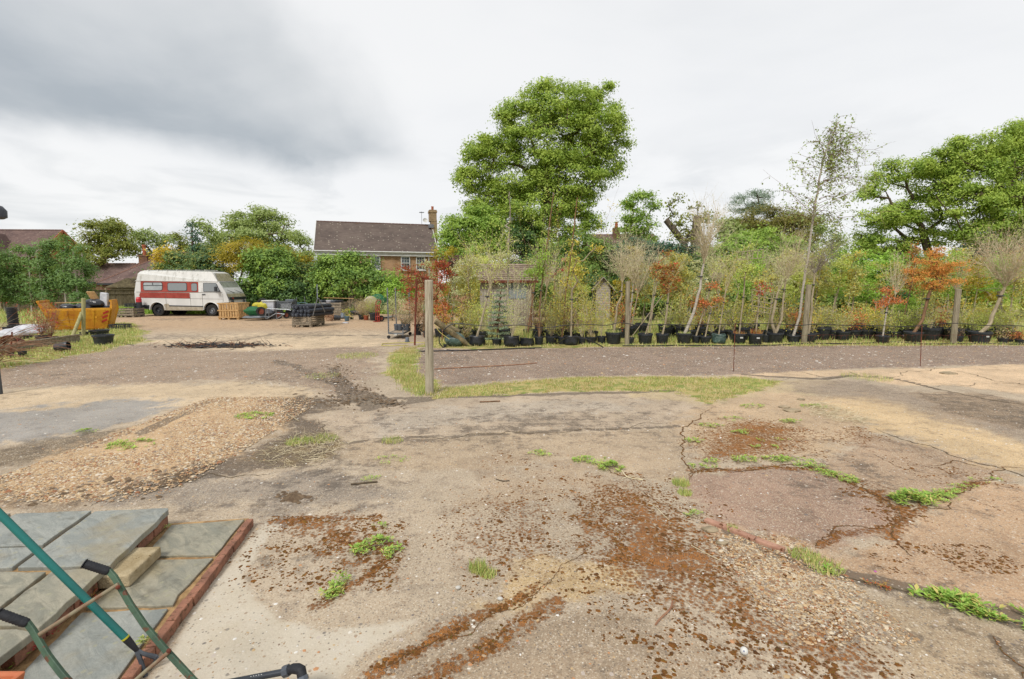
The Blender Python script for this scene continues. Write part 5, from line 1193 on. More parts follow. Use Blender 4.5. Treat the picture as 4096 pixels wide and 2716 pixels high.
plant('big crumpled grow bag with a bushy upright green-leaved shrub', 2047, 1388, 63, bush(300, 120, 'silver', .05, 22, 200, 700, 'twig', .18), kind='bag', hk=.66, name='potted_shrub', cat='potted shrub')
plant('grow bag full of fresh green grass with two tall bamboo-tied stems', 2108, 1385, 56, both(wispy((2140, 1130), (2168, 1010), 90, 'brown', 'lime', 600, 10, 80, .009, .07, .035, stembm='brown'), lambda t, loc, h, r: cane(t, loc(2100, 1340), loc(2125, 1140), .02)), kind='bag', hk=.6, tuft=(.34,))
plant('black pot with a very tall thin whip reaching above the shed', 2157, 1380, 38, both(lambda t, loc, h, r: stem_tube(t, [(0, 0, h * .8), loc(2160, 1200), loc(2180, 1040), loc(2200, 880), loc(2215, 770)], .03, 'brown'), wispy((2168, 1120), (2200, 900), 90, 'greytwig', 'yg', 500, 12, 160, .008, .05, .03), bush(560, 130, 'yg', .055, 10, 110, 420, 'brown', .12, .009)), hk=.9)
plant('bamboo-like arching green clump in a black pot', 2207, 1378, 50, bush(150, 110, 'olive', .1, 60, 200, 900, 'pale', asp=.16), hk=.66, name='potted_bamboo', cat='potted bamboo')
plant('narrow black pot between the bamboo clump and a grow bag', 2250, 1378, 36, both(lambda t, loc, h, r: stem_tube(t, [(0, 0, h * .8), loc(2262, 1180), loc(2286, 1000), loc(2302, 850), loc(2310, 790)], .03, 'brown'), bush(500, 150, 'yellow', .06, 10, 110, 360, 'brown', .1, .009)), hk=.85)
plant('sagging black grow bag with yellow-leaved leggy maple', 2287, 1382, 56, leafy((2288, 1160), [(2300, 1085, 50, 20), (2285, 1130, 56, 16), (2330, 1045, 34, 14), (2270, 1010, 24, 14), (2300, 980, 20, 30), (2380, 990, 20, 10), (2395, 1000, 16, 10)], 'yellow', .085, .5, .04, 'pale', nl=40), kind='bag', hk=.66)
plant('short black pot tucked right of the sagging grow bag', 2330, 1377, 32, bush(140, 60, 'yg', .05, 16, 80, 420, 'twig'), hk=.8, name='potted_shrub', cat='potted shrub')
plant('black pot of golden-leaved twiggy shrub before the gabled shed', 2367, 1376, 44, bush(210, 110, 'yellow', .055, 26, 180, 800, 'twig', -.1), hk=.66, tuft=(.15, 'drygrass'), name='potted_shrub', cat='potted shrub')
plant('small black pot with a feathery green whip near the gabled shed', 2409, 1374, 36, bush(240, 70, 'olive', .05, 14, 120, 520, 'twig', -.05), hk=.8, name='potted_shrub', cat='potted shrub')
plant('large black pot with grassy top and a leaning wispy standard tree', 2460, 1378, 66, wispy((2489, 1128), (2500, 950), 150, 'twig', 'silver', 900, 30, 380, .012, .045, .045, [(2463, 1290), (2468, 1230), (2486, 1180)]), hk=.74, tuft=(.18,), lab=False)
plant('black pot with a bare-crowned grey standard tree behind the post', 2534, 1342, 44, wispy((2533, 1138), (2560, 985), 190, 'twig', 'silver', 800, 30, 380, .012, .045, .05, [(2518, 1290)], stembm='birch'), hk=.9)
plant('empty dark pot tipped on its side at the foot of the post', 2524, 1378, 34, None, hk=.8, name='plant_pot', cat='plant pot')
plant('black pot with bamboo-caned sapling beside the bronze-leaved tree', 2588, 1378, 60, leafy((2625, 1140), [(2645, 1075, 34, 40), (2625, 1110, 26, 26), (2660, 1020, 22, 20)], 'brownred', .075, .9, .025, via=[(2606, 1260)], canes=[((2590, 1345), (2636, 990)), ((2525, 1350), (2648, 1185)), ((2600, 1330), (2622, 1150))]), hk=.72)
plant('bronze-leaved standard tree in a rimmed black pot', 2656, 1376, 52, leafy((2674, 1180), [(2672, 1110, 40, 42), (2690, 1060, 30, 30), (2662, 1150, 34, 20), (2700, 1130, 26, 26)], 'brownred', .075, 1.1, .04, 'pale', via=[(2662, 1290)]), hk=.78)
plant('tall black tub set back behind the bronze-leaved tree', 2670, 1341, 60, wispy((2676, 1150), (2700, 980), 120, 'twig', 'yg', 300, 18, 200, .01, .045, .05, stembm='pale'), hk=.72)
plant('large black pot with a leaning pale trunk and great wispy white crown', 2745, 1376, 60, wispy((2815, 1055), (2850, 830), 170, 'twig', 'silver', 200, 44, 760, .012, .04, .06, [(2775, 1250), (2800, 1150)], stembm='birch'), hk=.72, tuft=(.12,))
plant('narrow black pot leaning against the big wispy tree pot', 2790, 1373, 34, wispy((2850, 1120), (2870, 1000), 90, 'twig', 'yg', 360, 16, 140, .008, .05, .03), hk=.9)
plant('black pot with an orange-leaved twiggy small tree', 2828, 1376, 42, leafy((2845, 1230), [(2848, 1200, 40, 24), (2820, 1215, 30, 20), (2880, 1210, 26, 22), (2850, 1150, 30, 26)], 'rust', .065, .55, .03, 'pale', nl=44), hk=.72)
plant('dull green plastic bag round the roots of a thin sapling', 2885, 1376, 54, wispy((2900, 1180), (2925, 1020), 70, 'twig', 'olive', 400, 14, 120, .008, .05, .025), kind='bag', mt=M_GBAG, hk=.7)
plant('black pot with white label and a cane-tied stem under a trellis', 2968, 1376, 58, both(leafy((2978, 1150), [(2982, 1100, 50, 22), (2960, 1070, 40, 18), (3010, 1085, 30, 20), (2985, 1045, 30, 14), (2990, 985, 24, 12)], 'yg', .075, .7, .03, 'pale'), trellis((2945, 1040), (3048, 1032), (2945, 1010), (3050, 998), 6, 2)), hk=.72, lab=True, tuft=(.12, 'brownred'))
plant('big labelled black pot with handles, purple-leaved sapling and small trellis', 3034, 1380, 56, both(leafy((3038, 1190), [(3030, 1135, 30, 14), (3060, 1150, 24, 12), (3030, 1165, 26, 14)], 'acer', .06, .35, .03, 'pale'), trellis((3005, 1243), (3078, 1254), (3005, 1158), (3084, 1176), 4, 5)), hk=.82, handles=True, lab=True, tuft=(.2, 'brownred'))
plant('plain black pot squeezed right of the labelled pot with handles', 3070, 1371, 30, leafy((3095, 1180), [(3090, 1110, 30, 30), (3100, 1150, 20, 20)], 'olive', .06, .6, .02), hk=1.1)
plant('widest black pot with handles, holding two pale leaning trunks', 3115, 1374, 66, both(wispy((3112, 1165), (3150, 1060), 80, 'twig', 'silver', 200, 14, 110, .01, .05, .06, [(3085, 1280)], stembm='pale'), wispy((3142, 1120), (3190, 950), 190, 'twig', 'yg', 500, 34, 420, .013, .045, .05, [(3126, 1280)], stembm='pale')), hk=.64, handles=True)
def tall_birch(t, loc, h, r):
    pts = [(0, 0, h * .8), loc(3198, 1260), loc(3216, 1120), loc(3236, 1000), loc(3252, 880), loc(3272, 760), loc(3290, 640), loc(3330, 540), loc(3352, 490)]
    stem_tube(t, pts, .045, 'birch')
    k = t.location.y / FPX; st = []; d = []; ln = []
    for _ in range(70):
        f = rng.random() * .95; y = 930 - f * 430; x = 3246 + (930 - y) * .22 + (max(0, 640 - y)) * .12
        st.append(loc(x, y)); side = rng.choice((-1, 1, 1)); d.append((side * U(.5, 1.5) + .35, U(-.8, .8), U(.5, 1.1))); ln.append(U(110, 300) * k * (1 - f * .62))
    V, Fc, P_ = twig_arrays(st, d, np.array(ln), .010, 7, .10, .10); V2, F2, P2 = twig_arrays(np.stack(P_)[nr.integers(1, 7, 420), nr.integers(0, 70, 420)], nr.normal(0, 1, (420, 3)) + np.array([.4, 0, -.3]), np.full(420, .6), .006, 4, .2, .15)
    npmesh('branches', np.concatenate([V, V2]), np.concatenate([Fc, F2 + len(V)]), BARK['brown'], t)
    n = 2900; P2 = np.stack(P2); L = P2[nr.integers(0, 5, n), nr.integers(0, 420, n)] + nr.normal(0, .05, (n, 3))
    V, Fc = leaf_arrays(L, np.tile([0, -.3, .3], (n, 1)), .072, .7); npmesh('foliage', V, Fc, LEAF['oakl'], t)
plant('very tall slender birch in a black pot rising high into the sky', 3187, 1372, 50, tall_birch, hk=.6)
plant('black pot right of the third post with a forked pale sapling', 3248, 1372, 54, wispy((3258, 1095), (3290, 960), 170, 'greytwig', 'yg', 450, 30, 380, .011, .045, .045, [(3245, 1250)], stembm='pale'), hk=.7, handles=True)
plant('small black pot with a round orange-leaved standard on a white stem', 3547, 1376, 50, leafy((3549, 1225), [(3545, 1205, 48, 24), (3520, 1215, 34, 18), (3580, 1210, 34, 20), (3560, 1165, 30, 22), (3545, 1150, 16, 14)], 'rust', .06, .6, .03, 'birch', nl=50), hk=.66)
plant('orange swamp cypress with drooping tiers, leaning in a tilted black pot', 3677, 1372, 66, leafy((3722, 1160), [(3745, 1002, 38, 12), (3735, 1022, 46, 12), (3705, 1050, 62, 11), (3790, 1056, 66, 10), (3690, 1084, 76, 10), (3822, 1082, 78, 9), (3750, 1098, 90, 11), (3672, 1116, 62, 9), (3800, 1126, 90, 9), (3716, 1142, 72, 9), (3760, 1070, 60, 12), (3745, 1155, 50, 7)], 'orange', .065, 2.0, .06, 'brown', via=[(3690, 1280), (3712, 1190)], nl=90, asp=.3, shell=.1), hk=.66)
plant('low black pot right of the fourth post with dry stalks', 3846, 1370, 42, bush(30, 30, 'dryfrond', .06, 20, 30, 60, 'brown', asp=.2), hk=.6, name='potted_shrub', cat='potted shrub')
plant('large black tub with label and a leaning bare tree with brown tips', 3952, 1374, 76, wispy((4020, 1150), (4075, 945), 250, 'twig', 'dry', 900, 46, 900, .014, .05, .07, [(3962, 1290), (3995, 1200)], stembm='pale', spread=.75), hk=.6, lab=True)
plant('short black pot near the right end of the row', 4026, 1374, 34, bush(40, 40, 'drygrass', .05, 20, 40, 120, 'brown'), hk=.62, name='potted_shrub', cat='potted shrub')
plant('smallest black pot beside the short pot at the right end', 4050, 1372, 20, bush(30, 24, 'rust', .05, 12, 24, 60, 'brown'), hk=.7, name='potted_shrub', cat='potted shrub')
plant('black pot of orange-tinted seedlings at the right edge of the row', 4092, 1376, 30, bush(34, 30, 'rust', .05, 20, 40, 160, 'brown'), hk=.6, name='potted_shrub', cat='potted shrub')

# post tops
M_POST = pmat('treated_post', A(208, 198, 174), A(176, 164, 140), 3, .85, stretch=(9, 9, .5), bump=.35, bscale=18, c3=A(150, 136, 112))
M_POST2 = pmat('grey_post', A(184, 172, 146), A(146, 136, 112), 3, .88, stretch=(9, 9, .6), bump=.35, bscale=18, c3=A(128, 118, 92))
def fence_post(label, bx, by, txp, typ, wpx, mt, grp='posts along the nursery rows'):
    g = G(bx, by); Y = g.y; tp = P(txp, typ, Y); r = wpx / 2 / FPX * Y
    t = thing('wooden_post', label, 'post', g, 0, grp)
    m = MB(); d = Vector((tp.x - g.x, 0, tp.z)); n = 14
    prof = []
    ring_ = [[(r * (1 + .02 * sin(3 * a) + .015 * sin(7 * a)) * cos(a), r * (1 + .02 * sin(3 * a)) * sin(a)) for a in [2 * pi * k / 18 for k in range(18)]]]
    vs = []; fs = []
    hs = [0, .02, .5, .98, .995, 1.0]; rs = [1.06, 1.03, 1.0, 1.0, .97, .9]
    for h_, k_ in zip(hs, rs):
        for (x, y) in ring_[0]: vs.append(Vector((x * k_, y * k_, 0)) + d * h_ + Vector((0, 0, .04 * y / r * r if h_ == 1 else 0)))
    for i in range(len(hs) - 1):
        for k in range(18): fs.append((i * 18 + k, i * 18 + (k + 1) % 18, (i + 1) * 18 + (k + 1) % 18, (i + 1) * 18 + k))
    fs.append(tuple((len(hs) - 1) * 18 + k for k in range(18)))
    m.add(vs, fs); m.build('post', mt, t, smooth=True)
    # drying split along the face
    m = MB(); p = [Vector((-.12 * r + U(-.05, .05) * r, -r * 1.005, 0)) + d * f for f in (.28, .4, .5, .62, .72)]
    m.tube(p, [.001, .004, .005, .004, .001], 4); m.build('crack', M_SOIL, t)
    return t
fence_post('tall round timber post in the left centre, nearest to the camera', 1718, 1575, 1715, 1120, 33, M_POST)
fence_post('weathered post beside the big grassy pot, second from the left', 2508, 1378, 2512, 1126, 18, M_POST2)
fence_post('weathered post standing just right of the tall birch pot', 3216, 1372, 3236, 1139, 20, M_POST2)
fence_post('weathered post right of the orange cypress', 3812, 1376, 3834, 1155, 20, M_POST2)
fence_post('grey post behind the small round orange-leaved tree', 3526, 1335, 3530, 1175, 15, M_POST2)
fence_post('short grey post behind the leaning bare tree', 3996, 1330, 4000, 1165, 16, M_POST2)
fence_post('grey post standing in the middle of the back rows', 2770, 1255, 2777, 1105, 9, M_POST2)
fence_post('distant leaning grey post right of the third post', 3340, 1275, 3346, 1125, 10, M_POST2)

# back rows: staked young trees and shrubs
kinds = [('slim yellow-green staked tree', 'yg', 'pale'), ('bare twiggy standard tree', None, 'twig'), ('narrow olive-leaved sapling', 'olive', 'pale'), ('silvery-green sapling', 'silver', 'birch'), ('fresh green staked tree', 'fresh', 'pale'), ('bronze-leaved small tree', 'brownred', 'brown'), ('lime-green bushy young tree', 'lime', 'pale'), ('dull gold sapling', 'goldfir', 'pale')]
marks = ['the rusty pole', 'the tall near post', 'the leaning log', 'the crumpled grow bag', 'the blue-green spruce', 'the timber shed', 'the bamboo clump', 'the yellow-leaved maple', 'the gabled shed', 'the grassy-topped pot', 'the second post', 'the bronze-leaved tree', 'the great wispy tree', 'the small orange-leaved tree', 'the green plastic bag', 'the labelled pots', 'the widest pot', 'the very tall birch', 'the third post', 'the empty grassy gap', 'the grey post', 'the round orange standard', 'the orange cypress', 'the fourth post', 'the low stalky pot', 'the leaning bare tree', 'the right end of the row']
mx = [1665, 1720, 1800, 1906, 1987, 2060, 2207, 2290, 2400, 2460, 2509, 2656, 2760, 2828, 2885, 3000, 3115, 3187, 3225, 3400, 3526, 3560, 3700, 3824, 3860, 3960, 4060]
used = {}
def where(x):
    i = min(range(len(mx)), key=lambda k: abs(mx[k] - x)); return marks[i], ('left' if x < mx[i] - 12 else 'right' if x > mx[i] + 12 else '')
GB = 'young trees in the back rows of the nursery'
def back_label(desc, x, row):
    mk, sd_ = where(x); l = f"{desc} in the {row} row, behind {mk}" if not sd_ else f"{desc} in the {row} row, {sd_} of {mk}"
    while l in used: l = 'thinner ' + l
    used[l] = 1; return l
def back_tree(tx, Y, top, wpx, k, row, pot=True, bush_=False):
    desc, lf, bm = kinds[k]; b = P(tx, 1131, Y); t = thing('young_tree', back_label(desc, tx, row), 'young tree', (b.x, Y, 0), 0, GB)
    r = U(.2, .28); s = Y / FPX
    if pot: add_pot(t, r, r * U(1.3, 1.7), soil=False)
    H = CAM_H + (1131 - top) * s; w_ = wpx * s; f = U(.42, .55) * H; lean = U(-.02, .16)
    p = (lean * f, 0, f); stem_tube(t, [(0, 0, .2), (lean * f * .4, 0, f * .5), p], U(.025, .04), bm if bm in ('pale', 'birch', 'brown') else 'pale')
    if lf is None: bushy_top(t, p, H - f, w_, 26, 260, .012, 'twig', (lean, 0), .5, 'silver', .05, 160)
    else:
        ch_ = H - f
        B = [((p[0] + lean * ch_ * q + U(-.2, .2) * w_, U(-.15, .15), f + ch_ * (.1 + q * .85)), (w_ * .5 * (1.05 - q * .6) * U(.8, 1.2), w_ * .4, ch_ * .22)) for q in (0, .3, .6, .9)]
        ball_crown(t, B, .085, lf, 1.9, stem=[p, (p[0] + lean * ch_ * .5, 0, f + ch_ * .55)], r0=.022, bm='pale', nl=26, shell=.1, clump=2.2)
    if rng.random() < .5: tie_at(t, (p[0] * .8, 0, f * .8), .045)
q = random.Random(21)
xs = list(range(1700, 4130, 74))
for i, x in enumerate(xs):
    tx = x + q.uniform(-22, 22); Y = q.uniform(19.2, 21.5)
    if 1915 < tx < 1985 or 2080 < tx < 2150 or 2350 < tx < 2450: continue
    back_tree(tx, Y, q.uniform(985, 1075), q.uniform(60, 110), q.choice([0, 1, 2, 3, 4, 0, 2, 1] if tx < 3300 else [0, 6, 4, 2, 7, 1, 5]), 'middle')
for i, x in enumerate(range(1760, 4130, 92)):
    tx = x + q.uniform(-26, 26)
    if 1930 < tx < 2130 or 2350 < tx < 2440: continue
    back_tree(tx, q.uniform(23, 27.5), q.uniform(985, 1060), q.uniform(70, 130), q.choice([0, 2, 7, 1, 3, 7] if tx < 3300 else [6, 7, 4, 6, 0, 2]), 'rear')
# low shrubs in tubs behind the front row
SB = 'low shrubs in tubs behind the front row'
sk = [('straggly brown-leaved shrub', 'dry', 'redtwig'), ('low yellow-green shrub', 'yg', 'twig'), ('orange-tinted low shrub', 'rust', 'redtwig'), ('low olive shrub', 'olive', 'twig'), ('dead brown twiggy shrub', None, 'redtwig'), ('low golden shrub', 'yellow', 'twig')]
for i, x in enumerate(range(1800, 4130, 44)):
    tx = x + q.uniform(-16, 16); Y = q.uniform(17.6, 18.8); d_, lf, bm = sk[q.choice([0, 1, 1, 3, 4, 5, 3] if tx < 2450 else [2, 1, 3, 1, 5, 3])]
    if 2440 < tx < 2700 and q.random() < .5: continue
    if (1900 < tx < 2160 or 2340 < tx < 2450) and q.random() < .55: continue
    mk, s_ = where(tx); l = f"{d_} in a tub behind {mk}" + (f", to its {s_}" if s_ else '')
    while l in used: l = 'small ' + l
    used[l] = 1
    b = P(tx, 1131, Y); t = thing('potted_shrub', l, 'potted shrub', (b.x, Y, 0), 0, SB); r = q.uniform(.2, .3); hh = r * q.uniform(1.1, 1.7)
    add_pot(t, r, hh, soil=False)
    bushy_top(t, (0, 0, hh * .8), q.uniform(.7, 1.5) * (1 if tx < 3300 else .75), q.uniform(.5, .9), 16, 80, .006, bm, (0, 0), .5, lf, .065, 520 if lf else 0)

# individual background accents
def accent(name, label, cat, Y, bx, blobs, leaf, lsz, cover, r0=.04, bm='dark', nl=40, asp=.5, shell=.2, clump=2.0):
    b = P(bx, 1131, Y); t = thing(name, label, cat, (b.x, Y, 0)); k = Y / FPX
    B = [((P(a, c, Y).x - b.x, U(-.3, .3), P(a, c, Y).z), (rx * k, (rx + ry) / 2 * k * .85, ry * k)) for a, c, rx, ry in blobs]
    zz = min(bb[0][2] for bb in B)
    ball_crown(t, B, lsz, leaf, cover, stem=[(0, 0, 0), (.02, 0, zz * .5), (.05, 0, zz)], r0=r0, bm=bm, nl=nl, asp=asp, shell=shell, clump=clump)
    return t
accent('photinia_bush', 'large spreading red-leaved bush behind the rusty pole and near post', 'shrub', 18.2, 1700, [(1660, 1085, 58, 32), (1720, 1065, 60, 30), (1770, 1095, 46, 36), (1640, 1120, 40, 30), (1700, 1125, 60, 34), (1765, 1150, 36, 34), (1625, 1150, 30, 20), (1690, 1190, 50, 30)], 'red', .10, 2.3, .06, 'redtwig', 90, .35)
accent('flame_shrub', 'small flame-orange shrub just right of the near post', 'shrub', 17.6, 1765, [(1760, 1190, 22, 22), (1775, 1240, 26, 30), (1790, 1270, 18, 24)], 'rust', .07, 1.3, .03, 'redtwig', 40, .4)
accent('purple_shrub', 'dark purple-leaved shrub behind the red bush', 'shrub', 22, 1806, [(1800, 1040, 30, 22), (1822, 1055, 24, 24), (1790, 1070, 26, 24), (1810, 1090, 22, 20)], 'purple', .10, 2.0, .05, 'dark', 30)
accent('russet_shrub', 'brown and green straggly shrubs below the red bush', 'shrub', 18.8, 1690, [(1640, 1230, 40, 30), (1680, 1250, 46, 34), (1850, 1200, 50, 40), (1860, 1250, 50, 36)], 'dry', .07, 1.3, .03, 'redtwig', 60)
accent('acer_tree', 'crimson acer among the whips above the timber shed', 'shrub', 22.5, 2215, [(2205, 1100, 26, 10), (2240, 1085, 20, 10), (2262, 1040, 16, 10), (2190, 1110, 16, 8)], 'acer', .08, 1.6, .03, 'redtwig', 24)
accent('soft_acer', 'feathery lime-green acer in front of the timber shed', 'shrub', 18.9, 2125, [(2120, 1090, 40, 10), (2150, 1080, 36, 10), (2105, 1105, 30, 8), (2165, 1100, 30, 8)], 'lime', .07, 1.9, .03, 'brown', 24)
accent('willowy_tree', 'broad pale olive tree spreading left of the timber shed roof', 'tree', 21.5, 1960, [(1900, 1035, 50, 20), (1960, 1015, 60, 22), (2020, 1025, 46, 22), (1850, 1060, 40, 26), (1935, 1062, 54, 20), (2010, 1068, 40, 18), (2120, 1050, 34, 18), (1900, 1100, 40, 20)], 'silver', .085, 1.1, .06, 'pale', 90)
accent('twiggy_tree', 'white-stemmed spreading sapling against the dark ash trunk', 'tree', 22, 2030, [(2040, 800, 8, 40), (2030, 900, 30, 40), (2050, 960, 40, 40)], 'silver', .05, .08, .05, 'greytwig', 90)
accent('golden_shrub', 'golden-tinted shrub just left of the gabled shed', 'shrub', 20.5, 2330, [(2320, 1160, 40, 26), (2290, 1200, 40, 36), (2340, 1220, 36, 40)], 'yg', .07, 1.3, .03, 'twig', 30)
for i, (x, y_) in enumerate([(3400, 1250), (3470, 1270), (3640, 1230), (3900, 1260), (3980, 1245), (4060, 1230)]):
    accent('wild_shrub', 'tangled yellow-green undergrowth shrub ' + ['right of the third post', 'beside the grey post', 'behind the orange cypress stem', 'with reddish tips right of the fourth post', 'behind the bare tree stem', 'at the far right edge'][i], 'shrub', 22.5, x, [(x, y_ - 20, 50, 26), (x + 20, y_, 54, 30), (x - 30, y_ + 6, 44, 26)], ['olive', 'yg', 'fresh', 'yellow', 'olive', 'yg'][i], .08, 1.2, .03, 'twig', 30)
# ------------------------------------------------------------------ yard: skip, pallets, trolleys, junk
def box_thing(name, label, cat, parts, loc, rz=0, group=None):
    t = thing(name, label, cat, loc, rz, group)
    for nm, mb, mt, *bv in parts: mb.build(nm, mt, t, bevel=bv[0] if bv else 0)
    return t
def pot_thing(label, loc, r, h, mt=None, tilt=None, name='plant_pot', cat='plant pot', group='loose plant pots about the yard', plantf=None, soil=False):
    t = thing(name, label, cat, loc, 0, group)
    if tilt: t.rotation_euler = tilt
    add_pot(t, r, h, mt=mt, soil=soil or bool(plantf))
    if plantf: plantf(t, r, h)
    return t
def lump(c, r, seed, nu=14, nv=9, j=.16, flat=None): return MB().blob(c, r, nu, nv, j, seed=seed, flat=flat)
M_BIN = pmat('black_bin_bag', A(52, 54, 60), A(30, 32, 38), 3, .28, bump=1.0, bscale=7, spec=.6)
M_SKIP = pmat('skip_orange', A(236, 172, 40), A(212, 140, 30), 2.5, .6, bump=.1, spot=(A(120, 76, 30), 2.6, .64), c3=A(200, 122, 30))
M_CHEV = pmat('red_chevron', A(206, 62, 44), A(184, 50, 38), 5, .5)
M_DGREY = pmat('dark_grey_paint', A(92, 96, 100), A(70, 74, 78), 6, .6)
M_SACK = pmat('white_sack', A(226, 226, 232), A(196, 198, 206), 5, .6, bump=.8, bscale=8)
M_NET = pmat('black_netting', A(66, 72, 84), A(40, 44, 54), 30, .5, bump=.9, bscale=60, stretch=(3, 1, 1))
M_GREENNET = pmat('green_netting', A(30, 118, 66), A(20, 88, 50), 20, .6, bump=.8)
M_YEL = pmat('yellow_plastic', A(218, 206, 60), A(190, 180, 60), 6, .55)
M_HOSE = pmat('yellow_hose', A(216, 204, 116), A(196, 184, 98), 9, .5, bump=.0)
M_RED = pmat('red_paint', A(196, 70, 58), A(160, 52, 44), 7, .5, c3=A(120, 64, 44))
M_PLY = pmat('worn_plywood', A(196, 176, 152), A(160, 142, 120), 5, .8)
M_GREYPOT = pmat('grey_plastic', A(116, 124, 134), A(92, 100, 110), 7, .5)
M_BLUEPOT = pmat('blue_glaze', A(104, 134, 150), A(80, 108, 124), 7, .35)
M_TARP = pmat('grey_tarpaulin', A(150, 156, 162), A(120, 126, 132), 5, .5, bump=.8, bscale=8)
M_OLD = M_GREYWOOD

# builders' skip
bl = G(*c1(482, 1178)); Yk = bl.y; kx = Yk / FPX
sk_ = thing('skip', 'orange-yellow builders skip full of black sacks, with red hazard chevrons', 'skip', (bl.x, Yk, 0), RAD(28))
wB = 1.80; hT = 188 * .44643 * kx; wt0, wt1 = -.12, 2.02; D = 1.25
def sl(name, pts, th=.05):
    m = MB(); n = len(pts); pts = [Vector(p) for p in pts]; nm = (pts[1] - pts[0]).cross(pts[2] - pts[0]).normalized() * th
    m.add(pts + [p + nm for p in pts], [tuple(range(n))[::-1], tuple(range(n, 2 * n))] + [(i, (i + 1) % n, n + (i + 1) % n, n + i) for i in range(n)]); return m.build(name, M_SKIP, sk_, bevel=.01)
fz = hT * 1.0; ez = hT * 1.42
A0, B0, C0, D0 = Vector((0, .15, .06)), Vector((wB, .15, .06)), Vector((wB, D - .15, .06)), Vector((0, D - .15, .06))
A1, B1, C1, D1 = Vector((wt0, 0, fz)), Vector((wt1, 0, fz)), Vector((wt1, D, fz)), Vector((wt0, D, fz))
sl('side_panel', [A0, B0, B1, A1]); sl('side_panel', [C0, D0, D1, C1]); sl('floor_plate', [A0, D0, C0, B0])
E0, E1 = Vector((wt0 - .30, .0, ez)), Vector((wt0 - .30, D, ez)); F0, F1 = Vector((wt1 - .02, .12, ez)), Vector((wt1 - .02, D - .1, ez))
sl('end_panel', [D0, A0, A1, E0, E1, D1]); sl('end_panel', [B0, C0, C1, F1, F0, B1])
m = MB(); m.bar(A1 + Vector((0, 0, .03)), B1 + Vector((0, 0, .03)), .09, .09); m.build('rim', M_SKIP, sk_, bevel=.01)
m = MB(); m.bar(D1 + Vector((0, 0, .03)), C1 + Vector((0, 0, .03)), .09, .09); m.build('rim', M_SKIP, sk_, bevel=.01)
m = MB(); m.bar(E0, E1, .09, .09); m.build('rim', M_SKIP, sk_)
m = MB(); m.bar(F0, F1, .09, .09); m.build('rim', M_SKIP, sk_)
for x in (.28, .5, .72):
    m = MB(); m.bar(A0.lerp(B0, x) + Vector((0, -.03, 0)), A1.lerp(B1, x) + Vector((0, -.05, 0)), .09, .05, (0, 1, 0)); m.build('rib', M_SKIP, sk_, bevel=.01)
for x in (.07, .93):
    for k in range(3):
        a = A0.lerp(B0, x - .045).lerp(A1.lerp(B1, x - .045), .30 + k * .22); b = A0.lerp(B0, x + .045).lerp(A1.lerp(B1, x + .045), .42 + k * .22 if x > .5 else .42 + k * .22)
        if x < .5: a, b = Vector((a.x, a.y, b.z)), Vector((b.x, b.y, a.z))
        m = MB(); o_ = Vector((0, -.062, 0)); m.add([a + o_, b + o_, b + o_ + Vector((0, -.01, .09)), a + o_ + Vector((0, -.01, .09))], [(0, 1, 2, 3)]); m.build('chevron', M_CHEV, sk_)
for x in (.12, .88):
    for s in (0,):
        m = MB(); m.lathe([(.04, 0), (.04, .12)], 10, A0.lerp(A1, .62) + Vector((x * wB, -.12, 0)), Matrix.Rotation(RAD(90), 3, 'X'), cap1=True); m.build('lifting_lug', M_SKIP, sk_)
base = Vector((bl.x, Yk, 0)); RS = rotz(RAD(28))
MB().box((wB / 2, D / 2, hT * .8), (wt1 - .1, D - .2, .1)).build('rubble', M_SOIL, sk_)
for i, (u, v, r, s) in enumerate([(.22, .3, .34, 1), (.36, .6, .3, 2), (.5, .3, .36, 3), (.68, .35, .44, 4), (.78, .6, .36, 5), (.12, .6, .26, 6), (.88, .3, .24, 7)]):
    o = lump((0, 0, 0), (r * 1.05, r * .8, r * .55), s, j=.2).build('bin_bag', M_BIN, None, smooth=True); o.location = base + RS @ Vector((u * wt1, v * D, hT * 1.0 + r * .25 + (.12 if i == 3 else 0)))
    sub = o.modifiers.new('smooth', 'SUBSURF'); sub.levels = sub.render_levels = 1
    tag(o, 'shiny black rubbish sack in the skip, ' + ['left of centre', 'behind the left one', 'in the middle', 'the highest, right of the leaning post', 'behind the highest', 'at the left end', 'at the right end'][i], 'rubbish sack', 'black sacks in the skip')
o = MB().box((0, 0, 0), (.05, .8, .8)).build('board', M_NEWWOOD); o.location = base + RS @ Vector((wt1 - .72, .95, hT + .42)); o.rotation_euler = (0, RAD(-24), RAD(60)); tag(o, 'tan board standing up in the right end of the skip', 'board')
o = MB().box((0, 0, 0), (.34, .12, .8)).build('mattress_offcut', M_SACK, bevel=.04); o.location = base + RS @ Vector((wt1 - .28, .35, hT + .35)); o.rotation_euler = (0, RAD(6), 0); tag(o, 'white padded offcut upright at the right end of the skip', 'foam offcut')
o = MB().bar((-1.1, 0, 0), (.8, 0, .02), .2, .03).build('plank', M_NEWWOOD); o.rotation_euler = (0, 0, RAD(28)); o.location = base + RS @ Vector((1.0, .9, hT + .3)); tag(o, 'brown plank lying across the sacks in the skip', 'plank')

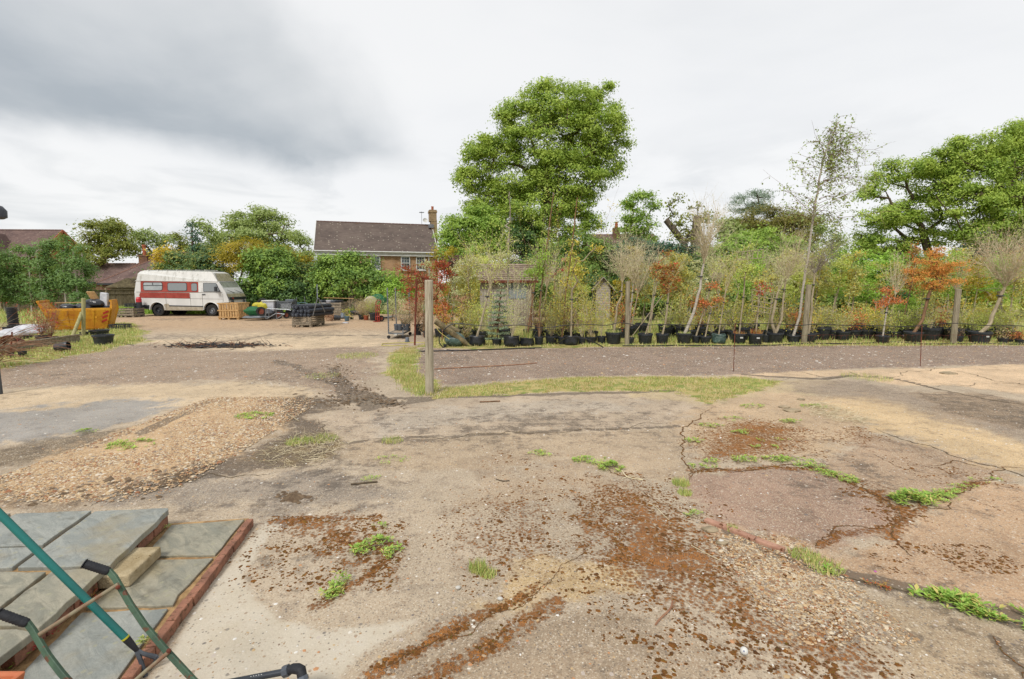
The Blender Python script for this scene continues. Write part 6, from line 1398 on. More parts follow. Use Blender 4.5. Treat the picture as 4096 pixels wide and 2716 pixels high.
# rail post and its brace beside the skip
def pole_thing(label, p0, p1, r, mt=M_POST, name='wooden_post', cat='post', grp=None):
    p0, p1 = Vector(p0), Vector(p1); t = thing(name, label, cat, p0, 0, grp); m = MB(); n = 7; d = p1 - p0
    m.tube([d * (i / n) for i in range(n + 1)], [r * (1 + .03 * sin(i * 2.1)) for i in range(n + 1)], 12); m.build('pole', mt, t, smooth=True); return t
M_GRNPOST = pmat('green_tanalised_post', A(196, 190, 138), A(166, 160, 112), 3, .8, stretch=(6, 6, .6), bump=.2)
g = G(334, 1347); tp = P(334, 1193, g.y); pole_thing('pale green-tinged post standing in front of the skip', g, tp, .065, M_GRNPOST)
a = G(287, 1353); b = P(328, 1250, g.y); pole_thing('slanting brace leaning against the pale post by the skip', a, b, .06, M_GRNPOST, 'wooden_brace', 'brace')
# sleeper edging
a, b = G(-40, 1424), G(150, 1392); c_ = G(318, 1366)
for i, (p, q_) in enumerate(((a, b), (b, c_))):
    t = thing('timber_edging', ['old timber edging length at the left picture edge', 'old timber edging length running towards the leaning brace'][i], 'edging', p, 0, 'timber edging lengths by the skip'); d = q_ - p
    MB().bar((0, 0, .12), tuple(d * .99 + Vector((0, 0, .12))), .10, .24).build('beam', M_OLD, t, bevel=.01)
    MB().bar((0, .12, .245), tuple(d * .97 + Vector((0, .12, .245))), .09, .05).build('rail', M_OLD, t, bevel=.01)
def grd(x, y): return G(*c1(x, y))
K1 = .44643 / FPX
def P1(x0, x1, yb, ht, label, **kw):
    g = grd((x0 + x1) / 2, yb); k = K1 * g.y; return pot_thing(label, g + Vector((0, (x1 - x0) / 2 * k, 0)), (x1 - x0) / 2 * k, ht * k, **kw)
P1(785, 945, 1305, 92, 'big black round tub right of the pale post', name='tub', cat='tub')
t_ = P1(755, 905, 1222, 52, 'shallow black tub behind the big tub, beside the skip', name='tub', cat='tub')
P1(690, 760, 1215, 30, 'low black pot behind the leaning brace')
P1(290, 385, 1298, 84, 'black pot of red-leaved seedlings left of its twin', name='potted_shrub', cat='potted shrub', plantf=lambda t, r, h: bushy_top(t, (0, 0, h * .8), 1.15, .8, 22, 150, .008, 'redtwig', (.1, 0), .45, 'acer', .055, 260))
P1(378, 462, 1296, 62, 'black pot of bare reddish stems next to the dry grass', name='potted_shrub', cat='potted shrub', plantf=lambda t, r, h: bushy_top(t, (0, 0, h * .8), 1.0, .6, 22, 140, .008, 'redtwig', (0, 0), .4, 'brownred', .05, 140))
P1(455, 505, 1280, 56, 'small black pot tucked behind the red-leaved pots')
P1(140, 205, 1410, 56, 'small black pot against the front of the timber edging')
P1(50, 100, 1416, 58, 'small black pot left of the thin dark stake')
P1(205, 290, 1200, 46, 'black pot half hidden behind the white sack', name='plant_pot')
P1(140, 240, 1246, 30, 'shallow black pot under the white sack')
g = grd(500, 1368); pot_thing('dark pot lying on its side in front of the timber edging', g + Vector((-.1, .1, .14)), .14, .34, tilt=(0, RAD(82), RAD(20)))
# stack of pots
g = grd(125, 1150); k = K1 * g.y
for i in range(8):
    pot_thing('black pot in the stack by the skip, ' + ['at the very bottom', 'second up', 'third up', 'fourth up', 'fifth up', 'sixth up', 'second from the top', 'at the top'][i], g + Vector((.01 * sin(i * 2), .01 * cos(i * 3), i * .1 + .01)), 38 * k, .26, group='stack of nested black pots')
P1(40, 110, 1160, 36, 'squat black pot left of the pot stack'); P1(130, 200, 1168, 52, 'black pot in front of the pot stack'); P1(0, 60, 1175, 36, 'flat black pot at the left picture edge')
# white sacks
for i, (x, y, rx, rz_) in enumerate([(30, 1238, .62, .26), (195, 1215, .58, .34), (265, 1205, .3, .2)]):
    g = grd(x, y); o = lump((0, 0, 0), (rx, .4, rz_), 30 + i, j=.22, flat=-.02).build('white_sack', M_SACK, None, smooth=True); o.location = g + Vector((0, .3, .08)); sub = o.modifiers.new('s', 'SUBSURF'); sub.levels = sub.render_levels = 2
    tag(o, ['crumpled white sack at the left picture edge', 'crumpled white sack beside the red-leaved pots', 'small end of white sheeting next to the red-leaved pot'][i], 'sack', 'white sacks by the timber edging')
g = grd(60, 1285); o = lump((0, 0, 0), (.5, .3, .14), 50, j=.1, flat=-.01).build('barrow_tray', M_YEL, None, smooth=True); o.location = g; tag(o, 'yellow-green upturned tray in the grass at the left edge', 'tray')
g = grd(155, 1335); t = thing('rusty_drum', 'rusty half-buried drum with dead leaves behind the edging', 'drum', g + Vector((0, 0, .1))); t.rotation_euler = (RAD(70), 0, RAD(15))
MB().lathe([(.26, 0), (.26, .4), (.24, .4), (.24, .1)], 18).build('shell', M_RUST, t); MB().lathe([(.24, .12), (.01, .3)], 14, cap0=False).build('dead_leaves', BARK['redtwig'], t)
pole_thing('thin dark stake among the pots at the far left', grd(95, 1392), P(*c1(108, 1182), grd(95, 1392).y), .02, M_RUST, 'stake', 'stake')
# arching canes at the left edge
t = thing('cane_clump', 'clump of long arching bare tan canes at the left picture edge', 'plant', P(-60, 1131, 12) * 1); t.location.z = 0
s_ = np.tile(np.array([-.2, 0, .2]), (60, 1)) + nr.normal(0, .1, (60, 3)); d_ = np.stack([nr.uniform(.5, 1.6, 60), nr.normal(0, .5, 60), nr.uniform(.5, 1.3, 60)], 1)
V, Fc, _q = twig_arrays(s_, d_, np.full(60, 2.1), .008, 8, .05, .14); npmesh('canes', V, Fc, BARK['redtwig'], t)
V, Fc, _q = twig_arrays(s_[:14], d_[:14] * np.array([1, 1, 1.5]), np.full(14, 2.0), .008, 8, .05, .12); npmesh('canes', V, Fc, BARK['pale'], t)
# crate near the skip
def slat_crate(name, label, cat, loc, W, Dp, H, nv, nh, mt, rz=0, vertical=True, feet=True, group=None, sw=.1):
    t = thing(name, label, cat, loc, rz, group); z0 = .1 if feet else 0
    if feet:
        for x in (0, .5, 1):
            for y in (0, .5, 1): MB().box((.06 + x * (W - .12), .06 + y * (Dp - .12), .045), (.12, .12, .09)).build('block', mt, t)
        for i in range(5): MB().box((W / 2, Dp * (i + .5) / 5, .10), (W, Dp / 5 - .03, .02)).build('deck_board', mt, t)
    if vertical:
        for face in range(4):
            Lf = W if face % 2 == 0 else Dp
            for i in range(nv):
                u = (i + .5) / nv * (Lf - sw) + sw * .5 * (1 if i else 1)
                c = {0: (u, 0, 0), 1: (W, u, 0), 2: (u, Dp, 0), 3: (0, u, 0)}[face]; dd = (sw, .02, H) if face % 2 == 0 else (.02, sw, H)
                MB().box((c[0], c[1], z0 + H / 2), dd).build('slat', mt, t)
            for z in (z0 + .04, z0 + H * .5, z0 + H - .04):
                off = .02; c = {0: (W / 2, -off, z), 1: (W + off, Dp / 2, z), 2: (W / 2, Dp + off, z), 3: (-off, Dp / 2, z)}[face]
                MB().box(c, (W + .04, .018, .07) if face % 2 == 0 else (.018, Dp, .07)).build('rail', mt, t)
    else:
        for face in range(4):
            for i in range(nh):
                z = z0 + (i + .5) * H / nh; jz = U(-.006, .006)
                c = {0: (W / 2, 0, z + jz), 1: (W - .012, Dp / 2, z + jz), 2: (W / 2, Dp, z), 3: (.012, Dp / 2, z)}[face]
                MB().box(c, (W, .022, H / nh * .68) if face % 2 == 0 else (.022, Dp - .03, H / nh * .68)).build('slat', mt, t)
        for x in (.05, W - .05):
            for y in (.03, Dp - .03): MB().box((x, y, z0 + H / 2), (.08, .045, H)).build('corner_post', mt, t)
    return t
def crate3(x0, x1, yb, y_top, dp, *a, conv=c3, **k):
    g = G(*conv((x0), yb)); g2 = G(*conv(x1, yb)); sc = g.y / FPX * .29598
    return g, (x1 - x0) * sc, (yb - y_top) * sc
g, W, H = crate3(1435, 1715, 1110, 885, 1.0, conv=c2)
slat_crate('pallet_box', 'pale new-wood slatted pallet box in front of the van nose', 'pallet box', g, W, 1.15, H - .1, 7, 0, M_NEWWOOD, RAD(-3))
g, W, H = crate3(60, 290, 1080, 955, 1.0, conv=c2)
slat_crate('pallet_box', 'grey weathered pallet box behind the rear of the van', 'pallet box', g, W, .9, H - .1, 0, 3, M_OLD, 0, vertical=False)
def open_crate(label, loc, W, Dp, H, rz=0, mt=M_BLACK):
    t = thing('plastic_crate', label, 'crate', loc, rz, 'black plastic crates')
    for y in (0, Dp):
        for z in (.015, H - .02): MB().box((W / 2, y, z), (W, .02, .03)).build('rail', mt, t)
        for i in range(9): MB().box((.02 + i * (W - .04) / 8, y, H / 2), (.025, .015, H)).build('bar', mt, t)
    for x in (0, W):
        for z in (.015, H - .02): MB().box((x, Dp / 2, z), (.02, Dp, .03)).build('rail', mt, t)
        for i in range(6): MB().box((x, .02 + i * (Dp - .04) / 5, H / 2), (.015, .025, H)).build('bar', mt, t)
    MB().box((W / 2, Dp / 2, .01), (W, Dp, .015)).build('base', mt, t)
    return t
g = G(*c1(978, 1162)); open_crate('black plastic crate on the ground right of the skip', g, .66, .45, .24, RAD(4))
g = G(*c2(135, 1075)); open_crate('black plastic crate resting on the grey pallet box behind the van', (g.x, g.y + .2, .62), .62, .4, .2)
# red-topped bin by the van rear
g = G(*c2(290, 1076)); t = thing('waste_bin', 'slim black bin with a bright red top at the van rear', 'bin', g + Vector((0, .5, 0)))
MB().lathe([(.13, 0), (.16, .5), (.16, .9)], 12, cap1=True).build('body', M_BLACK, t); MB().lathe([(.15, .9), (.15, 1.1), (.08, 1.22)], 12, cap1=True).build('lid', pmat('bright_red', A(228, 60, 70), rough=.5), t)
# white bin
g = G(*c3(447, 560)); Yb = 28.5; sc = Yb / FPX * .29598; p = P(*c3(447, 490), Yb); H = P(*c3(447, 342), Yb).z
t = thing('swing_bin', 'tall white plastic bin standing among the junk', 'bin', (p.x, Yb, 0))
m = MB(); m.add([(-.26, -.2, 0), (.26, -.2, 0), (.26, .2, 0), (-.26, .2, 0), (-.33, -.26, H - .06), (.33, -.26, H - .06), (.33, .26, H - .06), (-.33, .26, H - .06)], [(0, 3, 2, 1), (0, 1, 5, 4), (1, 2, 6, 5), (2, 3, 7, 6), (3, 0, 4, 7)]); m.build('body', M_SACK, t, bevel=.02)
MB().box((0, 0, H - .03), (.74, .6, .07)).build('lid', M_WHITE, t, bevel=.02)
# tyre
p = P(*c3(335, 400), 29.3); t = thing('tyre', 'old tyre leaning behind the white bin', 'tyre', p)
t.rotation_euler = (RAD(75), 0, RAD(-20)); MB().lathe([(.22, -.1), (.36, -.12), (.4, -.05), (.4, .05), (.36, .12), (.22, .1), (.22, -.1)], 28, cap0=False).build('tread', M_RUBBER, t, smooth=True)
def lumpy(name, label, cat, cx, cy, r, mt, seed, Y=27.5, j=.2, conv=c3, sub=1):
    p = P(*conv(cx, cy), Y); o = lump((0, 0, 0), r, seed, j=j).build(name, mt, None, smooth=True); o.location = p; s = o.modifiers.new('s', 'SUBSURF'); s.levels = s.render_levels = sub; tag(o, label, cat); return o
lumpy('netting_bundle', 'bundle of bright green netting between pallet box and bin', 'netting', 232, 492, (.62, .3, .27), M_GREENNET, 61, 27.2)
lumpy('yellow_bag', 'yellow sack lying behind the green netting', 'sack', 262, 415, (.28, .2, .2), M_YEL, 62, 28.8); lumpy('yellow_bag', 'second yellow sack against the white bin', 'sack', 358, 425, (.4, .25, .28), M_YEL, 63, 28.4)
lumpy('tarpaulin', 'crumpled pale grey sheeting on the ground by the pallet box', 'sheeting', 240, 565, (.75, .45, .10), M_TARP, 64, 27.3, .3)
lumpy('tarpaulin', 'folded dark grey plastic sheet behind the barrow frame', 'sheeting', 385, 525, (.5, .4, .28), pmat('dark_sheet', A(104, 106, 110), A(80, 82, 88), 5, .5, bump=.6, bscale=8), 65, 28, .2)
lumpy('green_tray', 'flat dark green tray behind the green netting', 'tray', 215, 452, (.5, .3, .14), pmat('dark_green_plastic', A(44, 74, 66), rough=.5), 66, 28.6, .04)
# upturned barrow frame and cage trolley
def metal(name, label, cat, Y, runs, wheels=(), r=.022, mt=M_GALV, conv=c3, extra=None):
    b = P(*conv(*runs[0][0][:2]), Y); t = thing(name, label, cat, (b.x, Y, 0)); 
    for run in runs:
        pts = []
        for q_ in run:
            d = q_[2] if len(q_) > 2 else 0; p = P(*conv(q_[0], q_[1]), Y + d); pts.append((p.x - b.x, d, max(p.z, .012)))
        MB().tube(pts, r, 6).build('tube', mt, t, smooth=True)
    for (x, y, rr, d) in wheels:
        p = P(*conv(x, y), Y + d); w_ = MB(); w_.lathe([(rr * .6, -.04), (rr, -.035), (rr, .035), (rr * .6, .04)], 18, (p.x - b.x, d, max(p.z, rr)), Matrix.Rotation(RAD(90), 3, 'X') @ Matrix.Rotation(RAD(20), 3, 'Y'), cap0=False)
        wo_ = w_.build('wheel', M_RUBBER, t, smooth=True); MB().lathe([(rr * .62, -.02), (rr * .62, .02)], 14, (p.x - b.x, d, max(p.z, rr)), Matrix.Rotation(RAD(90), 3, 'X'), cap1=True).build('hub', M_RUST, wo_)
    if extra: extra(t, b)
    return t
metal('sack_barrow', 'upturned tubular sack-barrow frame lying in front of the white bin', 'barrow', 26.5, [[(382, 595), (380, 470), (400, 455), (520, 462), (530, 590), (522, 598)], [(400, 455), (700, 470), (720, 480)], [(395, 592), (520, 520), (640, 530)], [(522, 598), (640, 525)], [(420, 450, .5), (425, 560, .5)]], [(320, 492, .26, .3), (545, 535, .26, .3)], .028)
metal('cage_trolley', 'grey wire shopping-type trolley with tall steel uprights', 'trolley', 28, [[(535, 320), (536, 560)], [(680, 325), (686, 480)], [(585, 395), (725, 392), (722, 470), (588, 468), (585, 395)], [(545, 372, .6), (740, 358, .6), (738, 420, .6), (548, 420, .6), (545, 372, .6)], [(545, 372, .6), (585, 395)], [(740, 358, .6), (725, 392)]] + [[(585 + 17 * i, 395), (588 + 17 * i, 468)] for i in range(1, 8)] + [[(586, 410 + 15 * i), (724, 408 + 15 * i)] for i in range(4)], [(570, 505, .2, 0), (660, 540, .2, .2)], .014)
p = P(*c3(650, 400), 28.7); o = MB().box((0, 0, 0), (.95, .5, .42)).build('plastic_box', M_DGREY, bevel=.03); o.location = p; tag(o, 'dark grey plastic box inside the wire trolley', 'box')
p = P(*c3(720, 385), 29.3); o = MB().box((0, 0, 0), (.5, .4, .5)).build('plastic_box', M_GREYPOT, bevel=.03); o.location = p; tag(o, 'lighter grey box behind the wire trolley', 'box')
g = G(*c3(720, 585)); pot_thing('large dark bucket tipped on its side before the roll crate', g + Vector((.12, .2, .23)), .24, .46, tilt=(0, RAD(-80), RAD(-20)), name='bucket', cat='bucket')
metal('steel_uprights', 'thin steel stakes strung with pale blue twine behind the junk', 'stakes', 29.5, [[(798, 305), (802, 430)], [(905, 290), (918, 420)]], (), .02)
metal('blue_twine', 'pale blue twine sagging between the thin stakes', 'twine', 29.4, [[(805, 380), (860, 400), (950, 410)], [(805, 375), (900, 370), (980, 395)]], (), .012, pmat('blue_twine', A(120, 170, 180), rough=.6))
# crate with netting rolls
g = G(*c3(768, 702)); g2 = G(*c3(1005, 708)); W = g2.x - g.x; Yc = g2.y
H = (705 - 560) * .29598 / FPX * Yc
slat_crate('pallet_box', 'weathered pallet box in mid yard loaded with netting rolls', 'pallet box', (g.x, Yc, 0), W, 1.5, H - .1, 0, 4, M_OLD, RAD(-2), vertical=False)
rr = .105; kx3 = .29598 / FPX * Yc; idx = 0
proto = None
for row, (n_, y0, x0_) in enumerate([(5, 535, 800), (5, 495, 790), (5, 452, 798)]):
    for i in range(n_):
        z = H + .0 + rr * (.95 + 1.75 * row); x = g.x + W * (.12 + .19 * i) + (.05 if row % 2 else 0)
        t = thing('netting_roll', 'black netting roll on the pallet box, ' + ['bottom', 'middle', 'top'][row] + ' layer, ' + ['leftmost', 'second from left', 'central', 'second from right', 'rightmost'][i], 'netting roll', (x, Yc - .12 + U(-.05, .05), z), RAD(-16 + U(-3, 3)), 'black netting rolls stacked on the pallet box')
        if proto is None:
            m = MB(); m.tube([(0, 0, 0), (0, .02, 0), (0, .5, .0), (0, 1.2, .01), (0, 1.7, 0)], [rr * .9, rr, rr, rr * 1.02, rr * .98], 16); p_ = m.build('roll', M_NET, t, smooth=True); proto = p_
            m = MB(); m.tube([(0, -.012, 0), (0, .01, 0)], [rr * .28, rr * .32], 12); pc_ = m.build('core', M_GREYPOT, t)
        else:
            for s_ in (proto, pc_): c__ = s_.copy(); COL.objects.link(c__); c__.parent = t
metal('a_frame', 'slanting galvanised A-frame prop over the netting rolls', 'prop', 22.6, [[(1018, 552), (1080, 322), (1100, 320), (1180, 500, .4)], [(1075, 130, 1.2), (1080, 322)]], (), .022)
# flower trolleys
def danish(label, x0, x1, yb, ytop, conv, Dp=.9, shelf=True):
    g = G(*conv(x0, yb)); Y = g.y; k = Y / FPX * (.29598 if conv is c3 else .3507); W = (x1 - x0) * k; H = (yb - ytop) * k
    t = thing('flower_trolley', label, 'trolley', g, 0, 'galvanised flower trolleys')
    for x in (0, W):
        for y in (0, Dp):
            MB().box((x, y, (.14 if (x, y) != (W, 0) else 0) + (H if y == 0 and x == 0 else H * .97) / 2 if not (x == W and y == 0) else .2), (.045, .03, H - .14 if not (x == W and y == 0) else .28)).build('upright', M_GALV, t)
            if not (x == W and y == 0):
                sm_ = MB(); [sm_.box((x, y - .018, .25 + j * .09), (.018, .006, .05)) for j in range(int((H - .4) / .09))]; sm_.build('slots', M_DGREY, t)['kind'] = 'stuff'
            MB().lathe([(.03, -.02), (.065, -.02), (.065, .02), (.03, .02)], 12, (x, y, .07), Matrix.Rotation(RAD(90), 3, 'X'), cap1=True).build('castor', M_RUBBER, t)
    MB().bar((0, 0, .2), (W, 0, .2), .04, .06).build('rail', M_GALV, t); MB().bar((0, Dp, .2), (W, Dp, .2), .04, .06).build('rail', M_GALV, t)
    MB().bar((0, 0, .2), (0, Dp, .2), .04, .06).build('rail', M_GALV, t); MB().bar((W, 0, .2), (W, Dp, .2), .04, .06).build('rail', M_GALV, t)
    MB().box((W / 2, Dp / 2, .21), (W - .05, Dp - .05, .02)).build('shelf', M_PLY, t)
    return t, g, W, Dp
tr, g, W, Dp = danish('galvanised flower trolley with plywood base at the end of the nursery row', 2045, 2240, 862, 195, c3, 1.25)
MB().box((W / 2, -.03, .16), (.1, .01, .05)).build('label', M_LABEL, tr)
for i, (u, v) in enumerate([(.12, .82), (.4, .8), (.68, .84), (.9, .8), (.55, .95)]):
    pot_thing('grey pot on the flower trolley, ' + ['far left', 'left of centre', 'right of centre', 'far right', 'lying at the back'][i], (g.x + u * W, g.y + v * Dp, .23 + (.22 if i == 4 else 0)), .11, .24, M_GREYPOT, group='grey pots on the flower trolley')
t = thing('dead_shrub', 'heap of pale dead stems and brown leaves on the trolley', 'dead plant', (g.x + W * .7, g.y + Dp * .85, .4)); bushy_top(t, (0, 0, 0), .9, .9, 60, 160, .012, 'twig', (.2, 0), 1.1, 'dry', .08, 160)
danish('galvanised flower trolley standing behind the netting rolls', 1000, 1135, 470, 125, c3, .8)
danish('further flower trolley frame left of the other by the hedge', 925, 1075, 430, 140, c3, .7)
# back pallet box with pots and plank
g = G(*c3(1112, 520)); Yp = 29.5; p = P(*c3(1112, 500), Yp); p2 = P(*c3(1405, 500), Yp); H = P(*c3(1112, 368), Yp).z
slat_crate('pallet_box', 'big weathered pallet box by the hedge holding pots', 'pallet box', (p.x, Yp, 0), p2.x - p.x, 1.3, H - .1, 0, 5, M_OLD, 0, vertical=False)
for i, (cx_, r_, mt_) in enumerate([(1130, .14, M_GREYPOT), (1185, .2, M_BLACK), (1235, .22, M_SACK), (1300, .2, M_GREYPOT), (1380, .22, M_BLACK)]):
    q_ = P(*c3(cx_, 350), Yp + .3); pot_thing('pot poking out of the big pallet box, ' + ['leftmost', 'tall black one', 'whitish one', 'grey one', 'rightmost'][i], (q_.x, Yp + .35, H - .22), r_, .34, mt_, group='pots in the big pallet box')
o = MB().bar((0, 0, 0), ((1515 - 1105) * .29598 / FPX * Yp, .1, -.06), .12, .03).build('plank', M_NEWWOOD); o.location = (p.x - .05, Yp + .9, H + .25); tag(o, 'pinkish plank laid across the top of the big pallet box', 'plank')
o = MB().box((0, 0, 0), (.35, .01, .14)).build('label_card', M_LABEL); o.location = P(*c3(1155, 390), Yp - .03); tag(o, 'white card fixed to the front of the big pallet box', 'label')
# old timber slats by the hedge
p = P(*c3(1555, 210), 33); t = thing('wood_stack', 'upright tan boards leaning in the hedge above the potted grasses', 'boards', (p.x, 33.2, 0))
for i in range(4): MB().box((-.3 + i * .2, 0, .8 + U(-.05, .1)), (.16, .03, 1.6)).build('board', M_OLD, t)
# black mesh bundle
for i in range(4):
    p = G(*c3(1545 + i * 22, 545)); o = MB().tube([(0, 0, .14), (.75, .35, .14)], .14, 12).build('mesh_roll', M_NET, None, smooth=True); o.location = p + Vector((-.2, .1 * i + .3, .02)); tag(o, 'short roll of black mesh lying by the potted grasses, ' + ['front one', 'second back', 'third back', 'rearmost'][i], 'mesh roll', 'short rolls of black mesh')
def P3(x0, x1, yb, ytop, label, **kw):
    g = G(*c3((x0 + x1) / 2, yb)); k = g.y / FPX * .29598; return pot_thing(label, g + Vector((0, (x1 - x0) / 2 * k, 0)), (x1 - x0) / 2 * k, (yb - ytop) * k, **kw)
gr = lambda hh, ww, lf: (lambda t, r, h: bushy_top(t, (0, 0, h * .8), hh, ww, 50, 160, .007, 'twig', (0, 0), .6, lf, .09, 700, asp=.16))
P3(1625, 1700, 605, 540, 'black pot of dry grass left of the terracotta pot', name='potted_grass', cat='potted grass', plantf=gr(.75, .8, 'dryfrond'))
P3(1695, 1765, 612, 545, 'terracotta pot of straw-coloured grass', mt=M_TERRA, name='potted_grass', cat='potted grass', plantf=gr(.8, .8, 'drygrass'))
P3(1765, 1900, 618, 510, 'big black tub with green-yellow grass beside the red sack truck', name='potted_grass', cat='potted grass', plantf=gr(.7, .9, 'yg'))
P3(1435, 1502, 625, 560, 'blue-grey glazed pot standing on the gravel', mt=M_BLUEPOT)
P3(1505, 1560, 600, 572, 'low dark pot right of the blue-grey pot')
g = G(*c3(1385, 620)); t = pot_thing('fallen black pot spilling a dead brown plant', g + Vector((0, .1, .16)), .15, .32, tilt=(0, RAD(-85), RAD(10)), name='fallen_plant', cat='fallen pot', plantf=lambda t, r, h: bushy_top(t, (0, 0, h * .8), .55, .6, 50, 200, .007, 'redtwig', (0, 0), .9, 'dry', .06, 400))
g = G(*c3(1425, 590)); pot_thing('upturned grey pot behind the fallen plant', g + Vector((0, .1, .3)), .17, .3, M_GREYPOT, tilt=(RAD(160), 0, 0))
lumpy('rag', 'scrap of white and dark rag on the gravel', 'rag', 1460, 647, (.2, .12, .05), M_SACK, 71, 25.2, .3)
accent('potted_bush', 'greenish bush behind the fallen pots', 'shrub', 27.5, 1385, [(1388, 1245, 18, 12), (1395, 1258, 20, 10)], 'olive', .08, 1.2, .02, 'twig', 14)
g = G(*c3(1910, 632))
def stk(t, b): 
    MB().box((.08, -.1, .03), (.34, .25, .02)).build('toe_plate', M_RED, t)
metal('sack_truck', 'red two-wheeled sack truck standing by the big grass tub', 'sack truck', g.y, [[(1868, 612), (1872, 370), (1890, 340), (1930, 340), (1940, 356), (1916, 404), (1916, 630)], [(1870, 415), (1917, 412)], [(1869, 480), (1916, 480)], [(1868, 560), (1916, 560)], [(1893, 405), (1893, 620)]], [(1880, 605, .16, .12), (1942, 608, .17, .12)], .022, M_RED, extra=stk)
metal('wheelbarrow', 'green wheelbarrow stood on end with its grey handles up', 'wheelbarrow', 28.2, [[(1748, 285), (1750, 320), (1735, 380), (1745, 440)], [(1838, 288), (1836, 330), (1820, 380), (1830, 430)], [(1855, 332), (1890, 322)]], (), .022, extra=lambda t, b: lump((.55, .3, .95), (.55, .3, .5), 90, j=.05).build('tray', M_GREENNET, t, smooth=True))
lumpy('sack', 'soiled white sack hung on the upright wheelbarrow', 'sack', 1800, 365, (.4, .22, .34), pmat('soiled_sack', A(206, 194, 172), A(176, 160, 136), 6, .8, bump=.6), 93, 27.9, .15)
g = G(*c3(1988, 588)); t = thing('plug_tray', 'black and white plug tray lying flat right of the sack truck', 'tray', g)
for i in range(3): MB().box((.02 + i * .26, .2, .05 + .03 * i), (.24, .5, .03)).build('tray_panel', M_BLACK if i % 2 == 0 else M_DGREY, t)
sm_ = MB(); [sm_.lathe([(.03, 0), (.03, .012)], 6, (-.06 + .08 * i, .02 + .09 * j, .075 + .008 * i), cap1=True) for i in range(8) for j in range(5)]; sm_.build('cells', M_SACK, t)['kind'] = 'stuff'
g = G(*c3(1962, 520)); t = thing('hose_reel', 'small silver and black hose reel behind the sack truck', 'hose reel', g + Vector((0, .3, .28))); MB().lathe([(.24, -.1), (.24, -.07), (.14, -.07), (.14, .07), (.24, .07), (.24, .1)], 18, M=Matrix.Rotation(RAD(80), 3, 'X'), cap1=True).build('reel', M_GALV, t)
g = G(*c3(2290, 910)); pot_thing('little grey pot upside down beside the yellow hose', (g.x, g.y + .06, .17), .075, .17, M_GREYPOT, tilt=(pi, 0, 0))

# rusty rotary line
g = G(1659, 1381); Yr = g.y; t = thing('rotary_line', 'rusty pole with a bent wire ring on top, once a rotary airer', 'pole', g)
tp = P(1666, 1112, Yr); m = MB(); m.tube([(0, 0, 0), ((tp.x - g.x) * .5, 0, tp.z * .5), (tp.x - g.x, 0, tp.z)], .032, 10); m.build('pole', M_RUST, t, smooth=True)
c = Vector((tp.x - g.x, 0, tp.z - .07)); R_ = 66 / FPX * Yr
for k_, (dz, rr_) in enumerate(((0, 1.0), (-.05, .94), (-.1, .86))):
    m = MB(); m.tube([c + Vector((R_ * rr_ * cos(a) + .04 * sin(3 * a + k_), R_ * rr_ * sin(a) * .9, dz + .05 * sin(2 * a + k_) + .03 * sin(5 * a))) for a in [2 * pi * i / 40 for i in range(41)]], .007, 5); m.build('wire_ring', M_RUST, t, smooth=True)
for i in range(8):
    a = 2 * pi * i / 8 + .2; m = MB(); m.tube([c + Vector((0, 0, .09)), c + Vector((R_ * .5 * cos(a), R_ * .5 * sin(a), .09)), c + Vector((R_ * cos(a), R_ * .9 * sin(a), .0))], .008, 5); m.build('wire_arm', M_RUST, t, smooth=True)
# leaning log
a = P(*c5(690, 975), 15.6); b = G(*c5(1050, 1240)); t = thing('log', 'weathered round log leaning into the grass right of the near post', 'log', b + Vector((0, 0, .07)))
m = MB(); d = a - b; m.tube([d * (i / 8) for i in range(9)], [.07, .085, .09, .09, .095, .095, .1, .1, .1], 12); m.build('trunk', pmat('old_log', A(168, 150, 112), A(124, 110, 82), 3, .9, stretch=(2, 2, 2), bump=.5, c3=A(96, 100, 70)), t, smooth=True)
a = P(*c5(820, 1000), 16.6); b2 = P(*c5(960, 1075), 16.6); t = thing('log', 'second shorter log resting behind the leaning log', 'log', b2); m = MB(); m.tube([(0, 0, 0), tuple(a - b2)], [.08, .08], 12); m.build('trunk', bpy.data.materials['old_log'], t, smooth=True)
o = lump((0, 0, 0), (.36, .28, .26), 95, 16, 10, .14).build('green_sack', M_GBAG, None, smooth=True); o.location = G(*c5(905, 1250)) + Vector((0, .3, .2)); s = o.modifiers.new('s', 'SUBSURF'); s.levels = s.render_levels = 1; tag(o, 'dull green plastic sack slumped under the leaning log', 'sack')
g = G(*c5(797, 1255)); pot_thing('tiny square-looking black pot inside the pipe hoop', g + Vector((0, .05, 0)), .06, .1)
g = G(3617, 1359); pot_thing('small black pot tipped over in the grass left of the orange cypress', g + Vector((0, .1, .09)), .09, .15, tilt=(0, RAD(70), 0))
# black irrigation pipes
def line(name, label, cat, pts, r, mt, n=6, sub=4):
    pts = [Vector(p) for p in pts]; o = Vector((pts[0].x, pts[0].y, 0)); q_ = []
    for i in range(len(pts) - 1):
        p0 = pts[max(i - 1, 0)]; p1 = pts[i]; p2 = pts[i + 1]; p3 = pts[min(i + 2, len(pts) - 1)]
        for k in range(sub):
            t_ = k / sub; q_.append(.5 * ((2 * p1) + (p2 - p0) * t_ + (2 * p0 - 5 * p1 + 4 * p2 - p3) * t_ ** 2 + (3 * p1 - p0 - 3 * p2 + p3) * t_ ** 3) - o)
    q_.append(pts[-1] - o); m = MB(); m.tube(q_, r, n); ob = m.build(name, mt, None, smooth=True); ob.location = o; return tag(ob, label, cat)
M_PIPE = pmat('black_pipe', A(48, 48, 52), A(36, 36, 40), 9, .5, bump=0)
YH = G(1900, 1392).y
hoop = [P(*c5(x, y), YH) for x, y in [(1000, 984), (880, 990), (800, 1040), (745, 1110), (730, 1170), (750, 1225), (800, 1268)]] + [G(*c5(880, 1288), .03), G(*c5(1100, 1282), .03), G(*c5(1400, 1272), .03), G(*c5(1900, 1256), .03)]
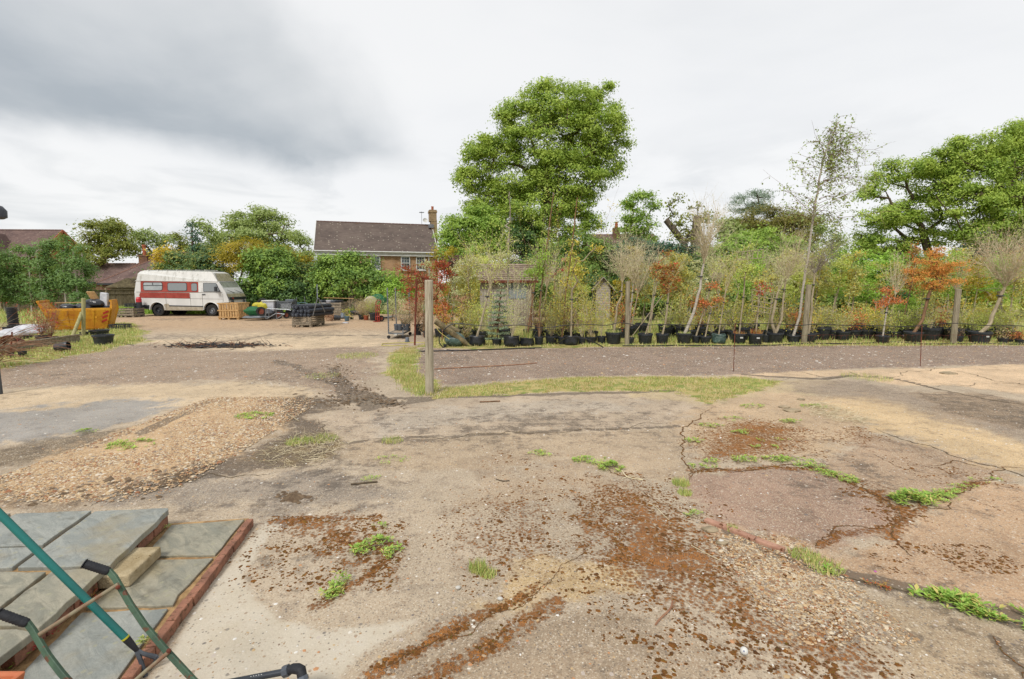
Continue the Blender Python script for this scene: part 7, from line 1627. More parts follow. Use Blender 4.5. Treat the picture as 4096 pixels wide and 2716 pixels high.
line('water_pipe', 'black pipe looped up in a hoop left of the leaning log', 'pipe', hoop, .018, M_PIPE)
yy = [(c5(1000, 984)), c5(1300, 1012), c5(1600, 1000), c6(0, 1050), c6(200, 1075), c6(420, 1048), c6(700, 1042), c6(850, 1048), c6(1000, 1022), c6(1200, 1048), c6(1450, 1040), c6(1829, 1046), c7(250, 1042), c7(600, 1036), c7(1000, 1030), c7(1280, 1050), c7(1480, 1036), c7(1829, 1052), c8(300, 1052), c8(620, 1062), c8(1060, 1026), c8(1400, 1050), c8(1600, 1046), c8(1900, 1062)]
line('irrigation_pipe', 'thin black irrigation pipe strung knee-high along the whole row', 'pipe', [P(x, y, YH - .05) for x, y in yy], .013, M_PIPE)
gy = [c5(500, 1297), c5(900, 1288), c5(1300, 1276), c5(1700, 1262), c6(100, 1290)]
line('water_pipe', 'black pipe along the gravel edge at the left end', 'pipe', [G(x, y, .02) for x, y in gy], .02, M_PIPE)
line('water_pipe', 'black pipe on the gravel edge along the right half', 'pipe', [G(x, y, .02) for x, y in [c6(1020, 1262), c6(1400, 1262), c7(0, 1258), c7(800, 1262), c7(1150, 1250), c7(1400, 1238), c7(1829, 1240), c8(200, 1234), c8(480, 1222), c8(800, 1243), c8(1300, 1238), c8(1829, 1247), c8(2100, 1250)]], .02, M_PIPE)
line('rear_pipe', 'black irrigation pipe strung behind the front row', 'pipe', [P(x, y, 21.5) for x, y in [c6(1100, 985), c6(1400, 992), c6(1829, 985), c7(400, 1008), c7(900, 965), c7(1400, 990)]], .012, M_PIPE)
a = P(*c6(600, 1165), 15.2); line('pipe_offcut', 'loose length of black pipe arched over the sagging grow bag', 'pipe', [G(*c6(330, 1240), .02) , P(*c6(430, 1180), 15.3), P(*c6(580, 1172), 15.2), P(*c6(700, 1215), 15.0), G(*c6(815, 1276), .02)], .018, M_PIPE)
line('garden_hose', 'pale yellow hose looping over the gravel by the flower trolley', 'hose', [G(*c5(380, 1228), .015), G(*c5(200, 1233), .015), G(*c5(90, 1232), .015), G(*c5(78, 1220), .015), G(*c5(120, 1208), .015), G(*c5(400, 1198), .015), G(*c5(850, 1196), .015), G(*c5(1300, 1182), .015), G(*c5(1700, 1170), .015)], .015, M_HOSE)
line('yellow_strap', 'yellow strap hanging diagonally beside the near post', 'strap', [P(*c5(680, 990), 15.5), P(*c5(740, 1080), 15.5), P(*c5(850, 1160), 15.5)], .012, M_HOSE)
line('garden_hose', 'pale yellow hose lying in grass behind the bronze-leaved tree', 'hose', [G(*c6(1090, 1235), .02), G(*c6(1250, 1205), .02), G(*c6(1450, 1190), .02), G(*c6(1600, 1185), .02), G(*c7(60, 1185), .02)], .014, M_HOSE)
for lb, (x0, y0), (x1, y1) in (('thin rusty iron rod stuck in the track edge left of the third post', (2934, 1485), (2941, 1290)), ('thin rusty iron rod stuck in the track edge before the orange cypress', (3681, 1464), (3688, 1300))):
    g = G(x0, y0); pole_thing(lb, g, P(x1, y1, g.y), .008, M_RUST, 'iron_rod', 'rod')
# drooping wire mesh behind the front row, right half
t = thing('wire_fence', 'sagging thin wire fence along the grass at the right', 'fence', P(3216, 1131, YH) * 1); t.location.z = 0
m = MB(); x0 = G(3216, 1373).x; n = 46
for i in range(n):
    x = .15 * i; m.tube([(x, 0, .02), (x + U(-.06, .06), U(-.05, .05), .22), (x + U(-.05, .05), U(-.05, .05), .42)], .003, 3, False)
o = m.build('wires', M_RUST, t); o['kind'] = 'stuff'
MB().tube([(.15 * i, U(-.02, .02), .42 + U(-.02, .02)) for i in range(n)], .004, 3, False).build('top_wire', M_RUST, t)
# burnt rubbish heap
g = G(870, 1385); t = thing('ash_heap', 'low heap of burnt sticks and black ash on the pale gravel', 'ash heap', g)
n = 260; s_ = np.stack([nr.normal(0, .9, n), nr.normal(0, .28, n), nr.uniform(.01, .09, n)], 1); d_ = nr.normal(0, 1, (n, 3)) * np.array([1, .6, .12])
V, Fc, _q = twig_arrays(s_[:170], d_[:170], np.full(170, .35), .012, 3, .2); npmesh('burnt_sticks', V, Fc, M_BLACK, t)['kind'] = 'stuff'
V, Fc, _q = twig_arrays(s_[170:] + np.array([-.3, 0, 0]), d_[170:], np.full(90, .35), .01, 3, .2); npmesh('sticks', V, Fc, BARK['redtwig'], t)['kind'] = 'stuff'
V, Fc = pebble_arrays(np.stack([nr.normal(.2, .7, 260), nr.normal(0, .25, 260), np.full(260, .02)], 1), nr.uniform(.03, .09, 260)); npmesh('ash', V, Fc, M_SOIL, t)['kind'] = 'stuff'
MB().tube([(-.75 + .22 * cos(a), -.1 + .18 * sin(a), .04) for a in [2 * pi * i / 20 for i in range(21)]], .012, 5).build('hoop', M_RUST, t)
# lamp hood at the left edge
p = P(-14, 846, 9.0); t = thing('lamp', 'dark bowl-shaped lamp just entering the left picture edge', 'lamp', (p.x - .35, 9.0, 0))
MB().tube([(0, 0, 0), (0, 0, p.z + .1)], .04, 10).build('pole', M_DGREY, t); MB().tube([(0, 0, p.z + .1), (.28, 0, p.z + .12)], .02, 8).build('arm', M_DGREY, t)
MB().lathe([(.03, .12), (.10, .10), (.155, .02), (.15, -.10), (.10, -.13)], 18, (.33, 0, p.z), cap0=True, cap1=True).build('hood', pmat('slate_metal', A(74, 78, 88), rough=.5), t, smooth=True)
# ------------------------------------------------------------------ foreground paving, bricks, tools, ground detail
def cf(x, y): return (x * .52034, 1900 + y * .52034)
def cm(x, y): return (1000 + x * .52034, 1900 + y * .52034)
def cr(x, y): return (2000 + x * .52034, 1900 + y * .52034)
def cq(x, y): return (2996 + x * .52034, 1900 + y * .52034)

def flagmat(name, base, tint, wet):
    m = bpy.data.materials.new(name); m.use_nodes = True; g = NT(m.node_tree)
    pos = g.n('ShaderNodeNewGeometry').outputs['Position']
    rp = g.n('ShaderNodeVectorRotate', {'rotation_type': 'Z_AXIS'}, Vector=pos, Angle=.6).outputs[0]
    st = g.scale(rp, (1.6, 5, 1)); n1 = g.noise(st, 2.2, 7, .62, .8); n2 = g.noise(pos, 9, 6, .65); n3 = g.noise(pos, 60, 4, .7); n4 = g.noise(pos, 2.0, 4)
    col = g.mix(g.ss(n1, .35, .65), base, tint); col = g.mix(g.math('MULTIPLY', g.ss(n4, .5, .7), .7), col, A(164, 150, 116)); col = g.mix(g.math('MULTIPLY', g.ss(n2, .52, .7), .45), col, A(96, 90, 74))
    vo = g.n('ShaderNodeTexVoronoi', Vector=pos, Scale=22.0); cc = g.n('ShaderNodeSeparateColor', Color=vo.outputs['Color'])
    col = g.mix(g.math('MULTIPLY', g.math('MULTIPLY', g.ss(vo.outputs['Distance'], .38, .25), g.math('GREATER_THAN', cc.outputs[0], .8)), .5), col, A(176, 172, 140))
    k = g.math('ADD', .72, g.math('MULTIPLY', n3, .56)); col = g.mix(1.0, col, g.n('ShaderNodeCombineColor', Red=k, Green=k, Blue=k).outputs[0], 'MULTIPLY')
    ro = g.math('SUBTRACT', .62, g.math('MULTIPLY', g.ss(g.math('ADD', g.math('MULTIPLY', n4, .6), g.math('MULTIPLY', n1, .4)), .48 - wet, .62), .34))
    b = g.n('ShaderNodeBsdfPrincipled', Base_Color=col, Roughness=ro); b.inputs['Specular IOR Level'].default_value = .5
    h = g.math('ADD', g.math('MULTIPLY', n1, 2.2), g.math('ADD', g.math('MULTIPLY', n2, .45), g.math('MULTIPLY', n3, .12)))
    bm = g.n('ShaderNodeBump', Strength=.55, Distance=.012, Height=h); g.put(b.inputs['Normal'], bm.outputs[0])
    g.n('ShaderNodeOutputMaterial', Surface=b.outputs[0]); return m
M_FLAG = flagmat('riven_sandstone', A(166, 168, 160, 1.4), A(142, 146, 140, 1.4), .12)
M_FLAG2 = flagmat('mossy_sandstone', A(170, 164, 144, 1.4), A(140, 138, 122, 1.4), .06)
M_JOINT = pmat('sandy_joint', A(206, 168, 118), A(160, 126, 84), 14, .95, bump=.6)
M_BRK = pmat('worn_red_brick', A(184, 128, 102), A(150, 106, 86), 9, .88, bump=.5, bscale=60, isl=.12, c3=A(108, 80, 56))
M_MOSS = pmat('moss_cushion', A(158, 102, 38), A(114, 72, 28), 20, .98, bump=1.0, bscale=90, isl=.3, c3=A(112, 96, 26))

def subdiv_edge(poly, step=.10, j=.008):
    out = []; n = len(poly)
    for i in range(n):
        a, b = Vector(poly[i]), Vector(poly[(i + 1) % n]); k = max(1, int((b - a).length / step))
        for q_ in range(k):
            p = a.lerp(b, q_ / k)
            if q_: p += Vector((U(-j, j), U(-j, j), 0))
            out.append(p)
    return out
def shrink(poly, d):
    c = sum((Vector(p) for p in poly), Vector()) / len(poly)
    return [Vector(p) + (c - Vector(p)).normalized() * d for p in poly]
def flag(poly_px, ztop, th, label, parent, mt, gap=.010):
    P_ = [G(*cf(x, y), ztop) for x, y in poly_px]; P_ = subdiv_edge(shrink(P_, gap))
    m = MB(); m.prism([(p.x, p.y) for p in P_], ztop - th, ztop); o = m.build('flagstone', mt, parent, bevel=.006); return o
ZT, ZL = .185, .03
terrace = thing('stone_terrace', 'raised terrace of wet riven flagstones on a brick riser, bottom left', 'terrace', G(*cf(600, 700), 0) * 1)
terrace.location = (0, 0, 0)
for pl_, mt in (([(726, 275), (1180, 250), (1300, 248), (1304, 262), (850, 695), (640, 703), (118, 713), (345, 545)], M_FLAG),
                ([(120, 292), (715, 268), (330, 538), (-60, 552), (-60, 385)], M_FLAG), ([(-260, 300), (-60, 290), (95, 287), (-60, 372), (-260, 480)], M_FLAG),
                ([(-60, 560), (322, 548), (95, 712), (-60, 722)], M_FLAG), ([(-60, 738), (370, 735), (-60, 1065)], M_FLAG2),
                ([(398, 734), (645, 710), (815, 716), (300, 1180), (150, 1163), (-60, 1165), (-60, 1082)], M_FLAG2), ([(-60, 1180), (140, 1172), (280, 1196), (-20, 1425), (-260, 1600), (-260, 1300)], M_FLAG2),
                ([(-560, 480), (-270, 500), (-270, 900), (-560, 1100)], M_FLAG), ([(-560, 1110), (-270, 910), (-70, 1075), (-70, 1160), (-560, 1500)], M_FLAG2)):
    flag(pl_, ZT, .048, '', terrace, mt)
P_ = [G(*cf(x, y), ZT) for x, y in [(-540, 500), (-60, 300), (726, 284), (1215, 268), (770, 680), (215, 1150), (-120, 1385), (-540, 1700)]]
MB().prism([(p.x, p.y) for p in P_], .002, ZT - .03).build('mortar_bed', M_JOINT, terrace)
# riser bricks under the front edge
e0 = G(*cf(1302, 262), ZT); e1 = G(*cf(-20, 1420), ZT); d = e1 - e0; L_ = d.length; u_ = d / L_; nb = int(L_ / .225)
nrm = Vector((-u_.y, u_.x, 0)); 
if nrm.x < 0: nrm = -nrm
for i in range(nb):
    p = e0 + u_ * (.225 * (i + .5)) - nrm * .062; MB().box((p.x, p.y, .092), (.212, .10, .082), rotz(math.atan2(u_.y, u_.x))).build('brick', M_BRK, terrace, bevel=.004)
MB().box(tuple((e0 + u_ * (L_ / 2) - nrm * .10) * Vector((1, 1, 0)) + Vector((0, 0, .017))) if False else ((e0 + u_ * (L_ / 2) - nrm * .10).x, (e0 + u_ * (L_ / 2) - nrm * .10).y, .016), (L_, .13, .05), rotz(math.atan2(u_.y, u_.x))).build('footing', M_JOINT, terrace)
# lower path flags
path = thing('flagstone_path', 'lower strip of wet flagstones between terrace riser and red brick edging', 'path'); 
for pl_, mt in (([(1315, 380), (1888, 334), (1662, 614), (1250, 628), (1080, 640)], M_FLAG2), ([(1060, 655), (1245, 642), (1652, 630), (1375, 922), (1335, 1002), (640, 1030)], M_FLAG2), ([(625, 1048), (1308, 1014), (1050, 1380), (890, 1600), (60, 1640), (180, 1490)], M_FLAG), ([(40, 1660), (880, 1620), (640, 2000), (-500, 2100)], M_FLAG)):
    flag(pl_, ZL + .018, .04, '', path, mt, .012)
P_ = [G(*cf(x, y), ZL) for x, y in [(1310, 372), (1915, 332), (1050, 1420), (640, 2010), (-520, 2120), (-20, 1560), (600, 1045)]]
MB().prism([(p.x, p.y) for p in P_], .001, ZL).build('mortar_bed', M_JOINT, path)
# red brick edging
a = G(*cf(1925, 335), .065); b = G(*cf(975, 1560), .065); d = b - a; L_ = d.length; u_ = d / L_; nb = int(round(L_ / .222)); an_ = math.atan2(u_.y, u_.x)
edge = thing('brick_edging', 'line of worn red bricks edging the lower flagstones', 'edging')
side_ = Vector((-u_.y, u_.x, 0)); side_ = -side_ if side_.x < 0 else side_
for i in range(nb + 4):
    p = a + u_ * (L_ / nb * (i + .5)) + side_ * U(-.004, .004); MB().box((p.x, p.y, .033 + U(-.003, .003)), (L_ / nb - .008, .056, .068), rotz(an_ + U(-.02, .02))).build('brick', M_BRK, edge, bevel=.005)
# concrete block
q0 = G(*cf(1000, 862), ZL + .02); q1 = G(*cf(1245, 622), ZL + .02); q3 = G(*cf(760, 872), ZL + .02)
dx = q1 - q0; wv = q3 - q0; Lb = dx.length; wv = wv - dx.normalized() * wv.dot(dx.normalized()); Wb = max(.17, min(.26, wv.length)); wn = wv.normalized()
m = MB(); vs = [q0, q0 + dx * 1.0, q0 + dx + wn * Wb, q0 + wn * Wb]; ths = [.085, .08, .085, .09]
m.add(vs + [v + Vector((0, 0, t_)) + (-wn * .0) for v, t_ in zip(vs, ths)], [(0, 1, 2, 3), (4, 7, 6, 5), (0, 4, 5, 1), (1, 5, 6, 2), (2, 6, 7, 3), (3, 7, 4, 0)])
o = m.build('concrete_block', pmat('mossy_concrete', A(206, 188, 152), A(176, 156, 118), 8, .95, bump=.7, bscale=50, spot=(A(120, 92, 40), 12, .62)), None, bevel=.012, bseg=3)
tag(o, 'rough mossy concrete block lying on the flagstones against the terrace riser', 'block')
# teal-handled tool
M_TEAL = pmat('teal_handle', A(22, 128, 122), A(16, 104, 100), 3, .42, bump=.03, spec=.5); M_TOOLB = pmat('black_rubber_grip', A(40, 42, 48), A(30, 32, 38), 30, .65, bump=.3, bscale=120)
M_GREENP = pmat('old_green_paint', A(78, 108, 84), A(62, 88, 70), 12, .55, bump=.2, spot=(A(104, 66, 44), 26, .58)); M_STEEL = pmat('dull_steel', A(104, 110, 118), A(80, 84, 92), 12, .45, metal=.3)
M_RUSTG = pmat('rusty_green_bar', A(150, 142, 116), A(140, 100, 76), 18, .75, bump=.3)
def PR(x, y, t_): r = ray(*cf(x, y)); return Vector((r.x * t_, r.y * t_, CAM_H + r.z * t_))
def at(*pts): o = pts[0]; return o, [p - o for p in pts]
h0, h1, h2, h3 = PR(-260, 40, 2.42), PR(0, 300, 2.45), PR(970, 1258, 2.58), PR(1055, 1350, 2.60)
t = thing('garden_tool', 'long teal-handled weeding tool with a black ferrule and grey fork head', 'garden tool', h3)
MB().tube([h0 - h3, h1 - h3, h1.lerp(h2, .5) - h3, h2 - h3], .0175, 16).build('handle', M_TEAL, t, smooth=True)
dh = (h3 - h2); MB().tube([h2 - h3 - dh * .12, h2 - h3 - dh * .02], .019, 16).build('yellow_band', pmat('yellow_band', A(222, 214, 60), rough=.5), t, smooth=True)
MB().tube([h2 - h3, h2 + dh * .4 - h3, (0, 0, 0)], [.0185, .016, .011], 14).build('ferrule', M_TOOLB, t, smooth=True)
k0, k1, k2, k3 = PR(1050, 1345, 2.60), PR(1200, 1400, 2.64), PR(1130, 1560, 2.62), PR(1075, 1375, 2.61)
hd = MB(); hd.tube([k0 - h3, PR(1100, 1372, 2.61) - h3, k1 - h3], [.010, .010, .013], 8); hd.tube([k1 - h3, PR(1198, 1430, 2.645) - h3, PR(1145, 1500, 2.64) - h3, k2 - h3], [.013, .010, .010, .012], 8)
hd.tube([k0 - h3, PR(1090, 1450, 2.60) - h3, PR(1135, 1600, 2.60) - h3], [.012, .011, .013], 8); hd.build('head', M_STEEL, t, smooth=True)
# sack truck with black grips
t0 = PR(835, 745, 2.20); t = thing('sack_truck', 'old green tubular sack truck frame leaning in with two black hand grips', 'sack truck', (t0.x, t0.y, 0)); tl = t.location
def bar_(name, pts, r, mt, n=12): o = MB().tube([Vector(p) - tl for p in pts], r, n).build(name, mt, t, smooth=True); return o
R1 = [(835, 735, 2.20), (880, 785, 2.19), (930, 870, 2.18), (1000, 990, 2.165), (1120, 1165, 2.14), (1260, 1330, 2.12), (1480, 1568, 2.09), (1760, 1860, 2.05), (1960, 2080, 2.03)]
R2 = [(205, 1132, 2.06), (250, 1190, 2.055), (300, 1275, 2.045), (370, 1390, 2.03), (470, 1520, 2.01), (540, 1600, 2.0), (840, 1930, 1.97), (1050, 2180, 1.96)]
def flatbar(name, pts, w_, h_):
    m = MB(); P_ = [PR(*q_) - tl for q_ in pts]
    vs = []; 
    for i, p in enumerate(P_):
        dd = P_[min(i + 1, len(P_) - 1)] - P_[max(i - 1, 0)]; a_, b_ = frame(dd, (0, -1, .4)); vs += [p + a_ * w_ / 2 + b_ * h_ / 2, p - a_ * w_ / 2 + b_ * h_ / 2, p - a_ * w_ / 2 - b_ * h_ / 2, p + a_ * w_ / 2 - b_ * h_ / 2]
    n = len(P_); fs = [(i * 4 + k, i * 4 + (k + 1) % 4, (i + 1) * 4 + (k + 1) % 4, (i + 1) * 4 + k) for i in range(n - 1) for k in range(4)] + [(3, 2, 1, 0), tuple((n - 1) * 4 + k for k in range(4))]
    m.add(vs, fs); return m.build(name, M_GREENP, t, bevel=.003)
flatbar('side_bar', R1, .024, .016); flatbar('side_bar', R2, .024, .016)
for (g0, g1, tt) in (((650, 682), (838, 742), 2.20), ((-10, 1062), (212, 1142), 2.06)):
    a_, b_ = PR(*g0, tt - .03), PR(*g1, tt); pts = [a_.lerp(b_, i / 18) for i in range(19)]
    rs = [.014] + [.0195 if i % 2 else .0175 for i in range(1, 17)] + [.018, .015]; 
    m = MB(); m.tube([Vector(p) - tl for p in pts], rs, 14); m.build('grip', M_TOOLB, t, smooth=True)
    m = MB(); m.tube([a_ - tl, a_ + (a_ - b_) * .04 - tl], [.0225, .019], 14); m.build('grip_flange', M_TOOLB, t, smooth=True)
bar_('cross_bar', [PR(300, 1228, 2.03), PR(600, 1035, 2.10), PR(912, 838, 2.16)], .0085, M_RUSTG)
bar_('cross_bar', [PR(960, 1650, 2.02), PR(1130, 1500, 2.07), PR(1302, 1358, 2.11)], .0085, M_RUSTG)
p = PR(905, 862, 2.155); MB().blob(tuple(p - tl), (.011, .008, .011), 8, 6, 0).build('bolt', M_RUST, t); p = PR(1298, 1352, 2.10); MB().blob(tuple(p - tl), (.011, .008, .011), 8, 6, 0).build('bolt', M_RUST, t)
a_, b_ = PR(1960, 2080, 2.03), PR(1050, 2180, 1.96)
MB().bar(a_ - tl, b_ - tl, .02, .02).build('axle', M_RUST, t)
for q_ in (a_, b_):
    MB().lathe([(.06, -.025), (.11, -.025), (.11, .025), (.06, .025)], 18, tuple(q_ - tl), Matrix.Rotation(RAD(90), 3, 'Y'), cap0=True, cap1=True).build('wheel', M_RUBBER, t, smooth=True)
# terracotta trough corner
c = PR(205, 1500, 2.26); t = thing('terracotta_planter', 'corner of an orange terracotta-coloured planter at the bottom left edge', 'planter', (c.x, c.y, ZL + .02)); hz = c.z - ZL - .02
def trough(w0, z0, w1, z1, th=.015):
    m = MB()
    for (z_, w_) in ((z0, w0), (z1, w1)): pass
    o0 = [(-w0, -w0 * .5), (0 - (w1 - w0) * .0 - .02, -w0 * .5), (-.02, 0), (-w0, 0)]
    return m
m = MB(); W2, D2 = .55, .22
ot = [(-W2, -D2, hz), (0, -D2, hz), (0, 0, hz), (-W2, 0, hz)]; ob_ = [(-W2 + .05, -D2 + .04, 0), (-.05, -D2 + .04, 0), (-.05, -.04, 0), (-W2 + .05, -.04, 0)]
it_ = [(-W2 + .025, -D2 + .025, hz), (-.025, -D2 + .025, hz), (-.025, -.025, hz), (-W2 + .025, -.025, hz)]; ib = [(-W2 + .05, -D2 + .05, hz * .6), (-.05, -D2 + .05, hz * .6), (-.05, -.05, hz * .6), (-W2 + .05, -.05, hz * .6)]
m.add(ob_ + ot + it_ + ib, [(3, 2, 1, 0)] + [(i, (i + 1) % 4, 4 + (i + 1) % 4, 4 + i) for i in range(4)] + [(4 + i, 4 + (i + 1) % 4, 8 + (i + 1) % 4, 8 + i) for i in range(4)] + [(8 + i, 8 + (i + 1) % 4, 12 + (i + 1) % 4, 12 + i) for i in range(4)] + [(12, 13, 14, 15)])
m.build('trough', pmat('orange_terracotta', A(216, 128, 84), A(198, 110, 70), 5, .6, bump=.05), t, bevel=.008)
# black pipe with elbow
p0, p1, p2, p3, p4 = [Vector((r.x * tt, r.y * tt, CAM_H + r.z * tt)) for r, tt in ((ray(*cm(-400, 1640)), 2.42), (ray(*cm(268, 1512)), 2.42), (ray(*cm(330, 1488)), 2.42), (ray(*cm(392, 1500)), 2.40), (ray(*cm(408, 1585)), 2.38))]
t = thing('waste_pipe', 'dark grey plastic pipe with a ribbed elbow joint at the bottom edge', 'pipe', (p2.x, p2.y, 0)); tl = t.location.copy()
MB().tube([p0 - tl, p1 - tl], .0155, 14).build('pipe', pmat('grey_pipe', A(62, 68, 76), A(52, 56, 64), 8, .35, bump=0), t, smooth=True)
MB().tube([p1.lerp(p0, .02) - tl, p1.lerp(p0, .02).lerp(p2, .06) - tl, p1.lerp(p2, .5) - tl, p1.lerp(p2, .55) - tl], [.022, .028, .028, .024], 8).build('collar', pmat('collar_grey', A(98, 104, 114), rough=.5), t)
el = [p1.lerp(p2, .5), p2, p2.lerp(p3, .6) + Vector((0, 0, .004)), p3, p3.lerp(p4, .5), p4]
MB().tube([p - tl for p in el], [.021, .023, .0245, .0245, .023, .021], 14).build('elbow', M_TOOLB, t, smooth=True)
MB().tube([p3.lerp(p4, .55) - tl, p3.lerp(p4, .62) - tl, p4 - tl], [.024, .028, .028], 8).build('collar', bpy.data.materials['collar_grey'], t)
MB().tube([p4 - tl, (p4.x - tl.x, p4.y - tl.y, 0)], .0155, 12).build('pipe', bpy.data.materials['grey_pipe'], t, smooth=True)
MB().tube([p0 - tl, (p0.x - tl.x, p0.y - tl.y - .1, 0)], .0155, 12).build('pipe', bpy.data.materials['grey_pipe'], t, smooth=True)
for i in range(5):
    q_ = p0.lerp(p1, .62 + .03 * i); MB().box(tuple(q_ - tl + Vector((0, -.006, .0142))), (.005, .004, .001), rotz(.2)).build('print_mark', M_WHITE, t)
# golf ball with its mark
g = G(*cr(1875, 1378)); t = thing('golf_ball', 'white golf ball with a small blue mark on the mossy concrete', 'golf ball', g + Vector((0, 0, .0215)))
MB().blob((0, 0, 0), (.0215, .0215, .0215), 24, 16, 0).build('ball', pmat('ball_white', A(244, 244, 240), A(236, 236, 230), 3, .35, bump=.25, bscale=900), t, smooth=True)
vd = (Vector((0, 0, CAM_H)) - t.location).normalized(); ax, bx = frame(vd); m = MB()
for (u0, v0, u1, v1) in ((-.0035, .0035, .0035, -.0035), (-.0035, -.0035, .0035, .0035), (-.0042, .0, -.0015, .0), (-.002, .0042, .0022, .0042)):
    c0 = vd * .0214 + ax * (u0 + .001) + bx * (v0 - .003); c1_ = vd * .0214 + ax * (u1 + .001) + bx * (v1 - .003); m.bar(c0, c1_, .0014, .0012)
m.build('printed_mark', pmat('blue_ink', A(50, 70, 150), rough=.5), t)
# loose brick-red kerb set in the ground
a = GD(1628, 1200, .01); b = GD(1812, 1272, .01); d = b - a
t = thing('edging_brick', 'half-buried row of pinkish bricks set in the mossy ground', 'edging', a)
for i in range(3):
    c = d * ((i + .5) / 3); MB().box((c.x, c.y, -.004), (d.length / 3 - .006, .06, .045), rotz(math.atan2(d.y, d.x) + (.03, -.02, .05)[i])).build('brick', pmat('pink_brick', A(204, 158, 134), A(178, 132, 110), 8, .9, bump=.4, spot=(A(110, 66, 30), 14, .6)) if i == 0 else bpy.data.materials['pink_brick'], t, bevel=.01)
# twigs
def twig(label, pts, r, mt, f=cr, name='twig'):
    P_ = [G(*f(x, y), r + .003) for x, y in pts]; return line(name, label, 'twig', P_, r, mt, 5, 3)
twig('curved reddish twig lying on the concrete left of the golf ball', [(1195, 1150), (1235, 1100), (1290, 1050), (1318, 1010), (1325, 970)], .006, BARK['redtwig'])
twig('long dry stalk across the moss at centre right', [(1140, 215), (1190, 240), (1250, 300), (1300, 345)], .003, BARK['twig'])
twig('thin straw lying right of the long dry stalk', [(1470, 540), (1600, 610), (1690, 655)], .003, BARK['twig'])
twig('small dark twig left of centre in the middle distance', [(1890, 30), (1940, 45), (1995, 42)], .006, BARK['dark'], cm)
twig('pale curved stem beside the middle weed clump', [(1660, 1085), (1050, 1100)] and [(2490 / 2, 0)] * 0 + [(1050 * .8938, -1e-9)] * 0 + [(940, 28), (1000, 10), (1100, 35)], .004, BARK['twig'])
def twd(label, pts, r, mt): return line('twig', label, 'twig', [GD(x, y, r + .003) for x, y in pts], r, mt, 5, 3)
twd('reddish straight stick lying on the brown gravel track', [(1003, 852), (1080, 848), (1180, 843), (1240, 838)], .012, BARK['redtwig'])
twd('short brown stick on the slab behind the middle of the yard', [(1108, 928), (1155, 926)], .012, BARK['brown'])
twd('pale curved stem right of the middle weed clump', [(1436, 1086), (1450, 1102), (1485, 1108)], .006, BARK['twig'])
twd('dark stick on the pale mud left of centre', [(810, 1118), (872, 1112)], .010, BARK['dark'])
twd('forked twig on the gravel at the left', [(663, 955), (690, 972)], .01, BARK['pale'])

# ---- scattered ground cover
def sample(pts, n, feather=.1, warp=.15, world_pts=False):
    poly = pts if world_pts else wpoly(pts); xs = [p[0] for p in poly]; ys = [p[1] for p in poly]
    m = int(n * 4) + 100; x = nr.uniform(min(xs), max(xs), m); y = nr.uniform(min(ys), max(ys), m)
    k = nr.uniform(0, 1, m) < region(x, y, poly, feather, warp, world_pts=True)
    x, y = x[k][:n], y[k][:n]; return np.stack([x, y, np.zeros(len(x))], 1)
def scatter_grass(name, pts, n, h, w_, mt, dry=None, patch=.45, ps=1.2, feather=.15):
    B = sample(pts, n, feather); k = fbm(B[:, 0], B[:, 1], ps, 4, 5.) > patch; B1 = B[k]
    V, Fc = blade_arrays(B1, np.full(len(B1), h), np.full(len(B1), w_), .9); tag(npmesh(name, V, Fc, LEAF[mt]), kind='stuff')
scatter_grass('grass', GRASS_STRIP, 12000, .035, .011, 'grass', patch=.53); scatter_grass('dry_grass', GRASS_STRIP, 12000, .04, .012, 'drygrass', patch=.40, ps=2.1)
scatter_grass('grass', GRASS_POST, 6500, .07, .012, 'grass', patch=.42); scatter_grass('dry_grass', GRASS_POST, 7000, .07, .012, 'drygrass', patch=.45, ps=2.)
scatter_grass('grass', GRASS_L, 15000, .10, .02, 'grass', patch=.43); scatter_grass('dry_grass', GRASS_L, 7000, .10, .02, 'drygrass', patch=.5)
scatter_grass('grass', [(1000, 798), (1010, 765), (2600, 765), (2600, 797), (1700, 799), (1400, 801)], 24000, .075, .02, 'grass', patch=.40)
scatter_grass('dry_grass', [(960, 803), (1010, 770), (2600, 770), (2600, 798), (1400, 803)], 12000, .07, .02, 'drygrass', patch=.42)
FIELD = [(4.5, 17.5), (34, 17.5), (50, 32), (4.5, 32)]
B = sample(FIELD, 26000, .3, .3, True); V, Fc = blade_arrays(B, np.full(len(B), .2), np.full(len(B), .04), .8); tag(npmesh('grass', V, Fc, LEAF['grass']), kind='stuff')
B = sample([(-30, 31.5), (-30, 46), (-45, 40), (-45, 24), (-24, 25), (-24, 31)], 12000, .3, .3, True); V, Fc = blade_arrays(B, np.full(len(B), .28), np.full(len(B), .05), .8); tag(npmesh('grass', V, Fc, LEAF['grass']), kind='stuff')
B = sample([(-28, 32.6), (-2, 32.6), (-2, 34), (-28, 34)], 7000, .3, .3, True); V, Fc = blade_arrays(B, np.full(len(B), .5), np.full(len(B), .05), .8); tag(npmesh('undergrowth', V, Fc, LEAF['fresh']), kind='stuff')

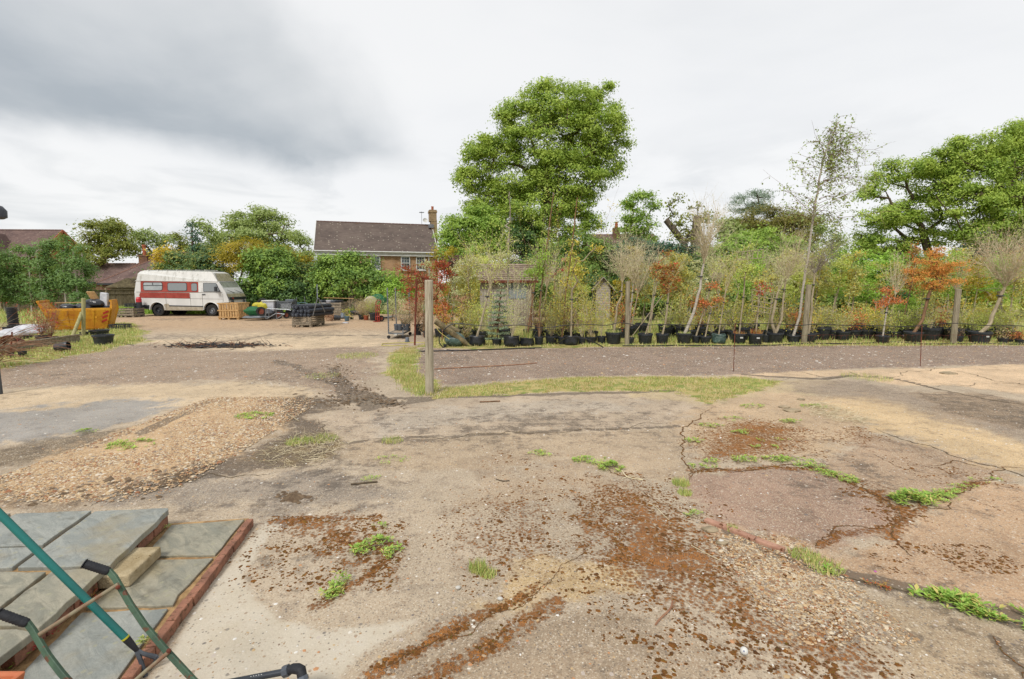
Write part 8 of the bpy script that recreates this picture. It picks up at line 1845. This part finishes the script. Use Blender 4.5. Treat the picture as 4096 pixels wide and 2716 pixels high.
def pebmat(name, cols):
    m = bpy.data.materials.new(name); m.use_nodes = True; g = NT(m.node_tree); r = g.n('ShaderNodeNewGeometry').outputs['Random Per Island']
    rp = g.n('ShaderNodeValToRGB', Fac=r); cr_ = rp.color_ramp; cr_.interpolation = 'CONSTANT'
    while len(cr_.elements) < len(cols): cr_.elements.new(.5)
    for i, (e, c) in enumerate(zip(cr_.elements, cols)): e.position = i / len(cols); e.color = (*c, 1)
    b = g.n('ShaderNodeBsdfPrincipled', Base_Color=rp.outputs[0], Roughness=.75); g.n('ShaderNodeOutputMaterial', Surface=b.outputs[0]); return m
M_PEB = pebmat('mixed_pebbles', [A(220, 190, 146), A(190, 150, 104), A(228, 210, 180), A(150, 118, 88), A(206, 172, 130), A(150, 136, 120), A(214, 190, 152), A(168, 112, 74), A(230, 216, 194), A(184, 148, 106), A(160, 136, 110), A(196, 164, 124)])
M_PEB2 = pebmat('scattered_chips', [A(232, 224, 210), A(206, 176, 132), A(176, 140, 100), A(150, 128, 108), A(244, 240, 232), A(128, 118, 112), A(206, 150, 104), A(190, 164, 132)])
C_ = sample(GRAVEL, 38000, .9, .4); hgt = .004 + .012 * fbm(C_[:, 0], C_[:, 1], 1.6, 4); C_[:, 2] = hgt
V, Fc = pebble_arrays(C_, nr.gamma(2.4, .0030, len(C_)) + .003); tag(npmesh('gravel', V, Fc, M_PEB), kind='stuff')
NEAR = [(-4.5, 1.5), (5, 1.5), (9, 8), (-8, 8)]
C_ = sample(NEAR, 16000, .2, .2, True); C_[:, 2] = .001; dd = np.hypot(C_[:, 0], C_[:, 1]); k = (dd < 3.4) | (nr.uniform(0, 1, len(C_)) < .55)
xx_, yy_ = C_[:, 0], C_[:, 1]; tl_ = region(xx_, yy_, [tuple(G(*cf(a, b)))[:2] for a, b in [(-600, 300), (1300, 240), (1980, 320), (950, 1600), (600, 2200), (-700, 2200)]], .03, .0, world_pts=True)
C_ = C_[k & (tl_ < .3)]; V, Fc = pebble_arrays(C_, nr.gamma(1.6, .0022, len(C_)) + .0022, .55); tag(npmesh('loose_stones', V, Fc, M_PEB2), kind='stuff')
C_ = sample([(1700, 1235), (1830, 1285), (1990, 1360), (2060, 1440), (2010, 1490), (1900, 1440), (1760, 1370), (1660, 1280)], 6000, .7, .3); C_[:, 2] = .003
V, Fc = pebble_arrays(C_, nr.gamma(1.8, .0024, len(C_)) + .0018, .6); tag(npmesh('gravel', V, Fc, M_PEB), kind='stuff')
C_ = sample(TRACK, 7000, .1, .1); V, Fc = pebble_arrays(C_, nr.gamma(1.8, .0056, len(C_)) + .004, .4); tag(npmesh('pale_chips', V, Fc, M_PEB2), kind='stuff')
C_ = sample(LEFTGRAV, 7000, .1, .1); V, Fc = pebble_arrays(C_, nr.gamma(1.8, .0042, len(C_)) + .004, .4); tag(npmesh('pale_chips', V, Fc, M_PEB2), kind='stuff')
# mud clods along the wheel ruts
def clods(pts, n, spread, size):
    poly = wpoly(pts); out = []
    for _ in range(n):
        i = rng.randrange(len(poly) - 1); f = rng.random(); out.append((poly[i][0] + (poly[i + 1][0] - poly[i][0]) * f + rng.gauss(0, spread), poly[i][1] + (poly[i + 1][1] - poly[i][1]) * f + rng.gauss(0, spread), .005))
    V, Fc = pebble_arrays(np.array(out), nr.gamma(2, size, n) + .008, .5); return V, Fc
M_MUD = pmat('dark_mud', A(136, 114, 88), A(106, 86, 66), 20, .95, bump=.8, isl=.2)
for pts, n, s_, z_ in (([(770, 840), (795, 880), (850, 915), (920, 940)], 300, .14, .007), ([(700, 920), (780, 930), (840, 925)], 160, .2, .007), ([(420, 1085), (400, 1110), (240, 1130), (150, 1135)], 120, .15, .012), ([(660, 1145), (690, 1150)], 40, .08, .012)):
    V, Fc = clods(pts, n, s_, z_); tag(npmesh('mud_clods', V, Fc, M_MUD), kind='stuff')
# moss cushions
allm = []
for (pts, a), n in zip(MOSS, [3000, 7500, 2200, 600, 1000, 900, 1700, 400, 400, 400]):
    C_ = sample(pts, n, .8, .3); k = fbm(C_[:, 0], C_[:, 1], 6, 4, 3.) > .53 - .05 * a; allm.append(C_[k])
for pts, wd in MOSS_LINES:
    poly = wpoly(pts); n = 260
    for i in range(len(poly) - 1):
        L2 = math.dist(poly[i], poly[i + 1]); kk = int(L2 * 260); f = nr.uniform(0, 1, kk); c = np.stack([poly[i][0] + (poly[i + 1][0] - poly[i][0]) * f + nr.normal(0, wd * .45, kk), poly[i][1] + (poly[i + 1][1] - poly[i][1]) * f + nr.normal(0, wd * .45, kk), np.zeros(kk)], 1)
        c = c[fbm(c[:, 0], c[:, 1], 6, 3, 8.) > .47]; allm.append(c)
C_ = np.concatenate(allm); V, Fc = pebble_arrays(C_, nr.gamma(2.2, .0030, len(C_)) + .003, .5, .4); tag(npmesh('moss', V, Fc, M_MOSS), kind='stuff')

# weeds
def weed(label, x, y, rx, n, ll, kind='weed', name='weed_clump', conv=None, ry=None, up=.7, asp=.32, h=.03, red=0, g_=None):
    g = GD(x, y); t = thing(name, label, 'weed', g, 0, 'weeds growing in the cracked concrete'); ry = ry or rx * .7
    a = nr.uniform(0, 2 * pi, n); q_ = np.sqrt(nr.uniform(0, 1, n)); c = np.stack([q_ * np.cos(a) * rx, q_ * np.sin(a) * ry, np.zeros(n)], 1)
    c += nr.normal(0, .01, (n, 3)); c[:, 2] = .008 + h * (1 - q_ ** 2) * nr.uniform(.3, 1.2, n)
    c = c[fbm(c[:, 0] + g.x, c[:, 1] + g.y, 9, 3, 4.) > .40]; n = len(c); ls = nr.uniform(.5, 1.35, (n, 1, 1))
    m = 7 if ll > .03 else 5; aa = nr.uniform(0, 2 * pi, (n, m)); el = nr.uniform(.15, up, (n, m))
    D_ = np.stack([np.cos(aa) * np.cos(el), np.sin(aa) * np.cos(el), np.sin(el)], 2); S_ = np.stack([-np.sin(aa), np.cos(aa), np.zeros_like(aa)], 2)
    l = ll * .85 * ls * nr.uniform(.6, 1.2, (n, m, 1)); b0 = c[:, None] + D_ * .004; mid = b0 + D_ * l * .55; tip = b0 + D_ * l; tip[..., 2] -= .12 * l[..., 0]
    V = np.stack([b0, mid + S_ * l * asp * .5, tip, mid - S_ * l * asp * .5], 2).reshape(-1, 3); V[:, 2] = np.maximum(V[:, 2], .003)
    i = np.arange(n * m)[:, None] * 4; Fc = np.concatenate([np.hstack([i, i + 1, i + 2]), np.hstack([i, i + 2, i + 3])], 1).reshape(-1, 3)
    npmesh('leaves', V, Fc, LEAF[kind], t); return t
def gtuft(label, x, y, r, n, h, mt='grass'):
    g = GD(x, y); t = thing('grass_tuft', label, 'grass tuft', g, 0, 'grass tufts in the concrete'); grass_tuft(t, r, 0, int(n * 1.7), h * .85, mt, 'blades', .007)['kind'] = 'stuff'; return t
weed('roundest and largest lime-green weed mat on the moss left of centre', 868, 1272, .19, 130, .045, ry=.17, h=.06)
weed('long diagonal weed patch below and left of the round weed mat', 742, 1368, .15, 80, .042, ry=.09, h=.05); weed('upper end of the diagonal weed patch, with a small upright shoot', 775, 1345, .09, 44, .042, ry=.07, h=.08)
gtuft('grass tuft on sandy concrete just right of the round weed mat', 1105, 1316, .07, 160, .07); gtuft('sprawling half of the grass tuft right of the round weed mat', 1128, 1328, .06, 110, .05)
weed('tiny reddish-green weed above the round weed mat', 880, 1218, .07, 26, .03); weed('small weed on the grey mud left of centre', 858, 1108, .09, 34, .03); weed('thin weeds beside the mossy straw patch', 905, 1062, .2, 50, .03, h=.01)
gtuft('grass fringe on the long slab joint', 905, 1018, .15, 150, .05); gtuft('grass tuft in the straw left of the slab end', 690, 1022, .16, 220, .07); gtuft('grass patch on the pale spot left of the slab', 745, 1015, .2, 240, .06)
weed('thin weed patch in the middle of the brown slab', 1252, 1048, .16, 60, .035, h=.015); weed('left half of the weed strip in the middle of the yard', 1368, 1064, .22, 110, .04, ry=.12); weed('right half of the weed strip in the middle of the yard', 1412, 1082, .15, 90, .05, ry=.12, h=.06)
for i, (x, y, r) in enumerate([(1600, 1020, .16), (1640, 985, .2), (1690, 970, .24), (1720, 1000, .2), (1665, 1068, .2), (1710, 1062, .22), (1757, 1064, .22), (1800, 1062, .2), (1840, 1066, .2), (1872, 1078, .18), (1785, 1018, .22), (1770, 1035, .18), (1745, 940, .28), (1620, 1080, .16), (1830, 975, .2), (1880, 940, .25)]):
    weed('green weed clump on the mossy ground ' + ['at the slab corner', 'at the top left of the moss', 'on the upper moss', 'in the centre of the moss', 'first in the lower weed line', 'second in the lower weed line', 'third in the lower weed line', 'fourth in the lower weed line', 'fifth in the lower weed line', 'last in the lower weed line', 'beside a red leaf', 'below the red leaf', 'broad-leaved near the rubble', 'below the slab corner', 'right of the upper moss', 'farthest right near straw'][i], x, y, r, int(190 * r), .042, ry=r * .45, h=.03)
weed('biggest bright weed cushion at the crack junction on the right', 2105, 1160, .17, 120, .06, ry=.13, h=.10); weed('weed fringe running right from the big weed cushion', 2165, 1150, .2, 80, .045, ry=.1)
for i, (x, y) in enumerate([(2200, 1138), (2235, 1124), (2272, 1110)]): weed('thin weed line in the right-hand crack, ' + ['nearest the cushion', 'middle part', 'far end'][i], x, y, .18, 46, .035, ry=.07, h=.02)
for i, (x, y) in enumerate([(1900, 1092), (1935, 1100), (1968, 1112)]): weed('short weeds edging the rounded slab, ' + ['first', 'second', 'third'][i] + ' from the left', x, y, .14, 40, .035, ry=.06, h=.02)
gtuft('grass tuft at the slab corner above the main moss', 1573, 1118, .09, 220, .06); gtuft('smaller grass tuft below the slab corner', 1582, 1140, .07, 160, .05); weed('creeping weed by the near end of the half-buried bricks', 1608, 1192, .10, 50, .03)
gtuft('grass tuft at the far end of the half-buried bricks', 1690, 1225, .05, 70, .05); gtuft('spreading grass tuft right of the half-buried bricks', 1858, 1285, .11, 200, .05); gtuft('thin grass running on from the spreading tuft', 1905, 1312, .12, 140, .06)
weed('small pointed-leaf weed in the lower right crack', 1925, 1320, .06, 20, .05); weed('rusty-red weed with one pink flower in the lower right crack', 2030, 1352, .12, 30, .03, kind='brownred', ry=.05, h=.02); g = GD(2020, 1338); o = MB().blob((0, 0, .06), (.009, .009, .005), 8, 5, .1).build('petals', pmat('pink_petal', A(226, 120, 200), rough=.6), None); o.location = g; tag(o, 'single tiny pink flower above the red weed', 'flower')
weed('broad-leaved plantain beside the red weed', 2110, 1378, .06, 7, .055, asp=.45); weed('jagged dandelion leaves left of the long weed bank', 2175, 1382, .10, 40, .06, h=.03)
for i, (x, y, r) in enumerate([(2205, 1395, .16), (2245, 1402, .17), (2285, 1412, .18), (2325, 1425, .18), (2362, 1438, .16), (2400, 1452, .18)]): weed('lush green weed in the long bank at lower right, ' + ['leftmost', 'second from left', 'third from left', 'fourth from left', 'cut by the right edge', 'just past the right edge'][i], x, y, r, 60, .05, ry=.085, h=.05)
weed('weed tuft on the golden gravel, lower left one', 300, 1030, .3, 110, .05, h=.05); weed('weed tuft at the right end of the golden gravel', 590, 962, .3, 90, .05); weed('small weed on the slab edge above the gravel', 198, 998, .14, 44, .04); gtuft('grass patch on the gravel yard near the ruts', 825, 822, .6, 500, .08); gtuft('thin grass patch on the muddy rut', 745, 868, .4, 160, .06)
gtuft('pale grass in the paved cracks at far right', 2000, 872, .5, 260, .07)
for i, (x, y) in enumerate([(430, 2080 / 1.7319), (520, 1)]): pass
for i, (cx_, cy_, kd) in enumerate([(1180, 440, 'lime'), (1250, 410, 'weed'), (690, 880, 'lime'), (450, 1120, 'weed'), (230, 1310, 'weed'), (240, 1340, 'acer'), (130, 1430, 'lime'), (330, 1235, 'acer'), (580, 1020, 'acer'), (1110, 1300, 'grass'), (700, 930, 'brownred')]):
    g = G(*cf(cx_, cy_), ZL + .02); t = weed('little weed at the foot of the terrace riser, ' + ['yellow one at the top end', 'grassy one at the top end', 'yellow one by the concrete block', 'behind the crossbar', 'green one behind the left handle', 'red one behind the left handle', 'lowest yellow-green one', 'red one under the crossbar', 'red one under the teal handle', 'in the brick edging joint', 'bronze one by the block'][i], 500, 1300, .045, 16, .03, kind=kd, ry=.03, h=.03); t.location = g
# straw stalks by the right-hand rubble
n = 320; c = sample([(1850, 935), (1900, 930), (1990, 965), (2000, 985), (1930, 975), (1870, 960)], n, .1, .1); n = len(c); c[:, 2] = .01
V, Fc, _q = twig_arrays(c, nr.normal(0, 1, (n, 3)) * np.array([1, .5, .05]) + np.array([1.2, 0, 0]), np.full(n, .3), .0035, 3, .25); tag(npmesh('straw', V, Fc, BARK['twig']), kind='stuff')
c = sample(STRAW + [], 260, .1, .1); n = len(c); c[:, 2] = .01; V, Fc, _q = twig_arrays(c, nr.normal(0, 1, (n, 3)) * np.array([1, .7, .05]), np.full(n, .22), .0035, 3, .25); tag(npmesh('straw', V, Fc, BARK['twig']), kind='stuff')
# broken concrete lumps
for i, (x, y, r) in enumerate([(1830, 948, .14), (1812, 940, .1), (1850, 922, .08), (2190, 862, .18), (1668, 1252, .05), (1640, 1222, .07)]):
    o = MB().blob((0, 0, 0), (r, r * .7, r * .22), 9, 5, .18, seed=i).build('stone', M_CONC, None); o.location = GD(x, y, .01); tag(o, 'pale broken concrete lump ' + ['at the slab tip, larger', 'at the slab tip, smaller', 'farther out in the weeds', 'on the peach paving', 'in the moss near the bricks, lower', 'against the first half-buried brick'][i], 'stone', 'broken concrete lumps')
for i, (x, y) in enumerate([(1668, 1252), (1008 * 0 + 1665, 1253), (1602 * 0 + 430, 1085), (1058, 1240 + 180 - 60), (1155, 1386)]):
    if i in (0,): continue
    o = MB().blob((0, 0, .012), (.024, .02, .015), 9, 6, .08, seed=i + 9).build('pebble', pmat('white_pebble', A(238, 234, 224), rough=.6), None, smooth=True) if i == 1 else MB().blob((0, 0, .01), (.02, .016, .012), 9, 6, .08, seed=i + 9).build('pebble', bpy.data.materials['white_pebble'], None, smooth=True)
    o.location = GD(x, y); tag(o, ['', 'egg-sized white pebble below the half-buried bricks', 'white pebble below the golden gravel', 'white pebble in the sandy middle', 'white pebble by the lower moss line'][i], 'pebble', 'odd white pebbles')
g = GD(1078 * 0 + 905, 918); 

# cracks and slab joints: narrow jagged ribbons of dark fill
M_CRACK = pmat('crack_fill', A(128, 112, 88), A(96, 82, 64), 12, .98, bump=.6, c3=A(112, 86, 42))
M_CRACKM = pmat('mossy_crack_fill', A(140, 92, 44), A(96, 66, 36), 12, .98, bump=.8, c3=A(112, 106, 50))
def frac(pts, j, lv=5):
    for _ in range(lv):
        o = [pts[0]]
        for a, b in zip(pts[:-1], pts[1:]):
            d = b - a; nrm_ = Vector((-d.y, d.x, 0)); o += [(a + b) / 2 + nrm_ * rng.gauss(0, j), b]
        pts = o
    return pts
def crack(pts, w_, mt, j=.10, lv=5):
    P_ = frac([GD(x, y, .004) for x, y in pts], j, lv); vs = []
    n = len(P_)
    for i, p in enumerate(P_):
        d = (P_[min(i + 1, n - 1)] - P_[max(i - 1, 0)]); nn = Vector((-d.y, d.x, 0)).normalized(); k = w_ * .32 * max(.12, (1 - abs(2 * i / (n - 1) - 1) ** 4)) * U(.35, 1.5); vs += [p + nn * k, p - nn * k * U(.5, 1.2)]
    return vs, [(2 * i, 2 * i + 1, 2 * i + 3, 2 * i + 2) for i in range(n - 1)]
def cracks(name, lst, mt):
    for pts, w_ in lst:
        vs, fs = crack(pts, w_, mt); m = MB(); m.add(vs, fs); o = m.build(name, mt); tag(o, kind='structure')
cracks('slab_joint', [([(790, 1022), (1000, 1010), (1200, 999), (1400, 990), (1600, 976)], .022), ([(735, 968), (790, 1022)], .03), ([(2000, 985), (2150, 1030), (2340, 1090), (2480, 1130)], .03), ([(1790, 880), (1960, 868), (2060, 874), (2170, 900), (2330, 930), (2500, 952)], .05),
    ([(2060, 872), (2150, 856), (2200, 850)], .03), ([(2180, 852), (2300, 880), (2440, 905)], .03), ([(2170, 900), (2250, 884), (2400, 880), (2500, 884)], .02), ([(1850, 858), (1905, 872)], .04), ([(1960, 857), (2010, 872)], .03),
    ([(1780, 1275), (1900, 1320), (2050, 1355), (2200, 1392), (2400, 1448)], .03), ([(480, 930), (400, 958), (345, 990), (200, 1002)], .03), ([(200, 1172), (350, 1130), (480, 1094), (640, 1090)], .03)], M_CRACK)
cracks('crack', [([(1592, 1110), (1620, 1085), (1780, 1076), (1900, 1085), (1990, 1125), (2075, 1178), (2120, 1165)], .035), ([(2075, 1178), (2060, 1235), (2110, 1285)], .025), ([(1885, 1270), (1900, 1240), (1925, 1222), (1990, 1215), (2060, 1225)], .022),
    ([(2075, 1175), (2180, 1140), (2290, 1100), (2400, 1075)], .02), ([(1598, 1110), (1575, 1060), (1572, 1000), (1600, 975), (1645, 940)], .03), ([(1345, 1062), (1400, 1080), (1440, 1100), (1500, 1110)], .015), ([(2290, 1465), (2320, 1510), (2375, 1575)], .014),
    ([(850, 1548), (930, 1510), (1010, 1475), (1130, 1420), (1230, 1375), (1300, 1340)], .012), ([(1430, 1098), (1560, 1178), (1630, 1205)], .012), ([(2140, 1075), (2200, 1062), (2290, 1085)], .02), ([(2010, 1045), (2080, 1080), (2190, 1100)], .012), ([(1240, 1370), (1330, 1290), (1380, 1240)], .008)], M_CRACKM)
cracks('pale_crack', [([(1495, 970), (1520, 985), (1545, 1005)], .012), ([(1550, 985), (1620, 998), (1660, 996)], .010), ([(1300, 1032), (1400, 1028), (1440, 1030)], .008), ([(1420, 955), (1445, 970)], .01)], pmat('pale_scratch', A(214, 196, 164), rough=.9))
